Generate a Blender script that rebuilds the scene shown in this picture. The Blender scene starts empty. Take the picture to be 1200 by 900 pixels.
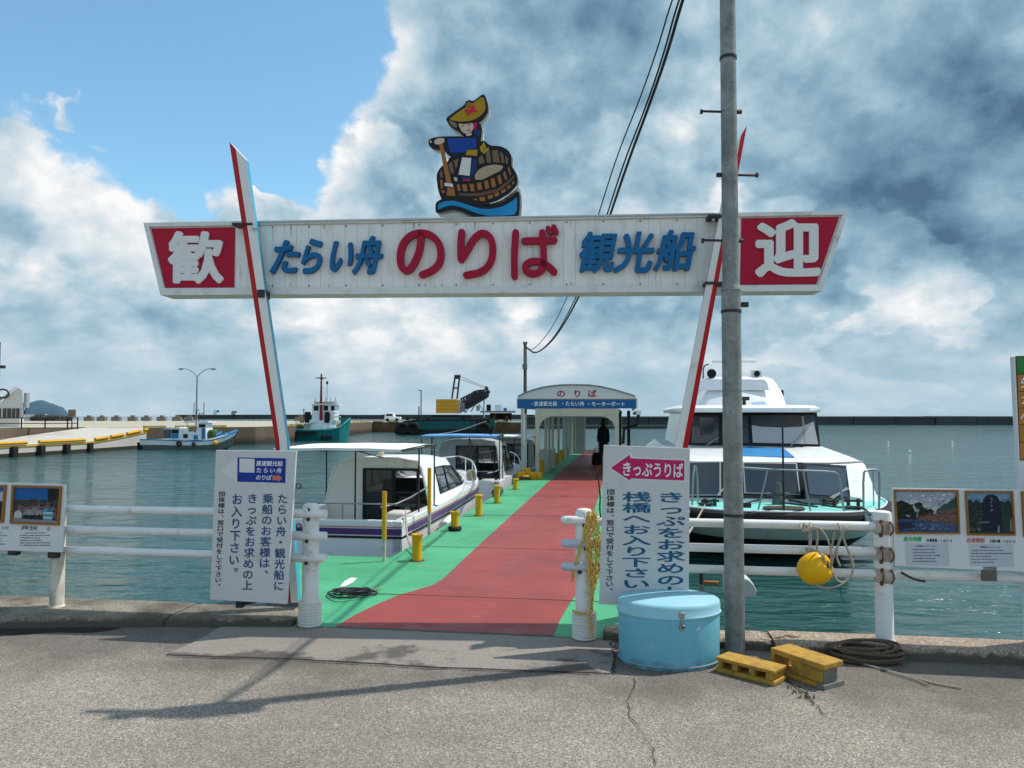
import bpy, math, random
from mathutils import Vector, Matrix
random.seed(7)
sc = bpy.context.scene
COL = sc.collection
# ------------------------------------------------------------------ camera
CAMZ, PITCH, FPX = 1.7, math.atan(37/900), 900.0
cam_d = bpy.data.cameras.new('camera'); cam_d.sensor_width = 36; cam_d.lens = 27.0
cam_d.clip_start = 0.05; cam_d.clip_end = 20000
cam = bpy.data.objects.new('camera', cam_d); COL.objects.link(cam)
cam.location = (0, 0, CAMZ); cam.rotation_euler = (math.pi/2 + PITCH, 0, 0)
sc.camera = cam
# ------------------------------------------------------------------ light
sc.view_settings.view_transform = 'Standard'; sc.view_settings.look = 'None'
sc.view_settings.exposure = 0.0; sc.view_settings.gamma = 1.0
SUNDIR = Vector((.55, .17, 1)).normalized()
sun_d = bpy.data.lights.new('sun', 'SUN'); sun_d.energy = 4.2; sun_d.angle = math.radians(0.5); sun_d.color = (1, .955, .89)
sun = bpy.data.objects.new('sun', sun_d); COL.objects.link(sun)
sun.rotation_euler = (-SUNDIR).to_track_quat('-Z', 'Y').to_euler()
world = bpy.data.worlds.new('World'); sc.world = world; world.use_nodes = True

def pxdir(px, py):
    x = (px-600)/FPX; y = -(py-450)/FPX
    return Vector((x, math.cos(PITCH)-y*math.sin(PITCH), math.sin(PITCH)+y*math.cos(PITCH)))

def build_world():
    nt = world.node_tree; N = nt.nodes; L = nt.links; N.clear()
    def n(t, **k):
        a = N.new(t)
        for q, v in k.items(): setattr(a, q, v)
        return a
    def math_(op, a, b=None, clamp=False):
        m = n('ShaderNodeMath', operation=op); m.use_clamp = clamp
        for i, v in enumerate((a, b)):
            if v is None: continue
            if isinstance(v, (int, float)): m.inputs[i].default_value = v
            else: L.new(v, m.inputs[i])
        return m.outputs[0]
    def vm(op, a, b=None):
        m = n('ShaderNodeVectorMath', operation=op)
        for i, v in enumerate((a, b)):
            if v is None: continue
            if isinstance(v, (tuple, Vector)): m.inputs[i].default_value = tuple(v)
            else: L.new(v, m.inputs[i])
        return m
    def ramp(v, lo, hi, a=0., b=1.):
        m = n('ShaderNodeMapRange', interpolation_type='SMOOTHERSTEP'); L.new(v, m.inputs[0])
        for i, q in zip((1, 2, 3, 4), (lo, hi, a, b)): m.inputs[i].default_value = q
        return m.outputs[0]
    def mix(f, a, b):
        m = n('ShaderNodeMix', data_type='RGBA'); L.new(f, m.inputs[0])
        for i, v in ((6, a), (7, b)):
            if isinstance(v, tuple): m.inputs[i].default_value = (*v, 1)
            else: L.new(v, m.inputs[i])
        return m.outputs[2]
    def noise(vec, s, d, r=.55, dist=0., lac=2.1):
        a = n('ShaderNodeTexNoise'); L.new(vec, a.inputs['Vector'])
        a.inputs['Scale'].default_value = s; a.inputs['Detail'].default_value = d
        a.inputs['Roughness'].default_value = r; a.inputs['Distortion'].default_value = dist
        a.inputs['Lacunarity'].default_value = lac
        return a.outputs['Fac']
    tc = n('ShaderNodeTexCoord').outputs['Generated']
    sky = n('ShaderNodeTexSky', sky_type='NISHITA'); sky.sun_disc = False
    sky.sun_elevation = math.asin(SUNDIR.z); sky.sun_rotation = math.atan2(SUNDIR.x, SUNDIR.y)
    sky.air_density = 1.0; sky.dust_density = .6; sky.ozone_density = 1.5
    K = 10.0                                                     # background strength is 0.1
    hs = vm('MULTIPLY', sky.outputs[0], SKYTINT).outputs[0]
    sep = n('ShaderNodeSeparateXYZ'); L.new(tc, sep.inputs[0])
    z = sep.outputs[2]
    def blob(px, py, r, amp, r0=0.0):
        d = pxdir(px, py).normalized()
        dp = vm('DOT_PRODUCT', tcw, d).outputs['Value']
        return ramp(dp, math.cos(math.radians(r)), math.cos(math.radians(r0)), 0, amp)
    def total(lst):
        o = None
        for b in lst: o = blob(*b) if o is None else math_('ADD', o, blob(*b))
        return o
    # view direction, flattened towards the horizon; a wobble breaks up the soft masses below
    zc = math_('POWER', math_('MAXIMUM', z, 0.0), .72)
    comb = n('ShaderNodeCombineXYZ'); L.new(sep.outputs[0], comb.inputs[0]); L.new(sep.outputs[1], comb.inputs[1]); L.new(math_('MULTIPLY', zc, 1.25), comb.inputs[2])
    P = vm('ADD', comb.outputs[0], SKYOFF).outputs[0]
    wn = n('ShaderNodeTexNoise'); L.new(P, wn.inputs['Vector']); wn.inputs['Scale'].default_value = 6; wn.inputs['Detail'].default_value = 9
    w1 = vm('SUBTRACT', wn.outputs['Color'], (.5, .5, .5)).outputs[0]; w2 = vm('SCALE', w1); w2.inputs['Scale'].default_value = .10
    tcw = vm('ADD', tc, w2.outputs[0]).outputs[0]
    def fbm(vec):
        big = noise(vec, 3.4, 3, .5); med = noise(vec, 9.0, 12, .58, 0)
        return math_('ADD', math_('MULTIPLY', big, .58), math_('MULTIPLY', med, .42))
    base = fbm(P)
    lo = fbm(vm('ADD', P, (.022, .006, .040)).outputs[0])
    cov = math_('ADD', base, total(COVER))
    dens = ramp(cov, .475, .575)
    lit = math_('MULTIPLY', math_('SUBTRACT', base, lo), LITK)
    bigd = noise(vm('ADD', P, (5, 2, 7)).outputs[0], 3.2, 9, .52)
    dark = math_('ADD', ramp(cov, .50, .84, .12, .50), total(DARK))
    dark = math_('ADD', dark, math_('MULTIPLY', math_('SUBTRACT', bigd, .5), 1.25))
    dark = math_('ADD', dark, ramp(z, .02, .24, -.16, .02))
    shade = math_('ADD', math_('MULTIPLY', math_('SUBTRACT', dark, lit), .80), .045)
    cr = n('ShaderNodeValToRGB'); L.new(shade, cr.inputs[0])
    e = cr.color_ramp.elements
    e[0].position = 0.0; e[0].color = (.97, .97, .97, 1)
    e[1].position = 1.0; e[1].color = (.085, .165, .255, 1)
    for p, c in ((.14, (.74, .80, .84)), (.36, (.44, .60, .70)), (.60, (.25, .41, .53)), (.82, (.150, .275, .39))):
        q = e.new(p); q.color = (*c, 1)
    cl = vm('SCALE', cr.outputs[0]); cl.inputs['Scale'].default_value = K
    col = mix(dens, hs, cl.outputs[0])
    # pale air just above the horizon
    hz = ramp(z, 0.0, .15, .72, 0.0)
    col = mix(hz, col, tuple(K*v for v in (.44, .60, .71)))
    bg = n('ShaderNodeBackground'); L.new(col, bg.inputs[0]); bg.inputs[1].default_value = .1
    out = n('ShaderNodeOutputWorld'); L.new(bg.outputs[0], out.inputs[0])
SKYTINT = (1.55, 2.05, 1.95)
SKYOFF = (3.1, 7.4, 1.2)
LITK = 3.0
COVER = [(230, 20, 21, -.34), (285, 150, 10, -.20), (130, 60, 10, -.10), (80, 330, 20, .26), (190, 215, 6, .09), (50, 165, 7, .09), (950, 240, 42, .34), (520, 60, 14, .24), (370, 240, 9, .17), (330, 400, 16, .14), (600, 440, 30, .06), (10, 75, 5, .06)]
DARK = [(1130, 340, 16, .22), (900, 110, 26, .13), (430, 130, 9, .26), (560, 330, 9, .08), (60, 320, 18, -.08), (150, 260, 6, .10), (270, 330, 9, .08), (690, 240, 9, -.30), (350, 235, 6, -.20), (560, 190, 7, .08), (975, 330, 6, -.24), (450, 40, 8, -.16), (480, 400, 9, -.18), (1000, 430, 12, -.14)]
build_world()

# ------------------------------------------------------------------ frames
PA = math.atan2(.148, .989)
RZ = -PA                                    # the pier runs 8.5 degrees to the right of straight ahead
def L3(s, t, z=0.0):                        # pier frame: s across, t along
    return Vector((s*math.cos(PA)+t*math.sin(PA), -s*math.sin(PA)+t*math.cos(PA), z))
def at(px, py, D):
    d = pxdir(px, py); return Vector((0, 0, CAMZ)) + d*(D/d.y)
def atz(px, py, z):
    d = pxdir(px, py); return Vector((0, 0, CAMZ)) + d*((z-CAMZ)/d.z)
class Frame:
    def __init__(s, o, rz): s.o = Vector(o); s.rz = rz; s.m = Matrix.Translation(s.o) @ Matrix.Rotation(rz, 4, 'Z'); s.i = s.m.inverted()
    def pix(s, px, py, y=0.0):              # where the sight line meets the frame's own upright plane
        d = pxdir(px, py); o = s.i @ Vector((0, 0, CAMZ)); dl = s.i.to_3x3() @ d
        k = (y-o.y)/dl.y; p = o + dl*k; return Vector((p.x, y, p.z))
    def loc(s, p): return s.i @ Vector(p)

# ------------------------------------------------------------------ materials
MATS = {}
def M(name, col, r=.55, metal=0., var=.12, sc_=6., bump=0., bs=60., dirt=0., dcol=(.12, .08, .05), spec=.22, ds=2.5, coat=0., stretch=None):
    if name in MATS: return MATS[name]
    m = bpy.data.materials.new(name); m.use_nodes = True; nt = m.node_tree; N = nt.nodes; L = nt.links
    b = N['Principled BSDF']; b.inputs['Roughness'].default_value = r; b.inputs['Metallic'].default_value = metal
    b.inputs['Specular IOR Level'].default_value = spec; b.inputs['Coat Weight'].default_value = coat
    tc = N.new('ShaderNodeTexCoord'); vec = tc.outputs['Object']
    if stretch:
        mp = N.new('ShaderNodeMapping'); mp.inputs['Scale'].default_value = stretch; L.new(vec, mp.inputs[0]); vec = mp.outputs[0]
    no = N.new('ShaderNodeTexNoise'); no.inputs['Scale'].default_value = sc_; no.inputs['Detail'].default_value = 6; no.inputs['Roughness'].default_value = .65
    L.new(vec, no.inputs[0])
    mx = N.new('ShaderNodeMix'); mx.data_type = 'RGBA'
    mx.inputs[6].default_value = (*[c*(1-var*1.6) for c in col], 1); mx.inputs[7].default_value = (*[min(1, c*(1+var*1.2)) for c in col], 1)
    L.new(no.outputs[0], mx.inputs[0]); out = mx.outputs[2]
    if dirt > 0:
        n2 = N.new('ShaderNodeTexNoise'); n2.inputs['Scale'].default_value = ds; n2.inputs['Detail'].default_value = 9; n2.inputs['Roughness'].default_value = .7
        L.new(vec, n2.inputs[0])
        mr = N.new('ShaderNodeMapRange'); mr.inputs[1].default_value = .62-dirt*.22; mr.inputs[2].default_value = .80-dirt*.12; mr.inputs[4].default_value = .85
        L.new(n2.outputs[0], mr.inputs[0])
        m2 = N.new('ShaderNodeMix'); m2.data_type = 'RGBA'; L.new(mr.outputs[0], m2.inputs[0]); L.new(out, m2.inputs[6]); m2.inputs[7].default_value = (*dcol, 1)
        out = m2.outputs[2]
    L.new(out, b.inputs['Base Color'])
    if bump > 0:
        n3 = N.new('ShaderNodeTexNoise'); n3.inputs['Scale'].default_value = bs; n3.inputs['Detail'].default_value = 5; L.new(vec, n3.inputs[0])
        bp = N.new('ShaderNodeBump'); bp.inputs['Strength'].default_value = bump; bp.inputs['Distance'].default_value = .01
        L.new(n3.outputs[0], bp.inputs['Height']); L.new(bp.outputs[0], b.inputs['Normal'])
    MATS[name] = m; return m
def glassmat(name, tint, alpha=.6, rough=.03):
    m = bpy.data.materials.new(name); m.use_nodes = True; N = m.node_tree.nodes; L = m.node_tree.links
    b = N['Principled BSDF']; b.inputs['Base Color'].default_value = (*tint, 1); b.inputs['Roughness'].default_value = rough
    b.inputs['Alpha'].default_value = alpha; b.inputs['Specular IOR Level'].default_value = .8
    MATS[name] = m; return m
def custom(name, r=.6):
    m = bpy.data.materials.new(name); m.use_nodes = True; MATS[name] = m
    nt = m.node_tree; b = nt.nodes['Principled BSDF']; b.inputs['Roughness'].default_value = r
    class H: pass
    h = H(); h.m = m; h.N = nt.nodes; h.L = nt.links; h.b = b
    h.co = nt.nodes.new('ShaderNodeTexCoord').outputs['Object']
    def node(t, **k):
        a = nt.nodes.new(t)
        for q, v in k.items(): setattr(a, q, v)
        return a
    h.n = node
    def noise(s, d=5, r_=.6, vec=None, dist=0):
        a = node('ShaderNodeTexNoise'); a.inputs['Scale'].default_value = s; a.inputs['Detail'].default_value = d; a.inputs['Roughness'].default_value = r_; a.inputs['Distortion'].default_value = dist
        nt.links.new(vec or h.co, a.inputs[0]); return a.outputs[0]
    h.noise = noise
    def vor(s, out='Color', vec=None, feat='F1'):
        a = node('ShaderNodeTexVoronoi', feature=feat); a.inputs['Scale'].default_value = s; nt.links.new(vec or h.co, a.inputs[0]); return a.outputs[out]
    h.vor = vor
    def rng(v, lo, hi, a=0., b_=1.):
        m_ = node('ShaderNodeMapRange'); nt.links.new(v, m_.inputs[0])
        for i, q in zip((1, 2, 3, 4), (lo, hi, a, b_)): m_.inputs[i].default_value = q
        return m_.outputs[0]
    h.rng = rng
    def mix(f, a, b_, mode='MIX'):
        x = node('ShaderNodeMix', data_type='RGBA', blend_type=mode)
        if isinstance(f, (int, float)): x.inputs[0].default_value = f
        else: nt.links.new(f, x.inputs[0])
        for i, v in ((6, a), (7, b_)):
            if isinstance(v, tuple): x.inputs[i].default_value = (*v, 1)
            else: nt.links.new(v, x.inputs[i])
        return x.outputs[2]
    h.mix = mix
    def mp(scale, rot=(0, 0, 0), loc=(0, 0, 0)):
        x = node('ShaderNodeMapping'); x.inputs['Scale'].default_value = scale; x.inputs['Rotation'].default_value = rot; x.inputs['Location'].default_value = loc
        nt.links.new(h.co, x.inputs[0]); return x.outputs[0]
    h.mp = mp
    def bump(v, st, dist=.01, prev=None):
        x = node('ShaderNodeBump'); x.inputs['Strength'].default_value = st; x.inputs['Distance'].default_value = dist
        nt.links.new(v, x.inputs['Height'])
        if prev is not None: nt.links.new(prev, x.inputs['Normal'])
        return x.outputs[0]
    h.bump = bump
    return h

# ------------------------------------------------------------------ mesh helper
class MB:
    def __init__(s): s.v = []; s.f = []; s.mi = []; s.m = 0
    def add(s, vs, fs):
        o = len(s.v); s.v += [tuple(v) for v in vs]
        for f in fs: s.f.append(tuple(i+o for i in f)); s.mi.append(s.m)
        return s
    def box(s, a, b):
        x0, y0, z0 = a; x1, y1, z1 = b
        return s.add([(x0,y0,z0),(x1,y0,z0),(x1,y1,z0),(x0,y1,z0),(x0,y0,z1),(x1,y0,z1),(x1,y1,z1),(x0,y1,z1)],
                     [(0,3,2,1),(4,5,6,7),(0,1,5,4),(1,2,6,5),(2,3,7,6),(3,0,4,7)])
    def cbox(s, c, d, R=None):
        vs = [Vector((x*d[0]/2, y*d[1]/2, z*d[2]/2)) for x, y, z in ((-1,-1,-1),(1,-1,-1),(1,1,-1),(-1,1,-1),(-1,-1,1),(1,-1,1),(1,1,1),(-1,1,1))]
        if R is not None: vs = [R @ v for v in vs]
        return s.add([Vector(c)+v for v in vs], [(0,3,2,1),(4,5,6,7),(0,1,5,4),(1,2,6,5),(2,3,7,6),(3,0,4,7)])
    def ring(s, c, d, r, seg, rx=None):
        d = Vector(d).normalized(); u = Vector((0, 0, 1)) if abs(d.z) < .95 else Vector((0, 1, 0))
        a = d.cross(u).normalized(); b = d.cross(a)
        return [Vector(c)+a*(r*math.cos(2*math.pi*i/seg))+b*((rx or r)*math.sin(2*math.pi*i/seg)) for i in range(seg)]
    def loft(s, rings, closed=True, cap0=True, cap1=True):
        n = len(rings[0]); vs = [p for r in rings for p in r]; fs = []
        for k in range(len(rings)-1):
            for i in range(n if closed else n-1):
                j = (i+1) % n; fs.append((k*n+i, k*n+j, (k+1)*n+j, (k+1)*n+i))
        if cap0: fs.append(tuple(range(n-1, -1, -1)))
        if cap1: fs.append(tuple((len(rings)-1)*n+i for i in range(n)))
        return s.add(vs, fs)
    def cyl(s, a, b, r, r2=None, seg=12):
        a = Vector(a); b = Vector(b); r2 = r if r2 is None else r2
        return s.loft([s.ring(a, b-a, r, seg), s.ring(b, b-a, r2, seg)])
    def tube(s, pts, r, seg=8, smooth=0, cyc=False):
        P = [Vector(p) for p in pts]
        for _ in range(smooth):
            Q = [] if cyc else [P[0]]
            for i in range(len(P) if cyc else len(P)-1):
                a, b = P[i], P[(i+1) % len(P)]; Q += [a*.75+b*.25, a*.25+b*.75]
            if not cyc: Q.append(P[-1])
            P = Q
        n = len(P); rings = []; pa = None
        for i, p in enumerate(P):
            d = (P[(i+1) % n]-P[i-1]) if (cyc or 0 < i < n-1) else (P[1]-P[0] if i == 0 else P[-1]-P[-2])
            d.normalize()
            if pa is None:
                u = Vector((0, 0, 1)) if abs(d.z) < .95 else Vector((0, 1, 0)); pa = d.cross(u).normalized()
            pa = (pa - d*pa.dot(d)).normalized(); b = d.cross(pa)
            rr = r[i*len(r)//n] if isinstance(r, (list, tuple)) else r
            rings.append([p+pa*(rr*math.cos(2*math.pi*k/seg))+b*(rr*math.sin(2*math.pi*k/seg)) for k in range(seg)])
        if cyc: rings.append(rings[0]); return s.loft(rings, True, False, False)
        return s.loft(rings)
    def lathe(s, prof, c=(0, 0, 0), seg=24, sx=1., sy=1.):
        rings = [[(c[0]+r*sx*math.cos(2*math.pi*i/seg), c[1]+r*sy*math.sin(2*math.pi*i/seg), c[2]+z) for i in range(seg)] for r, z in prof]
        return s.loft(rings)
    def ball(s, c, r, seg=14, rg=8, sc=(1, 1, 1)):
        rings = []
        for k in range(rg+1):
            a = -math.pi/2+math.pi*(k+.02 if k == 0 else (k-.02 if k == rg else k))/rg
            rings.append([(c[0]+r*sc[0]*math.cos(a)*math.cos(2*math.pi*i/seg), c[1]+r*sc[1]*math.cos(a)*math.sin(2*math.pi*i/seg), c[2]+r*sc[2]*math.sin(a)) for i in range(seg)])
        return s.loft(rings)
    def slab(s, poly, dvec):                 # polygon extruded along dvec
        P = [Vector(p) for p in poly]; d = Vector(dvec); return s.loft([P, [p+d for p in P]])
    def face(s, poly): return s.add(poly, [tuple(range(len(poly)))])
    def build(s, name, mats, parent=None, loc=None, rot=None, smooth=True, ang=35, bevel=0., double=False):
        used = sorted({i for f in s.f for i in f}); rm = {i: k for k, i in enumerate(used)}
        me = bpy.data.meshes.new(name); me.from_pydata([s.v[i] for i in used], [], [tuple(rm[i] for i in f) for f in s.f])
        if not isinstance(mats, (list, tuple)): mats = [mats]
        for m in mats: me.materials.append(m)
        me.polygons.foreach_set('material_index', s.mi)
        me.validate()
        if smooth:
            me.polygons.foreach_set('use_smooth', [True]*len(me.polygons)); me.set_sharp_from_angle(angle=math.radians(ang))
        fixn(me)
        return place(me, name, parent, loc, rot, bevel)
import bmesh
def fixn(me):
    bm = bmesh.new(); bm.from_mesh(me); bmesh.ops.recalc_face_normals(bm, faces=bm.faces); bm.to_mesh(me); bm.free()
def place(me, name, parent=None, loc=None, rot=None, bevel=0.):
    o = bpy.data.objects.new(name, me); COL.objects.link(o)
    if parent is not None: o.parent = parent
    if loc is not None: o.location = loc
    if rot is not None: o.rotation_euler = rot
    if bevel: b = o.modifiers.new('bevel', 'BEVEL'); b.width = bevel; b.segments = 2; b.limit_method = 'ANGLE'
    return o
def tag(o, label=None, cat=None, group=None, kind=None):
    if label: o['label'] = label
    if cat: o['category'] = cat
    if group: o['group'] = group
    if kind: o['kind'] = kind
    return o
def thing(name, label, cat, loc=(0, 0, 0), rz=0., group=None, kind=None):
    o = bpy.data.objects.new(name, None); COL.objects.link(o); o.location = loc; o.rotation_euler = (0, 0, rz); o.empty_display_size = .1
    return tag(o, label, cat, group, kind)
def copy_tree(o, parent=None):
    c = o.copy(); COL.objects.link(c); c.parent = parent
    for ch in [x for x in list(bpy.data.objects) if x.parent == o]: copy_tree(ch, c)
    return c
# ------------------------------------------------------------------ lettering
GC = {}
def glyph(ch, off=0.0):
    k = (ch, off)
    if k not in GC:
        c = bpy.data.curves.new('glyph', 'FONT'); c.body = ch; c.offset = off; c.resolution_u = 3
        o = bpy.data.objects.new('glyph', c); COL.objects.link(o); bpy.context.view_layer.update()
        me = bpy.data.meshes.new_from_object(o.evaluated_get(bpy.context.evaluated_depsgraph_get()))
        vs = [(v.co.x, v.co.y) for v in me.vertices]; fs = [tuple(p.vertices) for p in me.polygons]
        bpy.data.objects.remove(o); bpy.data.curves.remove(c); bpy.data.meshes.remove(me)
        GC[k] = (vs, fs)
    return GC[k]
def gbox(vs):
    xs = [v[0] for v in vs]; ys = [v[1] for v in vs]; return min(xs), max(xs), min(ys), max(ys)
NCOP = {}
def put_glyph(mb, ch, fn, x0, x1, y0, y1, off=0., fit=False, shear=0., depth=None):
    """glyph into the rectangle x0..x1, y0..y1 (top, bottom); thickened by shifted copies a hair apart in depth"""
    vs, fs = glyph(ch, 0.0)
    if fit:
        a, b, c, d = gbox(vs); a -= off; b += off; c -= off; d += off
    else: a, b, c, d = 0., 1., -.12, .88
    k = 0 if off <= 0 else (4 if depth is None else 8)
    sh = [(0., 0.)]+[(off*math.cos(2*math.pi*i/k+.39), off*math.sin(2*math.pi*i/k+.39)) for i in range(k)]
    def mapv(v, dx, dy):
        u = (v[0]+dx-a)/(b-a); w = (v[1]+dy-c)/(d-c)
        return Vector(fn(x0+(x1-x0)*u + shear*(w-.5), y1-(y1-y0)*w))
    p0 = Vector(fn(x0, y0)); 
    for q, (dx, dy) in enumerate(sh):
        P = [mapv(v, dx, dy) for v in vs]; e = Vector((0, -.00012*q*(1 if depth is None else 3), 0))
        P = [p+e for p in P]
        if depth is None: mb.add(P, fs); continue
        dv = Vector(depth)-e*.5; n = len(P); Q = [p+dv for p in P]; cnt = {}
        for f in fs:
            for i in range(len(f)): cnt[(f[i], f[(i+1) % len(f)])] = 1
        walls = [(i, j, j+n, i+n) for (i, j) in cnt if (j, i) not in cnt]
        mb.add(P+Q, list(fs)+[tuple(i+n for i in reversed(f)) for f in fs]+walls)
def chaikin(P, k=2):
    for _ in range(k):
        Q = []
        for i in range(len(P)):
            a, b = P[i], P[(i+1) % len(P)]
            Q += [(a[0]*.8+b[0]*.2, a[1]*.8+b[1]*.2), (a[0]*.2+b[0]*.8, a[1]*.2+b[1]*.8)]
        P = Q
    return P
# ================================================================== shared materials
white_paint = M('white_paint', (.74,.73,.70), .45, dirt=.25, dcol=(.32,.24,.15), ds=7, bump=.15)
cream_paint = M('cream_paint', (.62,.58,.47), .6, dirt=.2, ds=3)
hull_white = M('hull_white', (.82,.82,.82), .25, var=.05, dirt=.22, dcol=(.42,.38,.30), ds=2.2, coat=.3)
steel = M('stainless_steel', (.36,.36,.36), .42, .7, var=.15)
galv = custom('galvanised_steel', .55)
_c = galv.mix(galv.rng(galv.noise(9, 8, .7), .35, .7), (.15,.155,.145), (.31,.315,.295))
_c = galv.mix(galv.rng(galv.noise(1, 8, .75, galv.mp((14, 14, 1.6))), .56, .72), _c, (.15,.125,.09))
_c = galv.mix(galv.rng(galv.noise(45, 4, .6), .60, .68, 0, .7), _c, (.10,.085,.07))
galv.L.new(_c, galv.b.inputs['Base Color']); galv.b.inputs['Metallic'].default_value = .25
galv.L.new(galv.bump(galv.noise(60, 4), .25), galv.b.inputs['Normal']); galv = galv.m
dark_metal = M('dark_metal', (.05,.048,.045), .6, .4, dirt=.3, dcol=(.16,.07,.03))
black_rubber = M('black_rubber', (.018,.018,.018), .75, bump=.2)
yellow_paint = M('yellow_paint', (.66,.34,.01), .5, dirt=.35, dcol=(.16,.09,.04), ds=9, bump=.2)
rope_mat = M('tan_rope', (.40,.35,.27), .95, var=.3, sc_=80, bump=.8, bs=150)
brown_rope = M('brown_rope', (.14,.10,.07), .95, var=.4, sc_=60, bump=.8, bs=150)
letter_red = M('letter_red', (.36,.004,.032), .5, var=.08)
letter_blue = M('letter_blue', (.008,.125,.30), .55, var=.12, dirt=.15, dcol=(.04,.1,.2), ds=12)
letter_white = M('letter_white', (.72,.71,.68), .5, var=.06)
red_paint = M('red_paint', (.46,.008,.010), .5, var=.08)
print_black = M('print_black', (.03,.03,.035), .6, var=.1)
PF = dict(loc=(0, 0, 0), rot=(0, 0, RZ))     # for top-level meshes drawn in the pier frame

# ================================================================== water
w = custom('harbour_water', .06)
sx = w.mp((.9, 2.2, 1), (0, 0, .25)); s2 = w.mp((2.2, 6.5, 1), (0, 0, -.12)); s3 = w.mp((.16, .42, 1), (0, 0, .5)); s4 = w.mp((6, 15, 1), (0, 0, .1))
b1 = w.bump(w.noise(.8, 5, .5, sx, .6), .55, .28); b2 = w.bump(w.noise(.9, 4, .55, s2, .4), .50, .10, b1); b3 = w.bump(w.noise(1, 4, .6, s3), .5, .8, b2)
b4 = w.bump(w.noise(1, 3, .6, s4), .35, .03, b3)
w.L.new(b4, w.b.inputs['Normal'])
patch = w.noise(.035, 4, .6, w.mp((.5, 1.6, 1)))
wc = w.mix(w.rng(patch, .35, .65), (.012,.056,.051), (.027,.094,.085))
w.L.new(wc, w.b.inputs['Base Color']); w.b.inputs['IOR'].default_value = 1.33; w.b.inputs['Specular IOR Level'].default_value = .5
mb = MB(); mb.face([(-6000, -200, -1), (6000, -200, -1), (6000, 9000, -1), (-6000, 9000, -1)])
tag(mb.build('water', w.m, smooth=False), kind='structure')

# ================================================================== ground
a = custom('asphalt', .85)
st = a.vor(135); gs = a.n('ShaderNodeSeparateColor'); a.L.new(st, gs.inputs[0])
st2 = a.vor(280); gs2 = a.n('ShaderNodeSeparateColor'); a.L.new(st2, gs2.inputs[0])
c = a.mix(a.rng(gs.outputs[0], .0, 1.0), (.125,.106,.086), (.45,.385,.315))
c = a.mix(a.rng(gs.outputs[1], .84, .94), c, (.56,.51,.43))
c = a.mix(a.rng(gs2.outputs[0], .55, .95, 0, .75), c, (.085,.075,.062))
big = a.noise(.7, 7, .65)
c = a.mix(a.rng(big, .40, .64, 0, .38), c, (.11,.093,.074))
c = a.mix(a.rng(a.noise(.28, 8, .7, a.mp((1, 2.2, 1), (0, 0, .3))), .46, .66, 0, .28), c, (.085,.072,.057))
c = a.mix(a.rng(a.noise(11, 8, .8), .63, .70, 0, .7), c, (.045,.04,.034))
c = a.mix(a.rng(a.noise(2.6, 9, .75), .60, .74, 0, .6), c, (.06,.052,.043))
sepx = a.n('ShaderNodeSeparateXYZ'); a.L.new(a.co, sepx.inputs[0])
wob = a.noise(1.6, 6, .6)
edge = a.n('ShaderNodeMath', operation='ADD'); a.L.new(sepx.outputs[1], edge.inputs[0])
ww = a.rng(wob, .2, .8, -.55, .55); a.L.new(ww, edge.inputs[1])
c = a.mix(a.rng(edge.outputs[0], 4.5, 5.15, 0, .62), c, (.062,.052,.042))      # damp, dirty band along the kerb
a.L.new(c, a.b.inputs['Base Color'])
nb = a.bump(gs.outputs[2], .5, .006); nb = a.bump(gs2.outputs[1], .3, .003, nb); a.L.new(nb, a.b.inputs['Normal'])
mb = MB()
mb.add([(-200,-200,0),(200,-200,0),(200,6.1,0),(-.19,6.1,0),(-.19,5.93,0),(-2.66,5.93,0),(-2.66,6.1,0),(-200,6.1,0)], [tuple(range(8))])
mb.m = 1
for s0, s1, t in ((-200, -2.66, 6.1), (-2.66, -.19, 5.93), (-.19, 200, 6.1)):
    mb.add([(s0,t,0),(s1,t,0),(s1,t,-1.6),(s0,t,-1.6)], [(0,1,2,3)])
wall_mat = M('wet_concrete', (.10,.095,.08), .8, var=.3, bump=.5, dirt=.4, dcol=(.03,.04,.03))
ground = tag(mb.build('ground', [a.m, wall_mat], smooth=False, **PF), kind='structure')
def gp(px, py, z=0.0):                      # pixel -> pier-frame ground coordinates
    p = atz(px, py, z); return Matrix.Rotation(-RZ, 3, 'Z') @ p
# concrete apron laid in front of the pier
cp = custom('apron_concrete', .8)
gs = cp.n('ShaderNodeSeparateColor'); cp.L.new(cp.vor(170), gs.inputs[0])
c = cp.mix(cp.rng(gs.outputs[0], 0, 1), (.17,.142,.12), (.30,.26,.22))
c = cp.mix(cp.rng(cp.noise(1.3, 8, .65), .45, .7, 0, .45), c, (.16,.135,.115))
sp = cp.n('ShaderNodeSeparateXYZ'); cp.L.new(cp.co, sp.inputs[0])
ed = cp.n('ShaderNodeMath', operation='ADD'); cp.L.new(sp.outputs[1], ed.inputs[0]); cp.L.new(cp.rng(cp.noise(1.5, 9, .62), .25, .75, -.80, .60), ed.inputs[1])
c = cp.mix(cp.rng(ed.outputs[0], 5.14, 4.98), c, (.085,.072,.060))
cp.L.new(c, cp.b.inputs['Base Color']); cp.L.new(cp.bump(gs.outputs[1], .25, .003), cp.b.inputs['Normal'])
pts = [(195,768),(225,755),(243,745),(258,736),(300,733),(337,731.5),(400,735),(480,739),(560,742),(648,745),(705,747),(722,750),(719,764),(717,778),(716,790),(690,789),(630,786.5),(590,785.5),(560,784),(520,783),(480,781),(440,778),(400,776),(338,772.5),(300,771.5),(250,770)]
P = [gp(x, y) for x, y in pts]
mb = MB(); mb.slab([(p.x+random.uniform(-.008,.008), min(p.y, 5.925), .001) for p in P], (0, 0, .007))
tag(mb.build('concrete_apron', cp.m, smooth=False, **PF), kind='structure')
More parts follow.
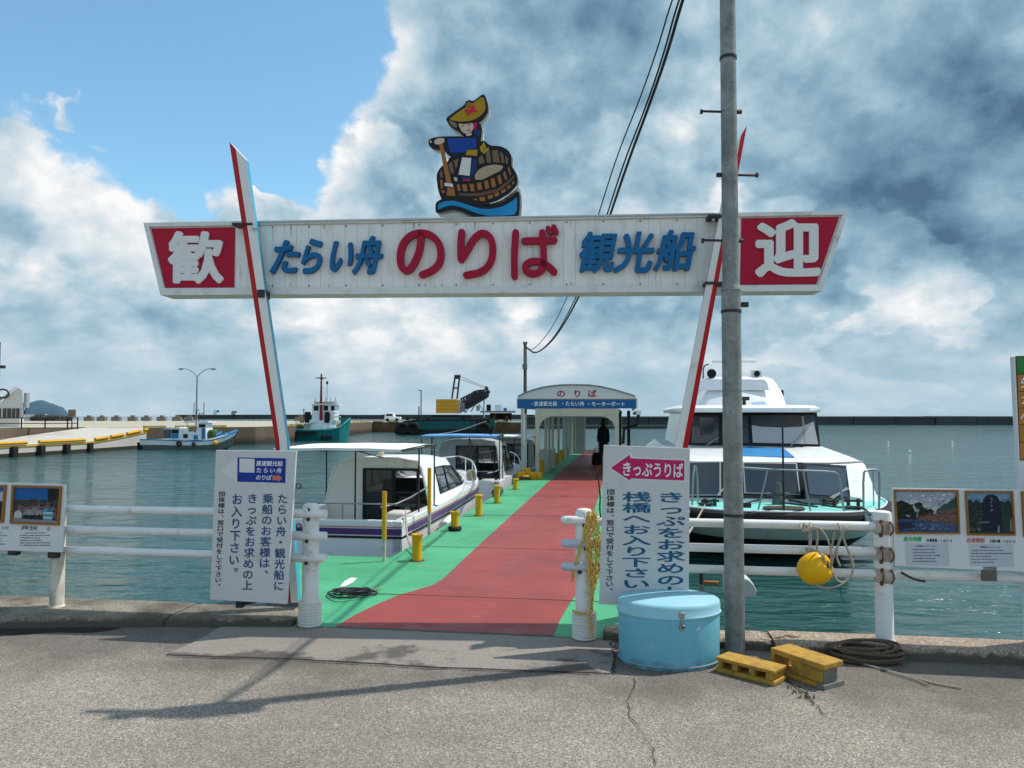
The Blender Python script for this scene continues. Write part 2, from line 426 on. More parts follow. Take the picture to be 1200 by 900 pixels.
# tarry seam and cracks
seam = M('crack_tar', (.025,.022,.02), .9, bump=.4)
def crack(pxs, wd, name='crack', smooth=0):
    mb = MB(); Q = []
    for x, y in pxs:
        p = gp(x, y); Q.append(p)
    R_ = [Q[0]]
    for p, q in zip(Q, Q[1:]):
        for k in range(1, 6):
            r = p.lerp(q, k/5); R_.append(r+Vector((random.uniform(-1,1)*wd*1.3, random.uniform(-1,1)*wd*.8, 0)))
    for i in range(len(R_)-1):
        d = (R_[i+1]-R_[i]).normalized(); nn = Vector((-d.y, d.x, 0)); w0 = wd*random.uniform(.3, 1.2); w1 = wd*random.uniform(.3, 1.2)
        mb.face([(R_[i]+nn*w0*.5+Vector((0,0,.010))), (R_[i]-nn*w0*.5+Vector((0,0,.010))), (R_[i+1]-nn*w1*.5+Vector((0,0,.010))), (R_[i+1]+nn*w1*.5+Vector((0,0,.010)))])
    return mb.build(name, seam, ground, smooth=False)
crack([(743,795),(745,803),(735,822),(738,840),(750,858),(765,880),(770,899)], .006)
crack([(922,797),(933,806),(950,822),(960,832),(968,840)], .008)
crack([(925,800),(945,812),(955,826)], .008)
crack([(195,769.5),(338,774),(480,783),(590,786.5),(716,791)], .016)
crack([(718,791),(722,778),(721,765),(716,756),(720,748)], .014)
crack([(1160,782),(1172,789),(1185,792),(1199,799)], .006)
# puddle by the kerb
pud = custom('puddle_water', .04); pud.b.inputs['Base Color'].default_value = (.03,.03,.03,1); pud.b.inputs['IOR'].default_value = 1.33
pp = chaikin([(-60,735),(20,731.5),(90,731.5),(150,735.5),(110,742),(60,741),(20,745),(-60,746)], 2)
mb = MB(); mb.face([gp(x, y)+Vector((0,0,.003)) for x, y in pp])
tag(mb.build('puddle', pud.m, smooth=False, **PF), kind='structure')

# ------------------------------------------------------------------ kerbs
def kerbmat(name, c0, c1, c2, dk):
    k = custom(name, .85)
    g = k.n('ShaderNodeSeparateColor'); k.L.new(k.vor(75), g.inputs[0])
    c = k.mix(k.rng(g.outputs[0], 0, 1), c0, c1); c = k.mix(k.rng(g.outputs[1], .75, .95), c, c2)
    c = k.mix(k.rng(k.noise(1.6, 9, .7), .42, .60, 0, dk), c, (.055,.045,.032))
    sz = k.n('ShaderNodeSeparateXYZ'); k.L.new(k.co, sz.inputs[0]); kq = k.n('ShaderNodeMath', operation='ADD'); k.L.new(sz.outputs[2], kq.inputs[0]); k.L.new(k.rng(k.noise(9, 8, .7), .3, .7, -.02, .02), kq.inputs[1]); c = k.mix(k.rng(kq.outputs[0], .066, .048), c, (.080,.064,.047))
    k.L.new(c, k.b.inputs['Base Color']); k.L.new(k.bump(k.noise(8, 8, .7), .6, .02, k.bump(g.outputs[2], .8, .008)), k.b.inputs['Normal']); return k.m
kl = kerbmat('mossy_kerb', (.17,.14,.10), (.26,.22,.16), (.36,.32,.25), .85)
kr = kerbmat('pebble_kerb', (.19,.135,.09), (.40,.30,.215), (.50,.42,.33), .25)
kerb = thing('kerb', None, None, (0,0,0), RZ, kind='structure')
def kerb_stone(s0, s1, t0, t1, m, h=.08, jit=.012, tf=None):
    tc0 = t0
    rings = []; n = max(2, int((s1-s0)/.07))
    for i in range(n+1):
        s = s0+(s1-s0)*i/n; j = random.uniform(-jit, jit); j2 = random.uniform(-jit, jit)*.5
        e = .015 if i in (0, n) else 0
        if tf: t0 = tf(s)
        rings.append([(s, t0-.01+j, -.02), (s, t0+j*.7, h*.55), (s, t0+.022+j+e, h-.012+j2*.4-e), (s, t0+.06, h+j2*.2-e*.5), (s, t1-.02, h-e*.5), (s, t1+.002, h-.02), (s, t1+.002, -.02)])
    mb = MB(); mb.loft(rings); return mb.build('kerb_stone', m, kerb, smooth=True, ang=50)
s = -2.67; kf = lambda s_: 5.90-.115*(-2.67-s_) if s_ > -3.72 else max(5.50, 5.78-.20*(-3.72-s_))
kerb_stone(-3.70, -2.67, 5.60, 6.27, kl, .072, .012, kf)
s = -3.708
while s > -16: kerb_stone(s-2.0, s, 5.53, 6.27, kl, .08, .012, kf); s -= 2.008
s = -.18
for ln in (.62, .30, .28, 2, 2, 2, 2, 2, 2, 2):
    if ln < 1: kerb_stone(s, s+ln, 5.92 if ln > .5 else 5.85, 6.12, kr, .07, .02)
    else: kerb_stone(s, s+ln, 5.76, 6.12, kr)
    s += ln+.008
# grime strip along the right kerb foot and broken kerb bits
def rubble(px, py, w_, d_, h_, label, n=9):
    p = atz(px, py, 0); mb = MB(); r = [random.uniform(.75, 1.1) for _ in range(n)]
    ring = lambda k, z: [(w_/2*k*r[i]*math.cos(2*math.pi*i/n), d_/2*k*r[i]*math.sin(2*math.pi*i/n), z*random.uniform(.85, 1.1)) for i in range(n)]
    mb.loft([ring(1, .0), ring(1.02, h_*.5), ring(.8, h_*.9), ring(.4, h_)])
    o = mb.build('concrete_lump', M('dark_lump', (.10,.085,.065), .9, var=.3, bump=.8, bs=30), None, p, (0, 0, RZ), ang=60)
    tag(o, label, 'rubble')
rubble(925, 760, .34, .16, .085, 'low brown broken concrete lump behind the larger yellow block')

# ================================================================== pier
def deckmat(name, c0, c1, wear, dark):
    k = custom(name, .55)
    c = k.mix(k.noise(3, 7, .65), c0, c1)
    c = k.mix(k.rng(k.noise(1.2, 10, .75, k.mp((2.5, .6, 1))), .60, .72, 0, .75), c, dark)
    c = k.mix(k.rng(k.noise(9, 10, .8), .62, .70, 0, .6), c, wear)
    c = k.mix(k.rng(k.noise(.8, 6, .6), .35, .68, 0, .55), c, dark)
    c = k.mix(k.rng(k.noise(26, 6, .75, k.mp((1, .25, 1))), .66, .72, 0, .7), c, dark)
    c = k.mix(k.rng(k.noise(1.7, 12, .8), .63, .68, 0, .35), c, wear)
    c = k.mix(k.rng(k.noise(2.1, 9, .7, k.mp((.5, 3.2, 1), (0,0,.1))), .60, .70, 0, .4), c, dark)
    c = k.mix(k.rng(k.noise(4, 9, .72, k.mp((.25, 5, 1))), .50, .66, 0, .38), c, dark)
    c = k.mix(k.rng(k.noise(3.1, 12, .82), .60, .66, 0, .35), c, wear)
    k.L.new(c, k.b.inputs['Base Color']); k.L.new(k.rng(k.noise(5, 6), .3, .7, .35, .7), k.b.inputs['Roughness'])
    k.L.new(k.bump(k.noise(50, 5), .2, .004), k.b.inputs['Normal']); return k.m
green = deckmat('green_deck_paint', (.060,.36,.155), (.088,.45,.205), (.22,.38,.28), (.025,.17,.09))
red = deckmat('red_deck_paint', (.27,.038,.029), (.37,.062,.048), (.42,.18,.15), (.14,.024,.022))
pier_side = M('pier_side', (.16,.17,.16), .7, dirt=.4)
def zr(t): return .012 + (.1-.012)*max(0, min(1, (t-5.93)/.75))
def strip(mb, cols, dz):
    """cols: list of (t, s_left, s_right); split at the ramp's break"""
    for (t0, a0, b0), (t1, a1, b1) in zip(cols, cols[1:]):
        mb.face([(a0, t0, zr(t0)+dz), (b0, t0, zr(t0)+dz), (b1, t1, zr(t1)+dz), (a1, t1, zr(t1)+dz)])
mb = MB(); TOP = [(5.93,-2.66,-.19),(6.12,-2.66,-.19),(6.28,-2.70,.12),(6.68,-3.0,.12),(7.4,-3.62,.12),(8.45,-3.62,.12),(8.451,-2.64,.12),(36.5,-2.64,.12)]
strip(mb, TOP, 0); mb.m = 1
for (t0, a0, b0), (t1, a1, b1) in zip(TOP, TOP[1:]):
    for q0, q1 in ((a0, a1), (b0, b1)):
        mb.face([(q0, t0, zr(t0)), (q1, t1, zr(t1)), (q1, t1, zr(t1)-.55), (q0, t0, zr(t0)-.55)])
mb.face([(-2.66,5.931,.012),(-.19,5.931,.012),(-.19,5.931,-.5),(-2.66,5.931,-.5)])
mb.face([(-2.64,36.5,.1),(.12,36.5,.1),(.12,36.5,-.5),(-2.64,36.5,-.5)])
tag(mb.build('pier', [green, pier_side], smooth=False, **PF), kind='structure')
mb = MB()
RS = [(5.935,-2.32,-.57),(6.2,-2.24,-.55),(6.45,-2.14,-.52),(6.68,-2.02,-.485),(6.9,-1.92,-.465),(7.1,-1.83,-.46),(7.4,-1.79,-.49),(8.5,-1.81,-.53),(12,-1.84,-.55),(18,-1.88,-.58),(36,-1.9,-.6)]
strip(mb, RS, .004)
tag(mb.build('red_walkway', red, smooth=False, **PF), kind='structure')
# seams across the deck
mb = MB()
for t in (6.70, 9.2, 12.2, 15.2, 18.2, 21.2, 24.2, 27.2): mb.box((-2.63, t, zr(t)+.0045), (.11, t+.012, zr(t)+.0065))
tag(mb.build('deck_seams', M('deck_seam', (.06,.05,.045), .8), smooth=False, **PF), kind='structure')
# scraped patches of bare paint
mb = MB()
for pts in ([(398,688),(404,681),(412,677),(419,678),(414,683),(404,688)],):
    Q = [gp(x, y, .1) for x, y in pts]; mb.face([(p.x, p.y, .1045) for p in Q])
tag(mb.build('bare_patches', M('bare_patch', (.62,.62,.58), .6), smooth=False, **PF), kind='structure')

# ================================================================== far quay, breakwaters, hill
qtop = M('quay_concrete', (.42,.38,.30), .85, sc_=.2, var=.15, dirt=.3, ds=.12)
qwall = custom('quay_wall', .85)
c = qwall.mix(qwall.noise(.35, 8, .7, qwall.mp((1.5, 1.5, .5))), (.05,.035,.025), (.20,.14,.09)); sp = qwall.n('ShaderNodeSeparateXYZ'); qwall.L.new(qwall.co, sp.inputs[0])
c = qwall.mix(qwall.rng(sp.outputs[2], -.2, -.75), c, (.03,.022,.016)); qwall.L.new(c, qwall.b.inputs['Base Color'])
QP = [(-31.7,66),(-24,72),(-23,78),(-22.8,126),(1.6,121),(1.6,130),(-22,140),(-70,160),(-170,165),(-170,60),(-40,60),(-37.5,67.5),(-33,66.5)]
mb = MB(); mb.face([(x, y, .65) for x, y in QP]); mb.m = 1
for i in range(len(QP)):
    p, q = QP[i], QP[(i+1) % len(QP)]; mb.face([(*p, .65), (*q, .65), (*q, -1.5), (*p, -1.5)])
quay = tag(mb.build('far_quay', [qtop, qwall.m], smooth=False), kind='structure')
# kerb line and quay blocks along the edge
mb = MB()
for a_, b_ in ((0,1),(2,3),(3,4)):
    p, q = Vector((*QP[a_], .65)), Vector((*QP[b_], .65)); d = (q-p).normalized(); n_ = Vector((-d.y, d.x, 0))
    L_ = (q-p).length; k = 0.
    while k < L_-2: mb.cbox(p+d*(k+1)+n_*(-.2 if a_ == 3 else .2)*1+Vector((0,0,.08)), (1.8,.3,.2), Matrix.Rotation(math.atan2(d.y,d.x),3,'Z')); k += 2.6
mb.build('quay_edge_kerb', M('edge_yellow', (.45,.36,.14), .8, dirt=.5), quay, smooth=False)
# steel piling of the jetty
mb = MB()
for i in range(150):
    u = i/149; x = -22.8+24.4*u; y = 126-5*u-.12-(.16 if i % 2 else 0)
    mb.box((x, y, -1.2), (x+.12, y+.1, .45+random.uniform(-.15,.1)))
pl = mb.build('sheet_piling', M('rusty_piling', (.26,.14,.08), .9, var=.5, sc_=1.2), quay, smooth=False); pl['kind'] = 'stuff'
# low landing with the slipway
mb = MB(); lm = M('landing_concrete', (.50,.47,.41), .85, var=.12, sc_=.4, dirt=.25, ds=.4)
E1 = [(-31.6,20,-.23),(-32.6,48.9,-.23),(-31.2,57.5,-.22),(-30.9,60.5,.02),(-30.5,64.2,.40)]; E2 = [(-42,20,-.23),(-41,48.9,-.23),(-40.2,60,-.23),(-39,62,.1),(-37.4,67.6,.655)]
for i in range(4): mb.face([E1[i], E1[i+1], E2[i+1], E2[i]])
mb.face([E1[4], (-31.7,66.05,.655), (-33,66.6,.656), E2[4]])
mb.m = 1
for i in range(4): mb.face([E1[i], E1[i+1], (E1[i+1][0], E1[i+1][1], -.75), (E1[i][0], E1[i][1], -.75)])
mb.face([E1[4], (-31.7,66.05,.655), (-31.7,66.05,-.75), (E1[4][0],E1[4][1],-.75)])
mb.m = 2
for i in range(4): mb.face([(E1[i][0],E1[i][1],-.75), (E1[i+1][0], E1[i+1][1], -.75), (E1[i+1][0], E1[i+1][1], -1.3), (E1[i][0], E1[i][1], -1.3)])
mb.face([(E1[4][0],E1[4][1],-.75), (-31.7,66.05,-.75), (-31.7,66.05,-1.3), (E1[4][0],E1[4][1],-1.3)])
land = tag(mb.build('low_landing', [lm, lm, qwall.m], smooth=False), kind='structure')
mb = MB(); mb.face([(-40.3,20,-.2),(-40.3,60,-.2),(-40.3,60,.65),(-40.3,20,.65)]); mb.face([(-40.2,59.9,-.23),(-37.4,67.5,.6),(-37.4,67.5,.7),(-40.2,59.9,.66)])
mb.build('retaining_wall', qwall.m, land, smooth=False)
mb = MB(); mb.face([(-170,20,.62),(-40.25,20,.62),(-40.25,60.2,.62),(-170,60.2,.62)]); mb.build('upper_terrace', qtop, land, smooth=False)
lines = []
for i in range(4):
    a_, b_ = Vector(E1[i]), Vector(E1[i+1]); lines += [a_.lerp(b_, k/8) for k in range(8)]
lines.append(Vector(E1[4]))
for i in range(6, len(lines)-1):
    if (i-6) % 5 == 4: continue
    MB().tube([lines[i]+Vector((.05,0,.14)), lines[i+1]+Vector((.05,0,.14))], .13, 6).build('yellow_bumper', yellow_paint, land)
mb = MB()
for i in range(6, len(lines)-1):
    a_, b_ = lines[i], lines[i+1]; mb.add([a_+Vector((.06,0,0)), b_+Vector((.06,0,0)), b_+Vector((.06,0,-.12)), a_+Vector((.06,0,-.12))], [(0,1,2,3)])
mb.build('yellow_edge_stripe', yellow_paint, land, smooth=False)
for px, D in ((12.5,50),(45,52.2),(75,54.6),(102,57),(127.5,60.2),(150,63)):
    X = (px-600)*D/900; zt = -.32 if D < 58 else -.1
    MB().box((X+.1, D-.25, -1.15), (X+.45, D+.25, zt)).build('rubber_fender', black_rubber, land, bevel=.04)
# objects on the far quay
for i, px in enumerate((62,105,120,137,156,172,190,208,222,352,372)):
    D = 150 if px < 300 else 132; X = (px-600)*D/900
    ordn = ('first','second','third','fourth','fifth','sixth','seventh','eighth','ninth','tenth','eleventh')[i]
    tag(MB().box((X-.8, D-.5, .62), (X+.8, D+.5, 1.45)).box((X-.3, D-.3, 1.45), (X+.3, D+.3, 1.75)).build('quay_block', M('block_grey', (.20,.18,.15), .9, var=.3, sc_=2), smooth=False),
        ordn+' dark concrete block along the far quay edge, counting from the white building', 'block', 'concrete blocks along the far quay edge')
bw = M('breakwater_concrete', (.075,.075,.072), .9, var=.35, sc_=.15, dirt=.4, dcol=(.02,.025,.025), ds=.1)
bwc = M('breakwater_cap', (.13,.135,.135), .85, var=.15, sc_=.3)
br = thing('breakwater', None, None, (0,0,0), 0, kind='structure')
x = 4.0
while x < 520:
    h = 1.45+random.uniform(-.05,.05)
    MB().box((x, 225+random.uniform(-.3,.3), -2), (x+11.8, 232, h-.35)).build('caisson', bw, br, smooth=False)
    MB().box((x+.2, 224.6, h-.34), (x+11.9, 232, h+.05)).build('cap_block', bwc, br, smooth=False); x += 12
br2 = thing('outer_breakwater', None, None, (0,0,0), 0, kind='structure')
x = -262
while x < 20: MB().box((x, 600, -2), (x+19.5, 610, 2.35+random.uniform(-.1,.1))).build('caisson', bw, br2, smooth=False); x += 20
for x0, x1, y, z1, nm in ((2, 34, 160, -.40, 'inner_sea_wall'),):
    w_ = thing(nm, None, None, (0,0,0), 0, kind='structure'); x = x0
    while x < x1: MB().box((x, y, -2), (x+3.9, y+2.5, z1)).build('wall_block', bw, w_, smooth=False); x += 4
# headland
hm = M('headland_forest_haze', (.05,.10,.14), .95, var=.35, sc_=.012)  # bluish distance haze is mixed into the forest colour
mb = MB(); NX, NY = 70, 16; vs = []; fs = []
prof = [(-1.0,0),(28,0),(30,12),(36,17.5),(44,19.5),(50,19.5),(56,17.5),(62,15.8),(68,13.5),(74,11),(79,5),(82,0)]
def ph(px):
    for (a_, h0), (b_, h1) in zip(prof, prof[1:]):
        if a_ <= px <= b_: return h0+(h1-h0)*(px-a_)/(b_-a_)
    return 0
from mathutils import noise as mn
DH = 2600
for j in range(NY+1):
    for i in range(NX+1):
        px = 10+74*i/NX; v = j/NY; Y = DH-250+v*900; X = (px-600)*Y/900
        h = max(0, (ph(px) if px > 28 else 14+px*.1))*DH/900*math.sin(math.pi*min(1, v*1.05))**.55
        h += mn.fractal(Vector((X*.02, Y*.02, 0)), 1, 2, 4)*3.5 if h > 1 else 0
        vs.append((X, Y, -1+h))
for j in range(NY):
    for i in range(NX): k = j*(NX+1)+i; fs.append((k, k+1, k+NX+2, k+NX+1))
mb.add(vs, fs); tag(mb.build('headland_hill', hm), kind='structure')
# ================================================================== welcome gate
GRZ = -math.atan(.0583)
GF = Frame((0, 6.5625, 0), GRZ)
gate = thing('welcome_gate', 'wide white welcome gate with red and blue raised lettering spanning the pier entrance', 'gate', GF.o, GRZ)
siding = M('aged_siding', (.80,.79,.75), .6, var=.07, sc_=3, dirt=.36, dcol=(.36,.31,.25), ds=2.2, stretch=(3.5, 1, .8))
trim_w = M('gate_trim', (.70,.70,.68), .6, var=.1, dirt=.4, dcol=(.25,.2,.15), ds=4)
panel_red = M('panel_red', (.42,.003,.030), .45, var=.12, dirt=.12, dcol=(.16,.005,.015), ds=5)
white_leg = M('leg_white', (.74,.72,.68), .35, var=.05, dirt=.2, dcol=(.35,.28,.2), ds=4, coat=.2)
def gx(px, py, y=0.): p = GF.pix(px, py, y); return (p.x, p.z)
def gpoly(pts, y0, y1, name, mat, parent=gate, mb=None, **k):
    Q = [GF.pix(x, y, 0) for x, y in pts]
    b = mb or MB(); b.slab([(q.x, y0, q.z) for q in Q], (0, y1-y0, 0))
    return b if mb else b.build(name, mat, parent, smooth=False, **k)
gpoly([(172,265),(991,251),(960,340),(191,345)], -.005, .19, 'beam_box', trim_w)
# rim all round: bars joined edge to edge
O = [(170,262),(993,248),(962,341.5),(190,346.5)]; I = [(176.5,266.5),(986,252.5),(957.5,334.5),(194.5,338.5)]
mb = MB()
for i in range(4):
    j = (i+1) % 4; gpoly([O[i], O[j], I[j], I[i]], -.030, .20, None, None, mb=mb)
mb.build('rim', trim_w, gate, smooth=False)
gpoly([(300,260.5),(835,250.8),(835,252.6),(300,262.4)], -.045, .26, 'top_flashing', M('flashing', (.45,.46,.46), .4, .6))
gpoly([(178,268.2),(276,266.5),(275,337),(194.8,337.4)], -.012, .0, 'red_panel', panel_red)
gpoly([(868.5,256.2),(983,254.2),(956,333.2),(867,334)], -.012, .0, 'red_panel', panel_red)
# siding boards, one by one
def yt(px): return 266.5+(252.5-266.5)*(px-176.5)/(986-176.5)+.6
def yb(px): return 338.5+(334.5-338.5)*(px-194.5)/(957.5-194.5)-.4
x = 277.; tw = random.Random(3)
while x < 866:
    w_ = 14.2
    if x+w_ > 866: w_ = 866.5-x
    pr = tw.uniform(-.002, .002)
    gpoly([(x,yt(x)),(x+w_-.25,yt(x+w_)),(x+w_-.25,yb(x+w_)),(x,yb(x))], -.010+pr, .004, 'siding_board', siding, bevel=.0015)
    x += w_
# raised letters
def gfn(y):
    def f(px, py): p = GF.pix(px, py, 0); return (p.x, y, p.z)
    return f
def gl(ch, x0, x1, y0, y1, mat, off=.02, shear=0., th=.045, nm='letter'):
    mb = MB(); put_glyph(mb, ch, gfn(-.014-th), x0, x1, y0, y1, off, True, shear, (0, th, 0))
    return mb.build(nm, mat, gate, smooth=False)
gl('歓', 198.5, 264, 271.5, 333.5, letter_white, .036, 0, .016)
gl('迎', 883.5, 961, 257.5, 326, letter_white, .036, 0, .016)
for ch, a_, b_, c_, d_ in (('た',322,353,283,322),('ら',357,380,281,322),('い',389,416,284,320),('舟',418,450,278,323)): gl(ch, a_, b_, c_, d_, letter_blue, .030, 9)
for ch, a_, b_, c_, d_ in (('観',679,722,273,321),('光',722,766,273,321),('船',769,814,271,319)): gl(ch, a_, b_, c_, d_, letter_blue, .030, 9)
def stroke_letter(strokes, rad, nm='letter'):
    """a letter of thick round-ended strokes drawn along its own centre lines"""
    mb = MB()
    for q, S in enumerate(strokes):
        P = [Vector((x, y, 0)) for x, y in S]
        for _ in range(3):
            if len(P) < 3: break
            Q = [P[0]]
            for i in range(len(P)-1): Q += [P[i]*.75+P[i+1]*.25, P[i]*.25+P[i+1]*.75]
            Q.append(P[-1]); P = Q
        left, right = [], []
        for i, p in enumerate(P):
            d = (P[min(i+1, len(P)-1)]-P[max(i-1, 0)]).normalized(); n_ = Vector((-d.y, d.x, 0))*rad
            left.append(p+n_); right.append(p-n_)
        def cap(c, d0, sgn):
            o = []
            for k in range(1, 6):
                an = math.pi*k/6; n_ = Vector((-d0.y, d0.x, 0)); o.append(c+(n_*math.cos(an)+d0*sgn*math.sin(an))*rad)
            return o
        de = (P[-1]-P[-2]).normalized(); ds = (P[1]-P[0]).normalized()
        n = len(P); dy = q*.0011
        V = []
        for lst, y in ((left, 0), (right, 0)): V += [GF.pix(v.x, v.y, 0) for v in lst]
        F = [(v.x, -.066+dy, v.z) for v in V]; B = [(v.x, -.012, v.z) for v in V]
        fs = []
        for i in range(n-1):
            fs += [(i, i+1, n+i+1, n+i), (2*n+i, 3*n+i, 3*n+i+1, 2*n+i+1), (i, 2*n+i, 2*n+i+1, i+1), (n+i, n+i+1, 3*n+i+1, 3*n+i)]
        mb.add(F+B, fs)
        for c_, d_, s_, l_, r_ in ((P[-1], de, 1, left[-1], right[-1]), (P[0], ds, -1, left[0], right[0])):
            C = [l_]+cap(c_, d_, s_)+[r_]; C = [GF.pix(v.x, v.y, 0) for v in C]
            mb.slab([(v.x, -.066+dy, v.z) for v in C], (0, .054, 0))
    return mb.build(nm, letter_red, gate, smooth=False)
Z3 = lambda L_: [(450+x/3, 80+y/3) for x, y in L_]
stroke_letter([Z3([(133,590),(132,630),(122,665),(105,700),(85,720),(65,705),(60,670),(66,630),(90,596),(125,582),(165,588),(195,615),(205,650),(200,690),(175,715),(138,730)])], 3.9)
stroke_letter([Z3([(276,582),(272,620),(272,655),(274,676)]), Z3([(274,676),(295,645),(320,600),(350,580),(378,600),(386,640),(378,690),(345,722),(292,731)])], 3.9)
stroke_letter([Z3([(464,583),(460,640),(459,690),(460,735)]), Z3([(495,612),(540,611),(598,609)]), Z3([(557,583),(560,620),(562,660),(562,700),(548,722),(520,728),(496,715),(500,690),(530,680),(560,688),(585,705),(598,720)])], 3.9)
stroke_letter([Z3([(577,568),(586,583)]), Z3([(597,563),(606,582)])], 2.9, 'letter_mark')
# rust runs below the top flashing and along the foot of the board
streak = M('rust_run', (.30,.20,.12), .8, var=.3)
rs = random.Random(12)
for k in range(15):
    px = rs.uniform(310, 830); ln = rs.uniform(3, 13); w_ = rs.uniform(.25, .7); up = rs.random() < .35
    y0 = yt(px)+.3 if up else yb(px)-ln*.5; y1 = y0+(ln if up else ln*.5)
    Q = [GF.pix(a_, b_, 0) for a_, b_ in ((px-w_,y0),(px+w_,y0),(px+w_*.3,y1),(px-w_*.3,y1))]
    MB().face([(q.x, -.0135, q.z) for q in Q]).build('rust_run', streak, gate, smooth=False)
for px in range(320, 835, 43):
    for yy in (yt(px)+2.2, yb(px)-2.2): q = GF.pix(px, yy, 0); MB().cyl((q.x,-.012,q.z),(q.x,-.019,q.z),.006,seg=6).build('screw', dark_metal, gate)
# slanting legs
def leg(out_top, in_top, out_mid, in_mid, ymid, out_bot, in_bot, zb, sgn, name='gate_leg', nm2=None):
    """front-face corners in pixels on the plane 0.14 m in front of the beam; sgn -1 = red face on the left"""
    Y0 = -.15
    secs = [((out_bot[0], out_bot[1]), (in_bot[0], in_bot[1])), ((out_mid, ymid), (in_mid, ymid)), (out_top, in_top)]
    rings = []
    for (o_, i_) in secs:
        a_ = GF.pix(o_[0], o_[1], Y0); b_ = GF.pix(i_[0], i_[1], Y0)
        def lp(t, y): return (a_.x+(b_.x-a_.x)*t, y, a_.z+(b_.z-a_.z)*t)
        rings.append([lp(.0, Y0+.02), lp(.42, Y0-.006), lp(.97, Y0), lp(.84, -.042), lp(.12, -.042)])
    mb = MB(); n = 5; vs = [p for r in rings for p in r]; o = 0
    mb.add(vs, []); base = 0
    mats_ = [0, 1, 2, 1, 1]
    for k in range(2):
        for i in range(5):
            j = (i+1) % 5; mb.f.append((k*n+i, k*n+j, (k+1)*n+j, (k+1)*n+i)); mb.mi.append(mats_[i])
    mb.f.append(tuple(range(4, -1, -1))); mb.mi.append(1); mb.f.append(tuple(2*n+i for i in range(5))); mb.mi.append(1)
    return mb.build(name, [red_paint, white_leg, M('leg_edge_blue' if sgn < 0 else 'leg_edge_dark', (.05,.36,.52) if sgn < 0 else (.10,.16,.20), .4)], gate, smooth=False)
leg((267.5,165), (289,188), 321, 336.5, 515, (335,706), (350,706), 0, -1)
leg((876,146), (857,178), 807.5, 791, 520, (775,706), (761,706), 0, 1)
# brackets where legs cross the beam
for pts in ([(281,266.5),(304,266.5),(304,269),(281,269)], [(310,343),(318,343),(318,352),(310,352)], [(826,257),(842,257),(842,261),(826,261)], [(822,334),(846,334),(846,337),(822,337)]):
    gpoly(pts, -.165, -.03, 'bracket', dark_metal)
for px, py in ((297,268),(302,268.5),(836,258)):
    q = GF.pix(px, py, -.17); MB().cyl((q.x, -.18, q.z), (q.x, -.16, q.z), .012, seg=8).build('bolt', steel, gate)

# ------------------------------------------------------------------ painted cut-out on the gate
cut = thing('boat_woman_cutout', 'painted cut-out sign of a straw-hatted woman rowing a round wooden tub boat, above the gate', 'sign', GF.o, GRZ)
def CP(L_, k=1): return [(490+x/5.625, 100+y/5.625) for x, y in (chaikin(L_, k) if k else L_)]
LY = [0]
def cpart(name, mat, polys, lvl, k=1, th=.004):
    if len(polys) > 1 and name not in ('backing_board', 'outline_board', 'gap'):
        for P in polys: cpart(name, mat, [P], lvl, k, th)
        return
    mb = MB()
    for P in polys:
        Q = [GF.pix(x, y, 0) for x, y in CP(P, k)]; y = .045-lvl*.003
        mb.slab([(q.x, y, q.z) for q in Q], (0, th+.0005, 0))
    return mb.build(name, mat, cut, smooth=False)
ck = M('cutout_black', (.012,.012,.014), .5, var=.1)
def cm(n, c): return M('cutout_'+n, c, .5, var=.10, dirt=.1, dcol=tuple(v*.5 for v in c), ds=9)
hat_o = [(175,205),(232,163),(298,118),(312,90),(335,82),(358,92),(425,40),(442,60),(456,110),(458,155),(430,200),(385,232),(380,290),(300,325),(262,285),(225,268),(195,240)]
body_o = [(60,355),(75,338),(130,325),(280,322),(300,330),(362,288),(385,240),(412,240),(409,262),(417,270),(405,362),(430,350),(472,385),(540,388),(590,412),(613,450),(612,520),(642,560),(656,620),(630,682),(560,742),(480,775),(400,788),(330,765),(250,745),(150,748),(125,680),(113,580),(140,530),(198,485),(193,450),(165,405),(100,408),(65,385)]
wave_o = [(108,765),(150,738),(220,735),(300,755),(380,785),(450,790),(540,770),(600,730),(665,678),(669,770),(661,858),(560,872),(440,874),(360,852),(280,818),(220,802),(170,817),(110,837)]
sh = lambda P, dx, dy: [(x+dx, y+dy) for x, y in P]
cpart('backing_board', M('cutout_backing', (.70,.69,.64), .6, dirt=.2, dcol=(.4,.35,.25)), [sh(hat_o, 8, 16), sh(body_o, 10, 8), sh(wave_o, 14, 14), [(140,700),(650,640),(680,690),(678,880),(560,880),(140,870)]], -14, 1, .05)
cpart('outline_board', ck, [hat_o, body_o], 0, 1, .028); cpart('outline_board', ck, [wave_o], 1, 1, .030)
cpart('hat_brim', cm('ochre', (.40,.22,.012)), [[(197,212),(250,170),(318,126),(355,106),(424,56),(440,100),(441,152),(402,195),(345,222),(275,227),(228,220)]], 1)
cpart('hat_inside', cm('taupe', (.20,.14,.10)), [[(196,214),(250,238),(252,270),(226,258),(205,238)]], 1)
cpart('hat_crown', cm('olive', (.26,.15,.01)), [[(306,132),(318,100),(345,97),(356,122),(330,140)]], 2)
cpart('hat_bow', cm('red', (.55,.02,.05)), [[(300,146),(335,150),(358,110),(374,148),(393,158),(346,166),(321,190),(313,166)]], 3, 0)
cpart('face', cm('skin', (.58,.44,.33)), [[(258,238),(300,244),(360,234),(363,268),(346,298),(312,310),(280,290)]], 1)
cpart('hair', cm('crimson', (.50,.01,.07)), [[(363,235),(386,232),(383,272),(364,290)]], 1)
cpart('mouth', cm('lip', (.6,.03,.08)), [[(315,283),(326,286),(342,276),(336,288),(325,292)]], 2, 0)
cpart('eye', ck, [[(278,256),(298,250),(300,253),(280,260)], [(322,248),(343,244),(344,247),(323,252)]], 2, 0)
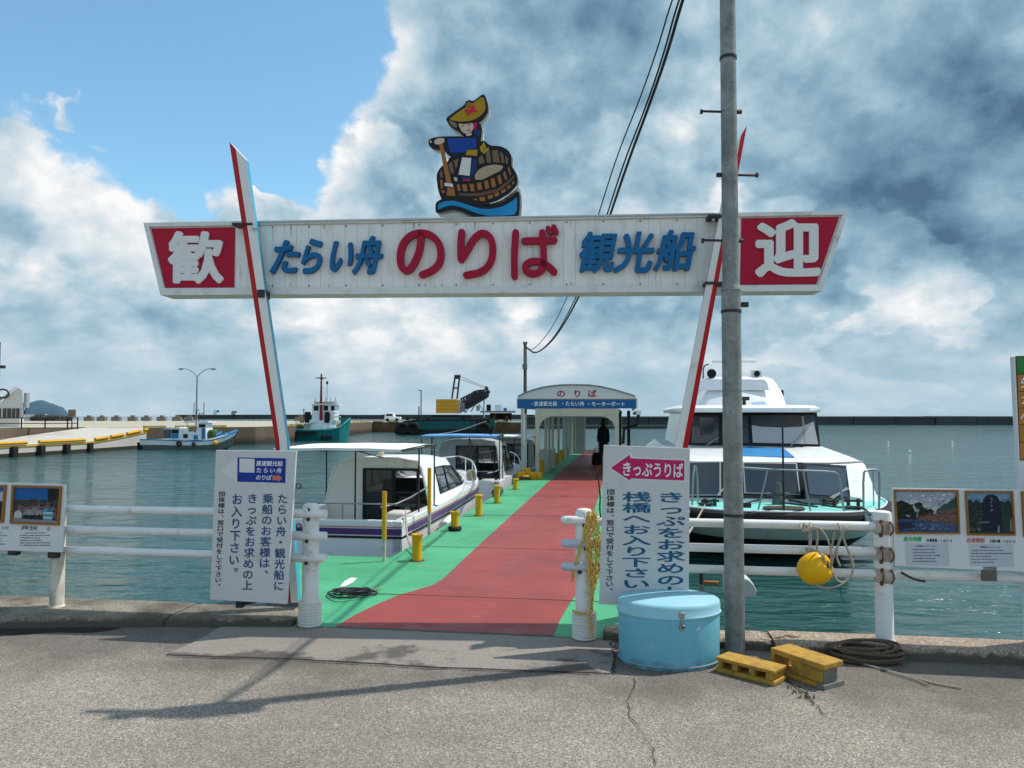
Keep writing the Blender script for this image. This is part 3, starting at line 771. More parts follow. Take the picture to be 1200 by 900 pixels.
cpart('collar', cm('cream', (.62,.58,.50)), [[(308,314),(350,302),(346,316),(320,322)]], 1, 0)
blue_c = cm('blue', (.008,.055,.30)); navy_c = cm('navy', (.01,.04,.16)); ochre_c = cm('sash', (.42,.25,.02)); wood_c = cm('wood', (.34,.13,.035)); tw_c = cm('stave_shade', (.17,.115,.07))
cpart('jacket', blue_c, [[(190,338),(380,336),(382,400),(326,412),(300,432),(208,434),(196,385)]], 1, 0)
cpart('sleeve', navy_c, [[(356,300),(378,285),(408,276),(400,340),(386,322)]], 1, 0)
cpart('hand', cm('skin', (.58,.44,.33)), [[(100,352),(125,336),(166,336),(170,362),(140,378),(105,378)], [(68,360),(76,350),(86,358),(80,372)]], 1)
cpart('sash', ochre_c, [[(320,415),(388,412),(385,454),(308,448)], [(402,400),(430,362),(446,396),(408,414)], [(402,416),(462,398),(464,416),(432,440)]], 1, 0)
cpart('apron', cm('apron', (.66,.66,.62)), [[(286,464),(347,468),(336,586),(262,578)]], 1, 0)
cpart('trousers', navy_c, [[(358,474),(386,480),(380,558),(350,590),(346,560)], [(280,592),(340,590),(352,606),(285,608)]], 1, 0)
cpart('foot', cm('foot', (.55,.48,.36)), [[(232,592),(256,600),(250,628),(234,616)]], 1)
cpart('sandal', cm('lip', (.6,.03,.08)), [[(290,611),(344,611),(340,620),(292,620)]], 2, 0)
cpart('tub_inside', cm('pale_wood', (.42,.31,.21)), [[(368,585),(395,545),(440,522),(500,511),(562,520),(545,550),(480,582),(420,612),(374,613)]], 1)
cpart('inner_stave', tw_c, [P for P in ([(395,470),(418,446),(437,500),(398,510)],[(443,432),(470,420),(478,500),(450,500)],[(485,415),(522,417),(537,500),(490,495)],[(535,425),(558,438),(568,500),(547,498)],[(572,450),(590,468),(590,506),(576,508)],[(195,510),(218,492),(234,570),(212,570)],[(228,486),(262,470),(256,520),(244,540)],[(136,568),(154,546),(158,600),(140,595)])], 1, 0)
st_ = [(250,645,276,686),(286,645,322,688),(334,642,370,688),(382,630,420,682),(430,617,466,675),(474,602,511,665),(518,582,552,642),(557,558,586,615),(588,528,612,585)]
for i, (x0, y0, x1, y1) in enumerate(st_):
    sk = 6+i*1.2; dy_ = 0 if i < 3 else 7
    cpart('stave', wood_c if i != 7 else cm('stave_dull', (.26,.13,.06)), [[(x0,y0+dy_),(x1-sk,y0-2),(x1,y1-dy_),(x0+sk,y1)]], 1, 0)
cpart('stave', wood_c, [[(138,615),(155,612),(160,668),(146,672)], [(148,684),(172,682),(170,700),(152,700)]], 1, 0)
cpart('hoop', cm('hoop', (.13,.065,.035)), [[(262,698),(330,704),(400,700),(520,672),(590,620),(632,578),(632,600),(590,645),(525,694),(400,722),(330,722),(266,716)]], 1, 0)
cpart('lower_stave', wood_c, [[(360,736),(385,740),(384,750),(364,746)],[(400,728),(438,726),(438,752),(404,754)],[(455,718),(488,710),(490,734),(458,742)],[(500,704),(530,694),(532,716),(504,726)],[(545,684),(572,670),(576,690),(548,704)],[(585,655),(606,645),(608,662),(588,678)],[(617,632),(630,620),(634,634),(620,648)]], 1, 0)
cpart('oar', wood_c, [[(134,378),(158,375),(214,622),(214,640),(186,640),(180,622)], [(188,664),(234,666),(241,721),(184,720)]], 2, 0)
cpart('oar_band', cm('apron', (.66,.66,.62)), [[(168,634),(224,640),(228,662),(170,655)]], 3, 0)
cpart('gap', cm('apron', (.66,.66,.62)), [[(180,440),(212,462),(195,472)], [(466,770),(520,752),(600,705),(655,645),(655,668),(600,712),(545,750),(480,772)]], 1, 0)
cpart('wave', cm('wave', (.012,.24,.50)), [[(126,774),(170,756),(230,752),(310,775),(400,806),(480,808),(560,790),(620,755),(652,722),(650,842),(560,853),(450,853),(370,832),(290,797),(220,782),(160,796),(128,814)]], 3)
mb = MB()
for px in (531, 592):
    a_, b_ = GF.pix(px, 232, .12), GF.pix(px, 259, .12); mb.box((a_.x-.02, .10, b_.z), (a_.x+.02, .14, a_.z))
a_, b_ = GF.pix(519, 252.5, 0), GF.pix(601, 256, 0); mb.box((a_.x, .06, b_.z), (b_.x, .18, a_.z))
mb.build('mounting_frame', galv, cut, smooth=False)

# ================================================================== tall pole with its cables
PP = Vector((1.60, 5.60, 0)); PP.x = (858-600)*5.60/900
pole = thing('utility_pole', 'tall grey galvanised steel pole with step bolts standing behind the yellow blocks', 'pole', PP)
MB().cyl((0,0,-.1), (0,0,2.62), .070, .069, 28).build('lower_tube', galv, pole)
MB().cyl((0,0,2.615), (0,0,2.66), .074, .062, 28).build('socket', galv, pole)
MB().cyl((0,0,2.65), (0,0,7.0), .060, .052, 28).build('upper_tube', galv, pole)
rust = M('rust', (.16,.07,.03), .9, var=.4, sc_=30)
for z in (.98, 2.46, 3.02, 4.35): MB().lathe([(.069 if z < 2.6 else .058, z-.01), (.0735 if z < 2.6 else .0625, z-.01), (.0735 if z < 2.6 else .0625, z+.012), (.069 if z < 2.6 else .058, z+.012)], seg=28).build('clamp_band', dark_metal if z != 3.02 else galv, pole)
def pz(py): return 1.7 + (487-py)*5.60/900*1.0
for py, sd in ((131, -1), (205, 1), (282, -1)):
    z = GF.pix(850, py, -.9).z; z = at(850, py, 5.6).z
    mb = MB(); mb.cyl((sd*.05,0,z), (sd*.20,0,z-.004*sd), .0095, seg=8); mb.cyl((sd*.195,0,z), (sd*.21,0,z), .019, seg=8); mb.cyl((-sd*.06,0,z), (-sd*.095,0,z), .017, seg=6); mb.build('step_bolt', dark_metal, pole)
for py in (357, 592): z = at(850, py, 5.6).z; MB().cbox((.10,0,z), (.05,.03,.035)).build('clamp_bolt', dark_metal, pole)
mb = MB(); mb.box((-.16,-.14,5.75), (.12,.02,6.35)); mb.build('junction_box', M('box_grey', (.3,.3,.3), .5), pole, bevel=.01)
MB().cbox((0,0,6.55), (.9,.06,.06)).build('cross_arm', galv, pole)
# overhead cables to the pier pole
kx = [(838,-113),(800,0),(783,60),(760,125),(738,185),(715,252),(697,305),(680,345),(664,375),(650,396),(638,408),(628,414),(621,411),(617,406)]
def cabD(px): return 900*(1.68+.533)/(px-600+81.8)
pts0 = [PP+Vector((0,0,6.05))]+[at(px, py, cabD(px)) for px, py in kx]
for nm, dx, dz, r, lb in (('overhead_cable', 0, 0, .016, 'thickest black overhead cable sagging from the steel pole to the pier pole'), ('overhead_cable', -.05, -.02, .010, 'thin black overhead cable twisted just beside the thickest one'), ('overhead_cable', -.13, .10, .008, 'thin wavy overhead cable hanging apart on the left of the pair')):
    Q = []
    for i, p in enumerate(pts0):
        wv = math.sin(i*2.1)*.02*(1 if r < .012 else .3); f = math.sin(math.pi*min(1, i/(len(pts0)-1)))
        Q.append(p+Vector((dx*(.35+.65*f)+wv, 0, dz*f*(p.y/10)+wv)))
    tag(MB().tube(Q, r, 6, 2).build(nm, print_black), lb, 'cable')

# ================================================================== railings
def rail_thing(name, label, posts, rails, extra=()):
    r = thing(name, label, 'railing', L3(0, 5.96), RZ)
    for s, zt in posts:
        mb = MB(); pr_ = .0575 if s < -3 else .0615; mb.lathe([(pr_*1.2,.07),(pr_*1.17,.08),(pr_*1.03,.09),(pr_,.10),(pr_,zt-.02),(pr_*.92,zt-.004),(pr_*.5,zt+.004)], (s,0,0), 24); mb.build('post', M('post_weathered', (.62,.57,.47), .6, dirt=.7, dcol=(.25,.15,.08), ds=5, stretch=(3,3,1), bump=.2) if s < -3 else white_paint, r)
    for s0, s1, z, rd in rails:
        mb = MB(); mb.cyl((s0,-.0,z), (s1,-.0,z), rd, seg=16); mb.build('rail', white_paint, r)
    return r
def fs(px, py=600):                          # pier-frame s of a point on the fence plane
    d = pxdir(px, py); k = 5.96/(d.x*math.sin(PA)+d.y*math.cos(PA)); p = d*k; return p.x*math.cos(PA)-p.y*math.sin(PA)
zr_ = (.905, .73, .555)
sl = fs(69); sm = fs(364.5); schn = fs(684.5); sr = fs(1034)
lr = rail_thing('railing', 'white tubular railing along the quay edge left of the pier entrance', [(sl, 1.01), (-9.6, 1.01), (-13, 1.01)], [(-14, sm+.13, z, .032) for z in zr_])
def sleeve(par, s, zb, zt):
    prof = [(.01, zb)]
    n = 9
    for i in range(n):
        z0 = zb+(zt-zb)*i/n; z1 = zb+(zt-zb)*(i+1)/n; prof += [(.088, z0+.002), (.0935, z0+.006), (.0935, z1-.006), (.088, z1-.002)]
    prof.append((.06, zt)); MB().lathe(prof, (s,0,0), 26).build('corrugated_sleeve', M('sleeve_white', (.66,.64,.58), .5, dirt=.3, dcol=(.25,.2,.12), ds=8), par)
def end_post(s, label, z0, stub):
    p = thing('gate_post', label, 'post', L3(0, 5.96 if stub < 0 else 5.93), RZ)
    MB().lathe([(.066,z0),(.0655,.93),(.064,.965),(.050,.985),(.02,.99)], (s,0,0), 24).build('post_tube', white_paint, p)
    for z in zr_:
        a_, b_ = (s-.16, s+.13) if stub < 0 else (s-.17, s+.17)
        mb = MB(); mb.tube([(a_,-.052,z),(a_+.02,-.052,z),(b_-.02,-.052,z),(b_,-.052,z)], [.022,.033,.033,.022], 12); mb.build('rail_stub', white_paint if stub < 0 or z > .8 else M('stub_grey', (.50,.53,.58), .4), p)
        for dz in (-.035, .035): MB().ball((s+random.uniform(-.03,.03), -.07, z+dz), .017, 8, 5).build('clamp_nut', dark_metal if dz < 0 else white_paint, p)
    sleeve(p, s, z0, z0+.20); return p
pl_ = end_post(sm, 'white post with ribbed foot at the left edge of the green and red pier mouth', .01, -1)
MB().cyl((sm, -.063, .87+.07), (sm,-.068,.87+.07), .02, seg=12).build('hole_plug', print_black, pl_)
pc_ = end_post(schn, 'white post with ribbed foot draped in yellow chain beside the red walkway', .01, 1)
rr = rail_thing('railing', 'white tubular railing along the quay edge between the pier and the right picture board', [(sr, 1.005)], [(schn+.20, sr+.12, zr_[0]-.01, .032), (schn+.20, 7.5, zr_[1]-.02, .032), (schn+.20, 7.5, zr_[2]-.005, .032), (sr+.12, 7.5, zr_[0]-.03, .03)])
rustw = M('rusty_white', (.55,.50,.44), .7, dirt=1.0, dcol=(.14,.055,.022), ds=11, bump=.4)
for z in (zr_[0]-.015, zr_[1]-.03, zr_[2]-.01):
    mb = MB(); mb.lathe([(.061,-.05),(.0650,-.045),(.0650,.05),(.061,.055)], (sr,0,z), 24); mb.build('clamp_collar', rustw, rr)
    mb = MB(); mb.tube([(sr-.035,-.05,z-.04),(sr-.035,-.10,z-.035),(sr-.035,-.112,z),(sr-.035,-.10,z+.035),(sr-.035,-.05,z+.04)], .0065, 6, 1); mb.ball((sr-.03,-.068,z+.05), .013, 8, 5); mb.ball((sr-.035,-.068,z-.05), .015, 8, 5); mb.tube([(sr+.03,-.06,z+.045),(sr+.035,-.10,z+.03),(sr+.04,-.11,z-.005),(sr+.03,-.07,z-.05)], .006, 6, 1); mb.build('clamp_bolt', rust, rr)
MB().tube([(sr+.11,-.03,.575),(sr+.15,-.045,.55),(sr+.20,-.045,.525),(sr+.27,-.03,.512)], .008, 6, 2).build('tie_wire', dark_metal, rr)
# slanting pole/valve thing behind the right sign
vp = thing('hose_tap', 'small tap with bronze handle on a grey standpipe behind the lowest rail beside the tub', 'tap', at(822, 700, 6.15))
MB().cyl((0,0,-.35), (0,0,.10), .022, seg=12).build('standpipe', galv, vp)
MB().cyl((0,0,.10), (0,0,.22), .014, .018, 10).build('tap_body', dark_metal, vp)
MB().cyl((.02,0,.12), (.13,-.02,.115), .014, .018, 10).build('tap_handle', M('bronze', (.30,.12,.05), .4, .6), vp)

# ------------------------------------------------------------------ chain
gold = M('yellow_chain', (.70,.45,.10), .4, var=.15)
ch = thing('chain', 'bundle of yellow plastic chain looped over the white post by the red walkway', 'chain', L3(schn, 5.93), RZ)
def chain(pts, nm='chain_strand', r=.0048, ln=.034):
    P = [Vector(p) for p in pts]
    for _ in range(3):
        Q = [P[0]]
        for i in range(len(P)-1): Q += [P[i]*.75+P[i+1]*.25, P[i]*.25+P[i+1]*.75]
        Q.append(P[-1]); P = Q
    D = [0]
    for i in range(1, len(P)): D.append(D[-1]+(P[i]-P[i-1]).length)
    def pt(u):
        for i in range(1, len(P)):
            if D[i] >= u: return P[i-1].lerp(P[i], (u-D[i-1])/max(1e-6, D[i]-D[i-1]))
        return P[-1]
    mb = MB(); u = 0; k = 0
    while u < D[-1]-ln:
        a_, b_ = pt(u), pt(u+ln); d = (b_-a_).normalized(); c_ = (a_+b_)/2
        x_ = d.cross(Vector((.3, 1, .2))).normalized(); x_ = Matrix.Rotation((math.pi/2)*(k % 2)+.5, 3, d) @ x_
        mb.tube([c_+d*(ln*.72*math.cos(q))+x_*(.0125*math.sin(q)) for q in [j*math.pi/5 for j in range(10)]], r, 5, 0, True)
        u += ln*.98; k += 1
    return mb.build(nm, gold, ch)
chain([(.03,-.075,.96),(.05,-.10,.70),(.06,-.10,.40),(.055,-.105,.15),(.06,-.10,.03)])
chain([(.05,-.085,.97),(.09,-.095,.80),(.10,-.10,.55),(.075,-.11,.36),(.04,-.11,.50),(.03,-.10,.75),(.045,-.09,.95)])
chain([(.07,-.08,.98),(.12,-.085,.86),(.13,-.085,.62),(.10,-.10,.45),(.07,-.11,.55),(.06,-.09,.80),(.075,-.08,.97)])
chain([(.04,-.08,.97),(.0,-.09,.78),(-.05,-.085,.62),(-.085,-.06,.50),(-.09,-.06,.44)])
chain([(.09,-.075,.97),(.11,-.095,.72),(.085,-.12,.50),(.06,-.115,.30),(.06,-.11,.22)])
chain([(-.08,-.06,.225),(-.03,-.095,.215),(.03,-.10,.215),(.06,-.10,.24)])
MB().tube([(.10,-.06,1.30),(.13,-.06,1.1),(.12,-.07,.98),(.15,-.06,.85),(.13,-.06,.75)], .006, 6, 2).build('wire_tie', print_black, ch)
for dx, dz in ((.165,.80),(.155,.50)): MB().tube([(dx+.025*math.cos(q), -.07, dz+.025*math.sin(q)) for q in [k*math.pi/5 for k in range(10)]], .006, 5, 0, True).build('hook_ring', print_black, ch)

# ================================================================== direction boards
board_w = M('board_white', (.56,.56,.55), .5, var=.05, sc_=2, dirt=.22, dcol=(.38,.36,.31), ds=3, spec=.3)
board_txt = M('board_blue', (.025,.075,.19), .5, var=.2, sc_=40, dirt=.3, dcol=(.25,.28,.32), ds=60)
board_txt2 = M('board_teal', (.01,.10,.20), .5, var=.15)
BF = Frame(L3(0, 5.72), RZ)
def board(name, label, corners, mat, tl, th=.025):
    b = thing(name, label, 'sign', BF.o, RZ)
    Q = [BF.pix(x, y) for x, y in corners]
    MB().slab([(q.x, 0, q.z) for q in Q], (0, th, 0)).build('board_panel', mat, b, smooth=False, bevel=.002)
    return b
def bfn(y, F=BF):
    def f(px, py): p = F.pix(px, py, 0); return (p.x, y, p.z)
    return f
def flat(b, name, mat, pts, lvl=1, F=BF):
    f = bfn(-.0008*lvl, F); mb = MB(); mb.face([f(*p) for p in pts]); return mb.build(name, mat, b, smooth=False)
def text(b, name, mat, items, lvl=2, off=.012, F=BF, shear=0.):
    f = bfn(-.0008*lvl, F); mb = MB()
    for chh, x0, x1, y0, y1 in items: put_glyph(mb, chh, f, x0, x1, y0, y1, off, False, shear)
    return mb.build(name, mat, b, smooth=False)
sb = board('direction_board', 'grey-white board with blue arrow box and four blue text columns, left of the pier mouth', [(253,527.5),(347,528.5),(336,708),(246,702.5)], board_w, None)
c2 = lambda x, y: (230+x/4.088, 510+y/4.091)
flat(sb, 'board_seam', M('seam_white', (.62,.62,.6), .5), [c2(82,352),c2(458,368),c2(458,373),c2(82,357)], 1)
flat(sb, 'board_seam', M('seam_white', (.62,.62,.6), .5), [c2(70,640),c2(440,655),c2(440,659),c2(70,644)], 1)
def column(chars, x0, y0, x1, y1, w_, h_=None):
    """column of characters centred on a line from (x0,y0) top to (x1,y1) bottom, in zoomed pixels mapped by cm_"""
    n = len(chars); out = []; st = (y1-y0)/n; h_ = h_ or st*.96
    for i, chh in enumerate(chars):
        t = (i+.5)/n; cx = x0+(x1-x0)*t; cy = y0+(y1-y0)*t
        if chh in '、。': cx += w_*.55; cy -= st*.45
        out.append((chh, cx-w_/2, cx+w_/2, cy-h_/2, cy+h_/2))
    return out
def conv(items, f): return [(chh, f(a_, c_)[0], f(b_, c_)[0], f(a_, c_)[1], f(a_, d_)[1]) for chh, a_, b_, c_, d_ in items]
it = column('たらい舟・観光船に', 415, 278, 393, 748, 52)+column('乗船のお客様は、', 345, 278, 322, 690, 54)+column('きっぷをお求めの上', 271, 278, 243, 745, 54)+column('お入り下さい。', 198, 278, 176, 684, 54)
text(sb, 'blue_lettering', board_txt, conv(it, c2), 2, .022)
text(sb, 'black_lettering', print_black, conv(column('団体様は、窓口で受付をして下さい。', 124, 268, 103, 735, 33), c2), 2, .022)
c12 = lambda x, y: (250+x/12, 525+y/12)
flat(sb, 'pale_arrow', M('pale_arrow', (.66,.66,.64), .5), [c12(95,315),c12(338,130),c12(1022,145),c12(1040,490),c12(990,500),c12(338,482)], 1)
flat(sb, 'blue_box', M('blue_box', (.008,.035,.27), .4, var=.08), [c12(340,132),c12(1022,146),c12(1015,492),c12(336,474)], 2)
flat(sb, 'white_square', M('pale_arrow', (.66,.66,.64), .5), [c12(370,147),c12(582,152),c12(580,346),c12(368,340)], 3)
wt = M('print_white', (.74,.75,.76), .5, var=.04)
it = [('高速観光船'[i], 603+i*75, 603+i*75+76, 176+i*1, 254+i) for i in range(5)]+[('たらい舟'[i], 605+i*94, 605+i*94+80, 272+i*2, 350+i*2) for i in range(4)]+[('のりば'[i], 598+i*74, 598+i*74+76, 376+i, 452+i) for i in range(3)]
text(sb, 'white_lettering', wt, conv(it, c12), 3, .022, shear=.8)
flat(sb, 'red_arrow', M('faded_red', (.60,.17,.17), .5), [c12(832,385),c12(912,388),c12(912,370),c12(972,428),c12(912,480),c12(912,455),c12(832,452)], 4)
mb = MB(); q = BF.pix(283, 703); mb.cyl((q.x-.05, .07, q.z-.03), (q.x+.09, .05, q.z+.0), .032, seg=14); mb.box((q.x-.07,.04,q.z-.075), (q.x-.02,.10,q.z+.02)); mb.build('foot_roller', print_black, sb)
mb = MB()
for y_ in (570, 617): q = BF.pix(348, y_); mb.tube([(q.x+.02*math.cos(a_), .03+.0*a_, q.z+.02*math.sin(a_)) for a_ in [k*math.pi/5 for k in range(10)]], .005, 5, 0, True)
mb.build('wire_ring', print_black, sb)
# right board
sb2 = board('direction_board', 'grey-white board with magenta left-pointing arrow and two wide blue text columns', [(707.5,521.5),(808.5,525.5),(807,713),(702,708)], board_w, None)
c4 = lambda x, y: (640+x/3.915, 510+y/3.913)
flat(sb2, 'board_seam', M('seam_white', (.62,.62,.6), .5), [c4(258,325),c4(660,345),c4(660,355),c4(258,335)], 1)
flat(sb2, 'arrow_border', M('pale_arrow', (.66,.66,.64), .5), [c4(285,150),c4(388,76),c4(397,98),c4(641,108),c4(641,216),c4(397,208),c4(390,222)], 2)
flat(sb2, 'magenta_arrow', M('magenta_print', (.50,.015,.11), .45, var=.08), [c4(297,150),c4(382,90),c4(389,106),c4(634,116),c4(634,208),c4(389,198),c4(384,208)], 3)
text(sb2, 'arrow_lettering', wt, conv([('きっぷうりば'[i], 346+i*47, 394+i*47, 118+i*1.5, 190+i*1.5) for i in range(6)], c4), 4, .022)
text(sb2, 'blue_lettering', board_txt2, conv(column('きっぷをお求めの上', 573, 258, 571, 745, 138, 52), c4), 2, .022)
text(sb2, 'blue_lettering', board_txt2, conv(column('桟橋へお入り下さい', 416, 258, 412, 706, 138, 48), c4), 2, .022)
text(sb2, 'black_lettering', print_black, conv(column('団体様は、窓口で受付をして下さい。', 297, 246, 290, 725, 38), c4), 2, .022)

# ================================================================== picture boards
PB = Frame(L3(0, 5.86), RZ)
def pboard(label, corners):
    b = thing('picture_board', label, 'board', PB.o, RZ)
    Q = [PB.pix(x, y) for x, y in corners]; MB().slab([(q.x, 0, q.z) for q in Q], (0, .02, 0)).build('board_panel', M('picture_board_white', (.66,.67,.66), .45, var=.05), b, smooth=False)
    return b
frame_w = M('picture_frame_wood', (.30,.13,.025), .45, var=.3, sc_=12, stretch=(1, 1, 6))
def picture(b, c, layers, fw=2.2, label=None, specks=()):
    """c: four outer corners in pixels; layers: (material, polygon in 0..1 picture coordinates, y up)"""
    fr = MB(); n = 4
    f0 = bfn(-.014, PB)
    ctr = (sum(p[0] for p in c)/4, sum(p[1] for p in c)/4)
    inn = [(x+(fw if x < ctr[0] else -fw), y+(fw if y < ctr[1] else -fw)) for x, y in c]
    for i in range(4):
        j = (i+1) % 4; fr.slab([f0(*c[i]), f0(*c[j]), f0(*inn[j]), f0(*inn[i])], (0, .014, 0))
    fo = fr.build('picture_frame', frame_w, b, smooth=False)
    tl, tr, brr, bl = inn
    def uv(u, v):
        x = (tl[0]*(1-u)+tr[0]*u)*v+(bl[0]*(1-u)+brr[0]*u)*(1-v); y = (tl[1]*(1-u)+tr[1]*u)*v+(bl[1]*(1-u)+brr[1]*u)*(1-v); return x, y
    mats_ = []; mb = MB()
    for k, (m, P) in enumerate(layers):
        mats_.append(m); mb.m = k; g = bfn(-.0010-.0005*k, PB); mb.face([g(*uv(*p)) for p in P])
    rq = random.Random(len(layers)+int(c[0][0])); kk = len(layers)
    for m, x0, x1, y0, y1, n_, sz in specks:
        mats_.append(m); mb.m = len(mats_)-1; kk += 1; g = bfn(-.0010-.0003*kk, PB)
        for _ in range(n_):
            cx, cy = rq.uniform(x0, x1), rq.uniform(y0, y1); q_ = rq.randint(4, 6); a0 = rq.uniform(0, 6)
            mb.face([g(*uv(min(1, max(0, cx+sz*rq.uniform(.5, 1.2)*math.cos(a0+j*6.283/q_))), min(1, max(0, cy+sz*.8*rq.uniform(.4, 1.1)*math.sin(a0+j*6.283/q_))))) for j in range(q_)])
    mb.build('printed_picture', mats_, fo, smooth=False)
def rag(x0, x1, y, amp, n, base=0., seed=1, y2=None):
    r = random.Random(seed); P = [(x0, base)]
    for i in range(n+1): t = i/n; P.append((x0+(x1-x0)*t, min(1, max(0, y+((y2-y)*t if y2 is not None else 0)+r.uniform(-amp, amp)))))
    P.append((x1, base)); return P
full = [(0,0),(1,0),(1,1),(0,1)]
def pm(n, c, v=.5, s_=45): return M('picture_'+n, tuple(q*.85 for q in c), .5, var=v, sc_=s_, dirt=.45 if v > .3 else 0, dcol=tuple(q*.3 for q in c), ds=55)
rb = pboard('white board with lake and rock pictures on the railing right of the white post', [(1045.5,572),(1330,576),(1330,676),(1049,663)])
picture(rb, [(1047,573.5),(1122.5,574),(1124.5,625.5),(1049.5,625.5)], [
    (pm('cloud', (.42,.46,.56)), full), (pm('cloudw', (.60,.60,.60)), [(0,.72),(.3,.8),(.62,.62),(1,.78),(1,.6),(.5,.5),(0,.55)]), (pm('far', (.05,.10,.09)), rag(.66,1,.55,.04,10,.2,3,.9)),
    (pm('trees', (.012,.025,.018)), [(0,.25),(0,.72),(.08,.78),(.2,.72),(.28,.6),(.33,.42),(.33,.25)]),
    (pm('pine', (.02,.035,.02)), [(.33,.3),(.38,.55),(.31,.62),(.30,.7),(.38,.74),(.44,.7),(.43,.62),(.5,.56),(.6,.56),(.62,.5),(.52,.46),(.5,.3)]),
    (pm('rocks', (.20,.10,.085), .6, 60), rag(.36,1,.36,.04,14,.18,5,.62)), (pm('water', (.06,.10,.21)), [(0,0),(1,0),(1,.17),(.7,.24),(.45,.30),(0,.32)]), (pm('waterd', (.02,.035,.07)), [(0,.05),(.3,.12),(.28,.26),(0,.24)])], specks=[(pm('leaf', (.03,.055,.025)), 0,.26,.35,.72,60,.018),(pm('leafd', (.008,.014,.010)), 0,.3,.28,.7,60,.022),(pm('leafd', (.008,.014,.010)), .32,.6,.42,.62,40,.018),(pm('leaf2', (.07,.13,.08)), .68,1,.5,.8,50,.018),(pm('roof', (.55,.54,.50)), .12,.22,.38,.42,4,.02),(pm('rock2', (.36,.20,.17)), .42,1,.26,.42,70,.016),(pm('rock3', (.10,.05,.05)), .40,1,.24,.5,70,.016),(pm('redhouse', (.25,.03,.03)), .38,.48,.36,.44,9,.02),(pm('glint', (.22,.30,.46)), .2,.9,.05,.22,40,.02),(pm('glintd', (.02,.03,.08)), 0,.5,.02,.26,40,.02),(pm('cloud3', (.70,.70,.70)), .2,.9,.7,.95,14,.05)])
picture(rb, [(1130.3,575),(1186.5,575.2),(1189.5,627.5),(1133.2,627)], [
    (pm('skyb', (.20,.36,.50)), full), (pm('wood', (.02,.045,.045), .5, 50), rag(0,1,.80,.06,14,0,8)), (pm('wood2', (.03,.05,.05), .6, 60), rag(0,1,.5,.06,12,0,9)),
    (pm('stele', (.008,.016,.035), .3), [(.30,.05),(.33,.5),(.36,.82),(.44,.93),(.55,.96),(.68,.92),(.74,.8),(.76,.5),(.78,.05)]),
    (pm('light', (.25,.27,.28), .4), [(.64,.02),(.67,.2),(.70,.18),(.69,.02)]), (pm('pale', (.22,.22,.18), .5), [(.2,.25),(.48,.26),(.47,.29),(.2,.28)]), (pm('pale', (.22,.22,.18), .5), [(.92,.05),(.94,.35),(1,.4),(1,.05)])], specks=[(pm('leafd', (.008,.014,.010)), 0,.32,.05,.8,60,.025),(pm('leafb', (.05,.10,.10)), 0,.34,.3,.85,45,.02),(pm('leafb', (.05,.10,.10)), .76,1,.3,.88,45,.02),(pm('stele2', (.03,.04,.07)), .36,.72,.1,.9,50,.02),(pm('carve', (.30,.33,.38)), .53,.57,.50,.88,12,.022),(pm('pale', (.22,.22,.18)), .0,.3,.05,.12,20,.02)])
picture(rb, [(1196,575.5),(1256,576),(1258,630),(1199,629)], [(pm('skyb', (.20,.36,.50)), full), (pm('wood', (.02,.045,.045), .5, 50), rag(0,1,.5,.1,14,0,18))])
t7 = lambda x, y: (1040+x/7.5, 565+y/7.5)
def words(b, s_, mat, x0, y0, x1, y1, hh, off=.03, sh_=0, nm='caption'):
    n = len(s_); it_ = []
    for i, q in enumerate(s_):
        a_ = x0+(x1-x0)*i/n; yy = y0+(y1-y0)*i/n; it_.append((q, *t7(a_, yy)[:1], t7(a_+(x1-x0)/n, yy)[0], t7(a_, yy)[1], t7(a_, yy+hh)[1]))
    f = bfn(-.0012, PB); mb = MB()
    for chh, a_, b__, c_, d_ in it_: put_glyph(mb, chh, f, a_, b__, c_, d_, off, False, sh_)
    return mb.build(nm, mat, b, smooth=False)
cg = M('caption_green', (.03,.38,.12), .5); cr_ = M('caption_pink', (.55,.10,.14), .5)
words(rb, '風光明媚', cg, 140,478,300,478,44, .035, .6, 'green_caption'); words(rb, '佐渡情話', cr_, 694,488,856,490,44, .035, .6, 'pink_caption')
words(rb, '矢島経島', print_black, 342,494,438,496,32); words(rb, '15分コース', print_black, 450,496,568,500,32)
words(rb, '力屋の磯', print_black, 895,500,992,503,32); words(rb, '10分コース', print_black, 1006,503,1125,506,32)
for x0, x1, yy in ((150,540,532),(712,1108,540)):
    P = [t7(x0,yy),t7(x1-2,yy+2),t7(x1+4,yy+208),t7(x0+12,yy+198)]; f = bfn(-.0006, PB); MB().face([f(*p) for p in P]).build('caption_card', M('card_grey', (.50,.53,.57), .5), rb, smooth=False)
def marks(b, x0, x1, y, hh, seed):
    """a row of print too small to read: short ink marks of uneven width"""
    r = random.Random(seed); f = bfn(-.0012, PB); mb = MB(); x = x0
    while x < x1:
        w_ = r.uniform(6, 12); a0, a1 = r.uniform(.0, .35)*hh, r.uniform(.65, 1)*hh
        mb.face([f(*t7(x, y+a0)), f(*t7(x+w_, y+a0)), f(*t7(x+w_, y+a1)), f(*t7(x, y+a1))]); x += w_+r.uniform(2, 5)
    return mb.build('comment_line', M('print_grey', (.10,.10,.11), .6), b, smooth=False)
words(rb, 'お客様のコメントより', print_black, 248,552,434,554,17,.02,0,'comment_heading'); words(rb, 'お客様のコメントより', print_black, 810,561,996,564,17,.02,0,'comment_heading')
for k, x1 in enumerate((418,418,458,420,420)): marks(rb, 222, x1, 585+k*26, 13, k)
for k, x1 in enumerate((1012,1085,912,965,930)): marks(rb, 738, x1, 594+k*26, 13, k+9)
mb = MB(); q = PB.pix(1160, 671); mb.box((q.x-.045,.0,q.z-.06), (q.x+.045,.03,q.z+.06)); mb.build('board_bracket', M('bracket_brown', (.14,.12,.10), .8, var=.3), rb)
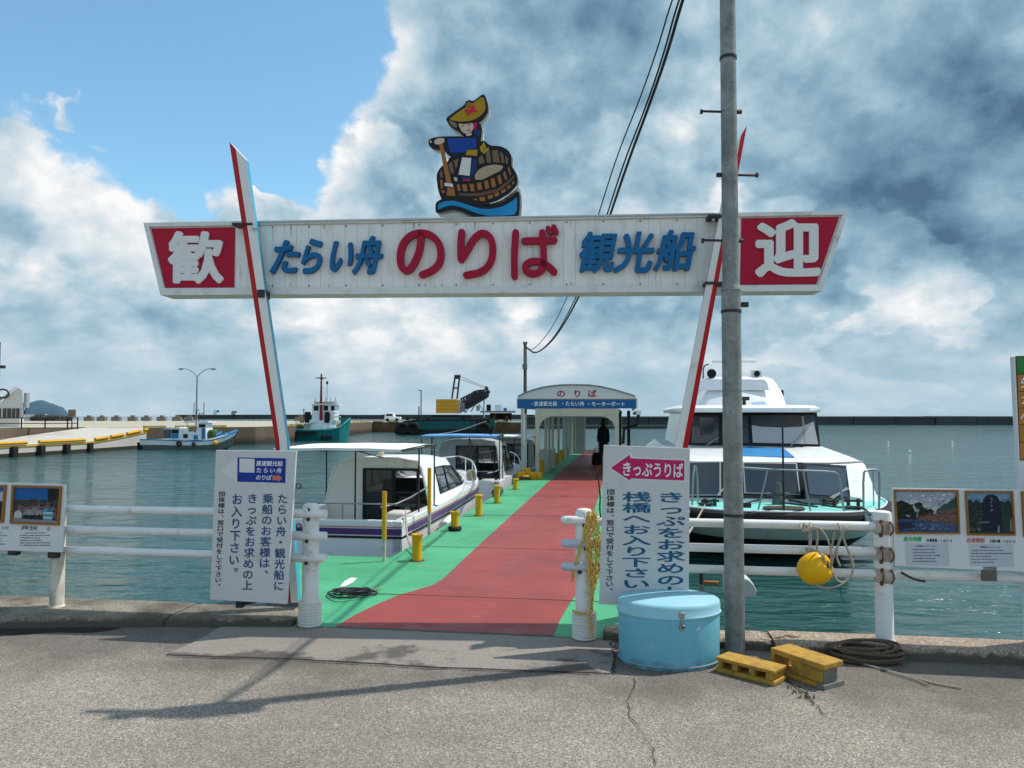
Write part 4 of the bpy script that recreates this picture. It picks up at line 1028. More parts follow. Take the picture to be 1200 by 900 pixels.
lb_ = pboard('white board with framed photo of visitors on the railing at far left', [(-200,559),(76.3,567.8),(72.2,647.3),(-200,638)])
t9 = lambda x, y: (x/9, 560+y/9)
t7 = t9
picture(lb_, [t9(135,75),t9(660,88),t9(632,500),t9(112,482)], [
    (pm('blue', (.01,.12,.38), .15), full), (pm('darktree', (.01,.02,.03)), [(.72,.98),(1,1),(1,0),(.75,0),(.78,.5),(.74,.72)]), (pm('crowd', (.06,.055,.05), .9, 90), rag(0,1,.66,.03,16,0,4)),
    (pm('people', (.20,.13,.12), .9, 80), rag(.1,.95,.45,.05,16,.15,6)), (pm('cars', (.34,.33,.36), .6, 60), [(.22,.2),(.24,.36),(.5,.40),(.66,.34),(.62,.2)]), (pm('dark2', (.02,.02,.03)), [(.25,.1),(.25,.2),(.7,.22),(.7,.1)]),
    (pm('shirtw', (.55,.56,.56), .2), [(.02,.1),(.03,.28),(.12,.34),(.2,.24),(.2,.1)]), (pm('head', (.20,.10,.08)), [(.16,.34),(.16,.45),(.2,.48),(.24,.42),(.22,.32)]),
    (pm('teal', (.06,.35,.42), .1), [(.68,.05),(.66,.3),(.70,.42),(.82,.42),(.90,.34),(.88,.05)]), (pm('stripe', (.60,.62,.62), .1), [(.68,.12),(.67,.17),(.88,.17),(.88,.12)]), (pm('stripe', (.60,.62,.62), .1), [(.67,.26),(.67,.31),(.89,.31),(.89,.26)]),
    (pm('head', (.20,.10,.08)), [(.72,.42),(.72,.56),(.76,.6),(.81,.55),(.80,.42)]), (pm('ground', (.30,.29,.32)), [(0,0),(1,0),(1,.07),(0,.09)])], 2.6, specks=[(pm('leafd', (.008,.014,.010)), .76,1,.3,.98,50,.025),(pm('leafg', (.03,.05,.03)), 0,.72,.5,.66,50,.02),(pm('face', (.30,.16,.13)), .25,.66,.42,.62,22,.018),(pm('shirt3', (.45,.30,.33)), .25,.66,.3,.5,22,.022),(pm('white3', (.6,.6,.6)), .25,.64,.2,.36,16,.022),(pm('black3', (.012,.012,.015)), .2,.7,.1,.5,30,.02)])
picture(lb_, [t9(-420,70),t9(76,76),t9(44,472),t9(-440,455)], [(pm('blue', (.01,.12,.38), .15), full), (pm('cloudw', (.60,.60,.60)), [(.85,.6),(1,.5),(1,.9),(.9,.85)]), (pm('darktree', (.01,.02,.03)), rag(0,1,.62,.08,12,0,4))], 2.6)
words(lb_, '爽快', M('caption_grey', (.16,.20,.20), .5), 222,498,400,510,52, .03, 1.2); words(lb_, '感', M('caption_grey', (.16,.20,.20), .5), 492,515,535,516,46, .0)
words(lb_, 'い', M('caption_blue', (.02,.05,.3), .5), 22,505,60,506,40,.03,.5); words(lb_, 'り', M('caption_blue', (.02,.05,.3), .5), 60,507,96,508,40,.03,.5)
for k, (x0, x1) in enumerate(((262,478),(212,528),(212,420),(212,440),(212,528),(212,528))): marks(lb_, x0, x1, 573+k*26, 15, k+30)
for k, x1 in enumerate((20,70,22,18,45)): marks(lb_, -200, x1, 570+k*30, 15, k+40)
mb = MB(); q = PB.pix(14, 648); mb.box((q.x-.04,0,q.z-.02), (q.x+.04,.05,q.z+.02)); mb.build('board_bracket', dark_metal, lb_); mb = MB(); q = PB.pix(62, 650); mb.box((q.x-.05,0,q.z-.03), (q.x+.03,.05,q.z+.02)); mb.build('board_bracket', dark_metal, lb_)

# tall colourful notice at the right edge
NF = Frame(L3(0, 6.0), RZ)
nb_ = thing('notice_board', 'tall white-edged notice with green header and orange rows at the right picture edge', 'sign', NF.o, RZ)
Q = [NF.pix(*p) for p in ((1187.5,418),(1420,410),(1420,760),(1204,744))]
Q[2].z = 0.0; Q[3].z = 0.0
mb = MB(); mb.slab([(q.x, 0, q.z) for q in Q], (0, .05, 0)); mb.build('notice_panel', M('notice_white', (.62,.63,.64), .45), nb_, smooth=False)
c5 = lambda x, y: (1140+x/4.5, 400+y/4.5)
fn = lambda l: bfn(-.001*l, NF)
MB().face([fn(1)(*p) for p in (c5(224,78),c5(900,60),c5(900,640),c5(248,628))]).build('notice_border', print_black, nb_, smooth=False)
MB().face([fn(2)(*p) for p in (c5(229,84),c5(895,66),c5(895,160),c5(234,170))]).build('green_header', M('notice_green', (.03,.20,.05), .5), nb_, smooth=False)
om = M('notice_orange', (.42,.17,.02), .5)
ys = [(176,262),(266,350),(354,438),(442,530),(534,622)]
for k, (y0, y1) in enumerate(ys):
    xa = 235+(y0-176)*.035; MB().face([fn(2)(*p) for p in (c5(xa,y0),c5(895,y0-12),c5(895,y1-10),c5(xa+3,y1))]).build('orange_row', om, nb_, smooth=False)
    mb = MB()
    for chh, x0 in zip('矢カ小船汽'[k], (250,)):
        if k < 3: put_glyph(mb, chh, fn(3), c5(x0,0)[0], c5(x0+62,0)[0], c5(0,y0+12)[1], c5(0,y1-14)[1], .02)
    if mb.v: mb.build('row_lettering', wt, nb_, smooth=False)

# ================================================================== tub
tub_c = (781-600)*5.42/900
tub = thing('lidded_tub', 'pale blue oval lidded storage tub standing on the asphalt beside the steel pole', 'tub', (tub_c+.005, 5.43, 0), 0.02)
tm = custom('tub_paint', .4)
c = tm.mix(tm.noise(3, 8, .65), (.10,.36,.46), (.17,.48,.58)); tz = tm.n('ShaderNodeSeparateXYZ'); tm.L.new(tm.co, tz.inputs[0]); c = tm.mix(tm.rng(tm.noise(2.2, 9, .75, tm.mp((7, 7, 1))), .50, .72, 0, .45), c, (.16,.30,.34)); tq = tm.n('ShaderNodeMath', operation='ADD'); tm.L.new(tz.outputs[2], tq.inputs[0]); tm.L.new(tm.rng(tm.noise(12, 8, .7), .3, .7, -.06, .06), tq.inputs[1]); c = tm.mix(tm.rng(tq.outputs[0], .055, -.01, 0, .75), c, (.10,.10,.085)); c = tm.mix(tm.rng(tm.noise(7, 9, .7), .62, .70, 0, .6), c, (.35,.55,.60)); c = tm.mix(tm.rng(tm.noise(20, 6, .7), .70, .74, 0, .8), c, (.20,.15,.12))
tm.L.new(c, tm.b.inputs['Base Color']); tm.L.new(tm.bump(tm.noise(4, 3), .12, .02), tm.b.inputs['Normal'])
W_, D_ = .355, .27
MB().lathe([(.93,.004),(.96,.0),(.975,.05),(.985,.2),(.99,.33),(.98,.345)], seg=56, sx=W_, sy=D_).build('tub_body', tm.m, tub, ang=50)
MB().lathe([(.98,.343),(1.012,.342),(1.022,.352),(1.012,.356),(1.0,.36),(1.0,.405),(.985,.425),(.93,.436),(.5,.447),(.05,.452)], seg=56, sx=W_, sy=D_).build('tub_lid', M('tub_lid_sunlit', (.30,.55,.62), .5, var=.10, sc_=4, dirt=.15, dcol=(.2,.33,.36), ds=6), tub, ang=50)  # lid colour is paler than the body, sunlight on its top painted in
MB().lathe([(.985,.020),(.995,.024),(.985,.03)], seg=56, sx=W_, sy=D_).build('base_rim', M('tub_rim', (.22,.30,.32), .6), tub)
ax = .028; ay = -D_*math.sqrt(1-(ax/W_)**2)
for nm, z, d in (('latch_plate', .375, (.035,.012,.035)), ('hasp', .335, (.014,.012,.05)), ('latch_plate', .295, (.034,.014,.03))):
    MB().cbox((ax, ay-.004, z), d, Matrix.Rotation(.05, 3, 'Z')).build(nm, M('latch_metal', (.35,.34,.32), .4, .9), tub, bevel=.002)
MB().ball((ax+.003, ay-.013, .298), .009, 8, 6).build('latch_knob', dark_metal, tub)
wsc = M('scuff_white', (.5,.62,.64), .7)
f = lambda u, z: ((lambda x: (x, -D_*.99*math.sqrt(1-(x/(W_*.99))**2)-.002, z))(u))
MB().face([f(.115,.265),f(.14,.28),f(.152,.306),f(.155,.282),f(.172,.295),f(.15,.268)]).build('scuff', wsc, tub, smooth=False)

# ================================================================== yellow concrete blocks
ym = custom('yellow_block_paint', .75)
c = ym.mix(ym.noise(10, 7), (.36,.19,.015), (.50,.29,.03)); c = ym.mix(ym.rng(ym.noise(13, 10, .8), .46, .64, 0, .75), c, (.17,.08,.025)); c = ym.mix(ym.rng(ym.noise(40, 6, .7), .66, .74, 0, .7), c, (.22,.18,.13))
ym.L.new(c, ym.b.inputs['Base Color']); ym.L.new(ym.bump(ym.noise(90, 5), .8, .004), ym.b.inputs['Normal'])
conc = M('raw_concrete', (.20,.185,.16), .9, bump=.8, bs=90, var=.25)
def block1(corner_px, D0, rz, L_, H_, W_):
    pass
b1o = atz(838.5, 787, 0); b1e = atz(900, 803, 0)
v = b1e-b1o; rz1 = math.atan2(v.y, v.x); Lb = v.length*1.12
blk = thing('concrete_block', 'smaller yellow three-holed concrete block lying flat at the foot of the steel pole', 'concrete block', b1o, rz1)
def holed(L_, W, H, holes, zlo, zhi, ends=.02):
    """front face along x, depth along y, cells run through the depth; both ends grooved"""
    mb = MB(); xs = [0]; 
    for a_, b_ in holes: xs += [a_, b_]
    xs.append(L_)
    mb.box((0,0,0), (L_,W,zlo)); mb.box((0,0,zhi), (L_,W,H))
    for i in range(0, len(xs), 2):
        a_, b_ = xs[i], xs[i+1]
        if i == 0: a_ = ends
        if i == len(xs)-2: b_ = L_-ends
        mb.box((a_,0.001,zlo), (b_,W-.001,zhi))
    return mb
H1 = .098
holed(Lb, .17, H1, [(Lb*.10,Lb*.28),(Lb*.38,Lb*.57),(Lb*.67,Lb*.85)], .030, .074, .018).build('block_body', ym.m, blk, bevel=.006)
b2o = atz(903, 787, 0); b2e = atz(953, 805, 0)
v = b2e-b2o; rz2 = math.atan2(v.y, v.x); Lb2 = v.length*1.24
blk2 = thing('concrete_block', 'larger yellow concrete block with one open cell and flanged ends beside the coiled rope', 'concrete block', b2o, rz2)
mb = MB(); H2 = .158; W2 = .19
mb.box((0,0,0), (Lb2,W2,.028)); mb.box((0,0,H2-.036), (Lb2,W2,H2)); mb.box((.0,.0,.028), (.03,W2,H2-.036)); mb.box((Lb2*.36,.022,.028), (Lb2-.03,W2-.022,H2-.036))
mb.build('block_body', ym.m, blk2, bevel=.006)
MB().box((Lb2-.0295,.03,.029), (Lb2-.024,W2-.03,H2-.037)).build('grooved_end', conc, blk2)
MB().box((Lb2-.055,-.001,-.001+.001), (Lb2+.002,W2+.001,.0295)).build('bare_corner', conc, blk2)

# ================================================================== ropes and float
HK = 6.
def coil(cx, cy, z0, n, rx, ry, r, mat, name, label, cat, seed, rz=0., jit=.12, extra=None, grp=None):
    rn = random.Random(seed); t = thing(name, label, cat, (cx, cy, z0), rz)
    P = []
    ox = oy = 0.
    for k in range(n*10):
        if k % 9 == 0: tx, ty = rn.uniform(-.28, .28)*rx, rn.uniform(-.28, .28)*ry
        ox += (tx-ox)*.25; oy += (ty-oy)*.25
        a_ = k*2*math.pi/10; f = 1+.30*math.sin(k*.17+seed)+rn.uniform(-jit, jit); 
        P.append((ox+rx*f*math.cos(a_)+.04*math.sin(k*.05*seed), oy+ry*f*math.sin(a_), r+abs(math.sin(k*.37))*r*3.4*(k/(n*10))+r*HK*(k/(n*10))+rn.uniform(0, r*HK*.12)))
    MB().tube(P, r, 7, 2).build('coil', mat, t, loc=(0,0,0), rot=(.10 if HK > 2 else 0, 0, 0))
    if extra: 
        for e in extra: MB().tube(e, r*.8, 6, 2).build('loose_end', mat, t)
    return t
p = atz(1020, 775, 0)
rp = coil(p.x-.02, p.y+.02, 0, 15, .19, .085, .011, brown_rope, 'rope_coil', 'brown rope piled in a loose coil on the asphalt against the right kerb', 'rope', 3, RZ, .16)
e1 = [(-.02,-.02,.03)]+[(atz(x, y, .01)-Vector((p.x-.02, p.y+.02, 0))) for x, y in ((995,772),(1010,778),(1035,784),(1060,791),(1095,801),(1126,806))]
e1 = [Vector(e1[0])]+[Matrix.Rotation(-RZ, 3, 'Z') @ Vector(q) for q in e1[1:]]
MB().tube(e1, .0065, 6, 2).build('loose_end', rope_mat, rp)
e2 = [Matrix.Rotation(-RZ, 3, 'Z') @ (atz(x, y, .012)-Vector((p.x-.02, p.y+.02, 0))) for x, y in ((1040,787),(1058,792),(1075,797),(1088,803))]
MB().tube(e2, .006, 6, 2).build('loose_end', rope_mat, rp)
e3 = [Matrix.Rotation(-RZ, 3, 'Z') @ (atz(x, y, .035)-Vector((p.x-.02, p.y+.02, 0))) for x, y in ((955,753),(970,757),(985,760),(1000,768))]
MB().tube(e3, .016, 8, 2).build('rope_end', rope_mat, rp)
e4 = [Matrix.Rotation(-RZ, 3, 'Z') @ (atz(x, y, .035)-Vector((p.x-.02, p.y+.02, 0))) for x, y in ((972,763),(985,764),(995,766),(1003,769))]
MB().tube(e4, .021, 8, 2).build('taped_end', M('blue_grey_tape', (.07,.085,.11), .6, var=.4, sc_=30), rp)
HK = 1.
p = atz(412, 696, .1)
r2 = coil(p.x, p.y, .1, 5, .17, .13, .008, print_black, 'rope_coil', 'dark thin rope loosely coiled on green deck behind the left white post', 'rope', 5, 0, .25)
MB().tube([(.14,.05,.02),(.2,.10,.02),(.24,.14,.02)], .009, 6, 2).build('loose_end', M('tan_rope', (1,1,1)), r2)
# yellow float
FT = Frame(L3(0, 5.86), RZ)
q = FT.pix(955, 666.5, 0); zf = q.z
flo = thing('net_float', 'yellow plastic net float roped to the railing below the big white boat', 'float', FT.m @ q, RZ)
Rf = Vector((.74,-.55,.38)).to_track_quat('Z', 'Y').to_matrix()
fm = M('float_yellow', (.80,.42,.005), .38, var=.10, sc_=10, bump=.1, dirt=.12, dcol=(.35,.2,.03), ds=14)
mb = MB(); prof = [(.018,.06),(.020,.095),(.032,.106),(.050,.108),(.078,.098),(.104,.066),(.116,.02),(.114,-.02),(.102,-.062),(.078,-.096),(.050,-.108),(.032,-.106),(.020,-.095),(.018,-.06)]
rings = [[tuple(Rf @ Vector((r_*math.cos(2*math.pi*i/32), r_*math.sin(2*math.pi*i/32), z_))) for i in range(32)] for r_, z_ in prof]
mb.loft(rings); mb.build('float_body', fm, flo)
MB().cyl(Rf @ Vector((0,0,.085)), Rf @ Vector((0,0,.1005)), .0185, seg=14).build('float_hole_shade', print_black, flo)  # black disc paints the shade inside the float's bore
def rp_(pxs, r=.0085): return [tuple(Vector(FT.pix(x, y, d_))-Vector((q.x, 0, q.z))) for x, y, d_ in pxs]
z7 = lambda x, y: (920+x/8.18, 590+y/8.18)
ropes = [[(150,190,.03),(150,240,-.05),(185,275,-.06),(225,250,-.03),(175,185,.05),(205,205,-.05),(235,270,-.06),(232,350,-.05),(240,430,-.05)],
         [(240,185,.05),(245,240,-.05),(250,330,-.05),(238,430,-.06)],
         [(245,235,-.05),(300,225,-.06),(315,300,-.06),(305,380,-.05),(305,450,-.04)],
         [(250,230,-.05),(330,230,-.06),(400,320,-.05),(440,430,-.05),(445,540,-.05),(440,620,-.04),(470,710,-.05),(540,765,-.05),(590,740,-.05)],
         [(240,430,-.06),(310,455,-.08),(370,510,-.09),(390,580,-.09)],
         [(280,765,-.06),(350,810,-.06),(440,815,-.06),(540,780,-.06),(620,720,-.05),(655,640,-.05),(640,540,-.05),(600,440,-.05),(560,340,-.05),(520,210,-.06),(505,195,.03)],
         [(600,200,.03),(570,220,-.05),(545,300,-.05),(500,420,-.05),(460,520,-.05),(440,610,-.05),(430,660,-.04)],
         [(620,205,.04),(590,225,-.05),(530,330,-.04),(490,440,-.04),(495,530,-.04),(530,600,-.04)],
         [(470,280,.05),(460,350,.05),(450,430,.05)], [(195,435,-.05),(235,425,-.08),(275,445,-.06),(235,462,-.06),(200,450,-.05)],
         [(650,640,-.05),(655,580,-.045),(640,530,-.05)], [(215,215,-.06),(180,205,-.06),(165,250,-.05),(210,280,.0),(245,240,.04)]]
for R_ in ropes:
    P = [tuple(Vector(FT.pix(*z7(x, y), d_))-Vector((q.x, 0, q.z))) for x, y, d_ in R_]
    MB().tube(P, .0078, 7, 2).build('rope', rope_mat, flo)

# ================================================================== pier bollards and mooring piles
for s, t, h in ((-2.36, 8.42, .30), (-2.37, 10.6, .30), (-2.36, 12.2, .32), (-2.36, 14.0, .31), (-2.38, 16.6, .30)): pass
bdat = [(488.7,657,626,'first yellow bollard on the green deck, nearest the gate'), (533,622,599.5,'second yellow bollard from the gate with black rubber round its foot'), (561,604.5,580,'third yellow bollard from the gate, mooring line hung behind it'), (582.5,589.5,569,'fourth yellow bollard from the gate beside the white boat bow'), (604,573.5,561,'fifth yellow bollard from the gate, just before the pier pole')]
for i, (px, yb_, yt_, lb) in enumerate(bdat):
    p = atz(px, yb_, .1); h = (yb_-yt_)*p.y/900
    b = thing('mooring_bollard', lb, 'bollard', p, 0, 'yellow bollards along the green deck')
    r = .056
    MB().lathe([(r*1.02,0),(r*.98,.01),(r*.98,h-.03),(r*1.18,h-.028),(r*1.2,h-.006),(r*1.1,h),(r*.3,h+.004)], seg=20).build('bollard_body', yellow_paint, b)
    MB().lathe([(r*1.5,0),(r*1.5,.008),(r,.009)], seg=12).build('foot_plate', rust, b)
    if i == 1: MB().tube([(r*1.25*math.cos(a_), r*1.25*math.sin(a_), .035) for a_ in [k*math.pi/6 for k in range(12)]], .03, 8, 0, True).build('rubber_ring', black_rubber, b)
for px, yb_, yt_, lb in ((450,658,577,'short yellow-topped mooring pile at the pier edge by the boat stern'), (503,625,549,'tall yellow-topped mooring pile beside the purple-striped boat')):
    p = atz(px, yb_, .1); h = (yb_-yt_)*p.y/900
    b = thing('mooring_pile', lb, 'pile', (p.x, p.y, 0), 0)
    MB().cyl((0,0,-1.4), (0,0,.1+h*.32), .022, seg=12).build('pile_shaft', M('pile_rusty_white', (.55,.50,.42), .7, dirt=.7, dcol=(.2,.09,.04), ds=10), b)
    MB().cyl((0,0,.1+h*.32), (0,0,.1+h), .026, .026, 12).build('yellow_sleeve', yellow_paint, b)
# ================================================================== boats at the pier
win_dark = glassmat('tinted_glass', (.012,.018,.022), .88)
win_clear = glassmat('clear_glass', (.02,.028,.032), .55)
tarp_w = M('awning_white', (.78,.77,.73), .7, var=.04, dirt=.1, dcol=(.45,.42,.35))
tarp_b = M('awning_blue', (.13,.33,.62), .6, var=.08)
shaded_gel = M('cabin_shade_grey', (.36,.37,.37), .45, var=.06, dirt=.15)  # grey holds the shade on the backs of the farther cabins
cabin_cream = M('cabin_cream', (.74,.71,.64), .4, var=.04, dirt=.15, dcol=(.3,.26,.2), coat=.2)
cabin_dark = M('cabin_inside', (.10,.10,.10), .8, var=.2)
purple = M('purple_stripe', (.10,.045,.17), .4, dirt=.15); orange_l = M('orange_line', (.55,.14,.05), .5)
frame_dark = M('window_frame_dark', (.012,.012,.014), .35, var=.1)
seat_w = M('seat_vinyl', (.60,.58,.52), .5, var=.05)
def selloft(mb, rings, sel, closed=False):
    n = len(rings[0]); vs = [p for r in rings for p in r]; fs = []
    for k in range(len(rings)-1):
        for i in range(n if closed else n-1):
            if sel(k, i): j = (i+1) % n; fs.append((k*n+i, k*n+j, (k+1)*n+j, (k+1)*n+i))
    mb.add(vs, fs); return mb
def cruiser(label, s_c, t0, L_, hb, cock, roof, zd, awn, cab_mat, awz, purple_on=True, half=(.84, .66), cabin_len=3.3, door=(-.22, .66), awspan=(0.05, 1.9), topless=False):
    o = L3(s_c, t0); b = thing('cabin_cruiser', label, 'boat', o, RZ)
    def hw(y):
        u = y/L_; return hb*(.95+.05*min(1, u*3)) if u < .58 else hb*max(.02, (1-((u-.58)/.42)**2.2))
    ys = [0]+[L_*k/16 for k in range(1, 17)]
    def sheer(y): return zd+.16*(y/L_)**2
    rings = []
    for y in ys:
        w_ = hw(y); z = sheer(y); k = (y/L_)**2
        rings.append([(-w_,y,z),(-w_*.995,y,z-.25),(-w_*.93+.0,y-k*.25,-.45),(-w_*.80,y-k*.6,-.95),(0,y-k*.9,-1.25),(w_*.80,y-k*.6,-.95),(w_*.93,y-k*.25,-.45),(w_*.995,y,z-.25),(w_,y,z)])
    mb = MB(); selloft(mb, rings, lambda k, i: True); mb.face(rings[0])
    for y0, y1 in zip(ys, ys[1:]):
        if y0 >= cock-.01: mb.face([(-hw(y0),y0,sheer(y0)-.001),(hw(y0),y0,sheer(y0)-.001),(hw(y1),y1,sheer(y1)-.001),(-hw(y1),y1,sheer(y1)-.001)])
    mb.build('hull', hull_white, b, ang=30)
    # cockpit
    w_ = hb*.95; fl = zd-.42; rim = .13
    mb = MB(); mb.face([(-w_+rim,.10,fl),(w_-rim,.10,fl),(w_-rim,cock+.3,fl),(-w_+rim,cock+.3,fl)])
    for sx in (-1, 1):
        mb.box((sx*w_-(.0 if sx < 0 else rim), 0, zd-.40) if sx > 0 else (-w_, 0, zd-.40), (w_+.01, cock+.02, zd+.012) if sx > 0 else (-w_+rim, cock+.02, zd+.012))
    mb.box((-w_+rim,0.003,zd-.40),(w_-rim,.12,zd+.012)); mb.build('cockpit', hull_white, b, bevel=.012)
    if purple_on:
        for nm, m, z0, z1, e in (('purple_stripe', purple, -.17, -.09, .006), ('orange_line', orange_l, -.075, -.063, .007), ('black_rub_strip', black_rubber, -.215, -.185, .012)):
            mb = MB()
            for sx in (-1, 1):
                R_ = [[(sx*(hw(y)+e), y, sheer(y)+z0), (sx*(hw(y)+e), y, sheer(y)+z1)] for y in ys]
                selloft(mb, R_, lambda k, i: True)
            mb.face([(-hw(0)-e,-e,zd+z0),(hw(0)+e,-e,zd+z0),(hw(0)+e,-e,zd+z1),(-hw(0)-e,-e,zd+z1)])
            mb.build(nm, m, b, smooth=False)
    # cabin shell
    hB, hT = half; y0 = cock; y3 = y0+cabin_len*.62; yf = y0+cabin_len
    def ring(y, dz=0., f=1., rake=0.):
        zb = zd-.38 if y < y0+.02 else zd-.02
        return [(-hB*f,y+rake,zb),(-hB*.955*f,y+rake,zd+.12),(-(hB*.25+hT*.75)*f,y,roof-.20+dz),(-hT*.93*f,y,roof-.07+dz),(-hT*.5*f,y,roof-.012+dz),(hT*.5*f,y,roof-.012+dz),(hT*.93*f,y,roof-.07+dz),((hB*.25+hT*.75)*f,y,roof-.20+dz),(hB*.955*f,y+rake,zd+.12),(hB*f,y+rake,zb)]
    R_ = [ring(y0), ring(y0+.35), ring(y0+.75), ring(y0+cabin_len*.42, -.01, .99), ring(y3, -.05, .96, .55*cabin_len*.3)]
    fz = zd+.17
    front = [(-hB*.8,yf,zd+.05),(-hB*.76,yf,zd+.12),(-hT*.9,yf+.02,fz),(-hT*.7,yf+.06,fz+.01),(-hT*.3,yf+.1,fz+.02),(hT*.3,yf+.1,fz+.02),(hT*.7,yf+.06,fz+.01),(hT*.9,yf+.02,fz),(hB*.76,yf,zd+.12),(hB*.8,yf,zd+.05)]
    R_.append(front)
    glassf = lambda k, i: (k in (2, 3) and i in (1, 7)) or (k == 4 and 1 <= i <= 7)
    mb = selloft(MB(), R_, lambda k, i: not glassf(k, i)); cb = mb.build('cabin', cab_mat if cab_mat != cabin_cream else hull_white, b, ang=40)
    MB().box((-hB*.9,y0+.06,zd-.02),(hB*.9,yf-.25,zd+.03)).build('cabin_shade_panel', cabin_dark, b, smooth=False)  # dark panel added over the pale deck to paint the interior's shade
    MB().box((-hB*.6,y0+cabin_len*.55,zd+.03),(hB*.6,y0+cabin_len*.62,zd+.26)).build('dashboard', cabin_dark, b, smooth=False)
    # back bulkhead with the doorway left open
    dx0, dx1 = door; dz1 = roof-.16; dz0 = zd-.40; rr_ = R_[0]; yb = y0-.004
    P = [(p[0], yb, p[2]) for p in rr_]
    mb = MB()
    mb.slab([P[0], P[1], P[2], P[3], (dx0*1.0, yb, roof-.012), (dx0, yb, dz0)], (0, .03, 0)); mb.slab([P[9], (dx1, yb, dz0), (dx1, yb, roof-.05), P[6], P[7], P[8]], (0, .03, 0)) if dx1 < hT*.93 else None
    mb.slab([(dx0+.001,yb,dz1),(dx1-.001,yb,dz1),(dx1-.001,yb,roof-.05),(min(hT*.5,dx1-.002),yb,roof-.013),(dx0+.001,yb,roof-.013)], (0, .03, 0))
    mb.build('bulkhead', cab_mat, b, smooth=False)
    MB().tube([(p[0], yb+.005, p[2]) for p in rr_], .018, 8).build('bulkhead_edge', cab_mat, b)
    # door frame and sliding leaf
    mb = MB(); t_ = .035
    mb.box((dx0,yb-.02,dz0),(dx0+t_*1.3,yb-.002,dz1)); mb.box((dx1-t_,yb-.02,dz0),(dx1,yb-.002,dz1)); mb.box((dx0+t_*1.3,yb-.02,dz1-t_),(dx1-t_,yb-.002,dz1)); xm = dx0+(dx1-dx0)*.55
    mb.box((xm-t_*.8,yb-.021,dz0),(xm+t_*.8,yb-.003,dz1-t_)); df = mb.build('door_frame', frame_dark, b, smooth=False)
    MB().box((dx0+t_*1.3,yb-.012,dz0),(xm-t_*.8,yb-.008,dz1-t_)).build('door_glass', win_clear, df, smooth=False)
    MB().box((xm+t_*.8,yb+.2,dz0),(dx1-t_,yb+.25,zd+.12)).build('helm_console', cabin_dark, b, smooth=False)
    MB().box((xm+.12,yb+.19,zd-.08),(xm+.20,yb+.199,zd-.02)).build('console_plate', steel, b)
    # glazing
    for ii in (1, 7): selloft(MB(), R_, lambda k, i: (k in (2, 3) and i == ii)).build('side_window', win_dark, b, smooth=False)
    mb = selloft(MB(), R_, lambda k, i: (k == 4 and 1 <= i <= 7)); mb.build('windscreen', win_dark, b, smooth=False)
    mb = MB()
    for i in (1, 2, 7, 8): mb.tube([R_[k][i] for k in range(2, 6)], .014, 6)
    for i in (2, 4, 5, 7): mb.tube([R_[4][i], R_[5][i]], .014, 6)
    for i in ((1, 2), (7, 8)):
        for k in (2, 3, 4): mb.tube([R_[k][i[0]], R_[k][i[1]]], .016, 6)
    mb.build('window_frames', frame_dark, b)
    MB().box((-w_+.2,cock-.02,zd-.42),(w_-.2,cock+.01,zd-.40)).build('sill', frame_dark, b)
    # cockpit seats
    if not topless:
        for sx, h_ in ((.02, .26), (.36, .42)): MB().box((sx,cock*.55,fl),(sx+.32,cock*.55+.35,fl+h_)).build('seat_box', seat_w, b, bevel=.04)
    # awning on poles
    a0, a1 = awspan; aw = thing_part('awning', b)
    az = awz; hx = hb*.93
    mb = MB(); NXa = 10
    def arow(y, dz=0): return [(-hx+2*hx*k/NXa, y, az+dz+.003*math.sin(k*1.9)+(.015*math.sin(math.pi*k/NXa))) for k in range(NXa+1)]
    ra = [arow(a0), arow(a0+(a1-a0)*.33, .01), arow(a0+(a1-a0)*.66, .02), arow(a1, .0)]
    selloft(mb, ra, lambda k, i: True); selloft(mb, [[(p[0], p[1], p[2]-.02) for p in r] for r in ra], lambda k, i: True)
    for r in (ra[0], ra[-1]): selloft(mb, [r, [(p[0], p[1], p[2]-.035) for p in r]], lambda k, i: True)
    mb.build('canvas', awn, aw)
    for y in (a0+.02, a1-.02): MB().tube([(-hx,y,az-.02),(hx,y,az-.02)], .013, 6).build('cross_bar', dark_metal, aw)
    for x in (-hx, hx): MB().tube([(x,a0,az-.02),(x,a1,az-.015)], .013, 6).build('side_bar', dark_metal, aw)
    for x, y in ((-hx+.02,a0+.04),(-hx*.70,a0+.04),(hx*.28,a0+.04),(hx-.02,a0+(a1-a0)*.5),(-hx+.02,a1-.05),(hx-.02,a1-.05)):
        MB().cyl((x,y,zd),(x,y,az-.02), .012, seg=8).build('pole', dark_metal, aw)
    MB().tube([(hx*.28,a0+.04,az-.02),(hx*.1,a1+.1,az-.24)], .008, 6).build('strut', dark_metal, aw)
    # rails
    mb = MB(); rz_ = zd+.22
    for q in ([(-w_+.05,.06,rz_),(w_-.08,.06,rz_)], ): mb.tube(q, .012, 6)
    for x in (-w_+.05, -w_*.45, -w_*.40, w_*.1): mb.tube([(x,.06,zd),(x,.06,rz_)], .011, 6)
    mb.tube([(w_-.3,.06,rz_-.04),(w_-.08,.3,rz_),(w_-.06,cock,rz_+.1)], .011, 6, 1); mb.build('stern_rail', steel, b)
    mb = MB(); br_ = [(sx*(hw(L_*u)-.05), L_*u, sheer(L_*u)+.30*math.sin(min(1, (u-.66)*5)*math.pi/2)) for sx, u in ((-1,.68),(-1,.75),(-1,.85),(-1,.93),(-1,.985),(1,.985),(1,.93),(1,.85),(1,.75),(1,.68))]
    mb.tube(br_, .014, 6, 2)
    for k in (1, 2, 3, 6, 7, 8): mb.tube([br_[k], (br_[k][0], br_[k][1], sheer(br_[k][1]))], .012, 6)
    mb.build('bow_rail', M('rail_white', (.62,.63,.62), .35), b)
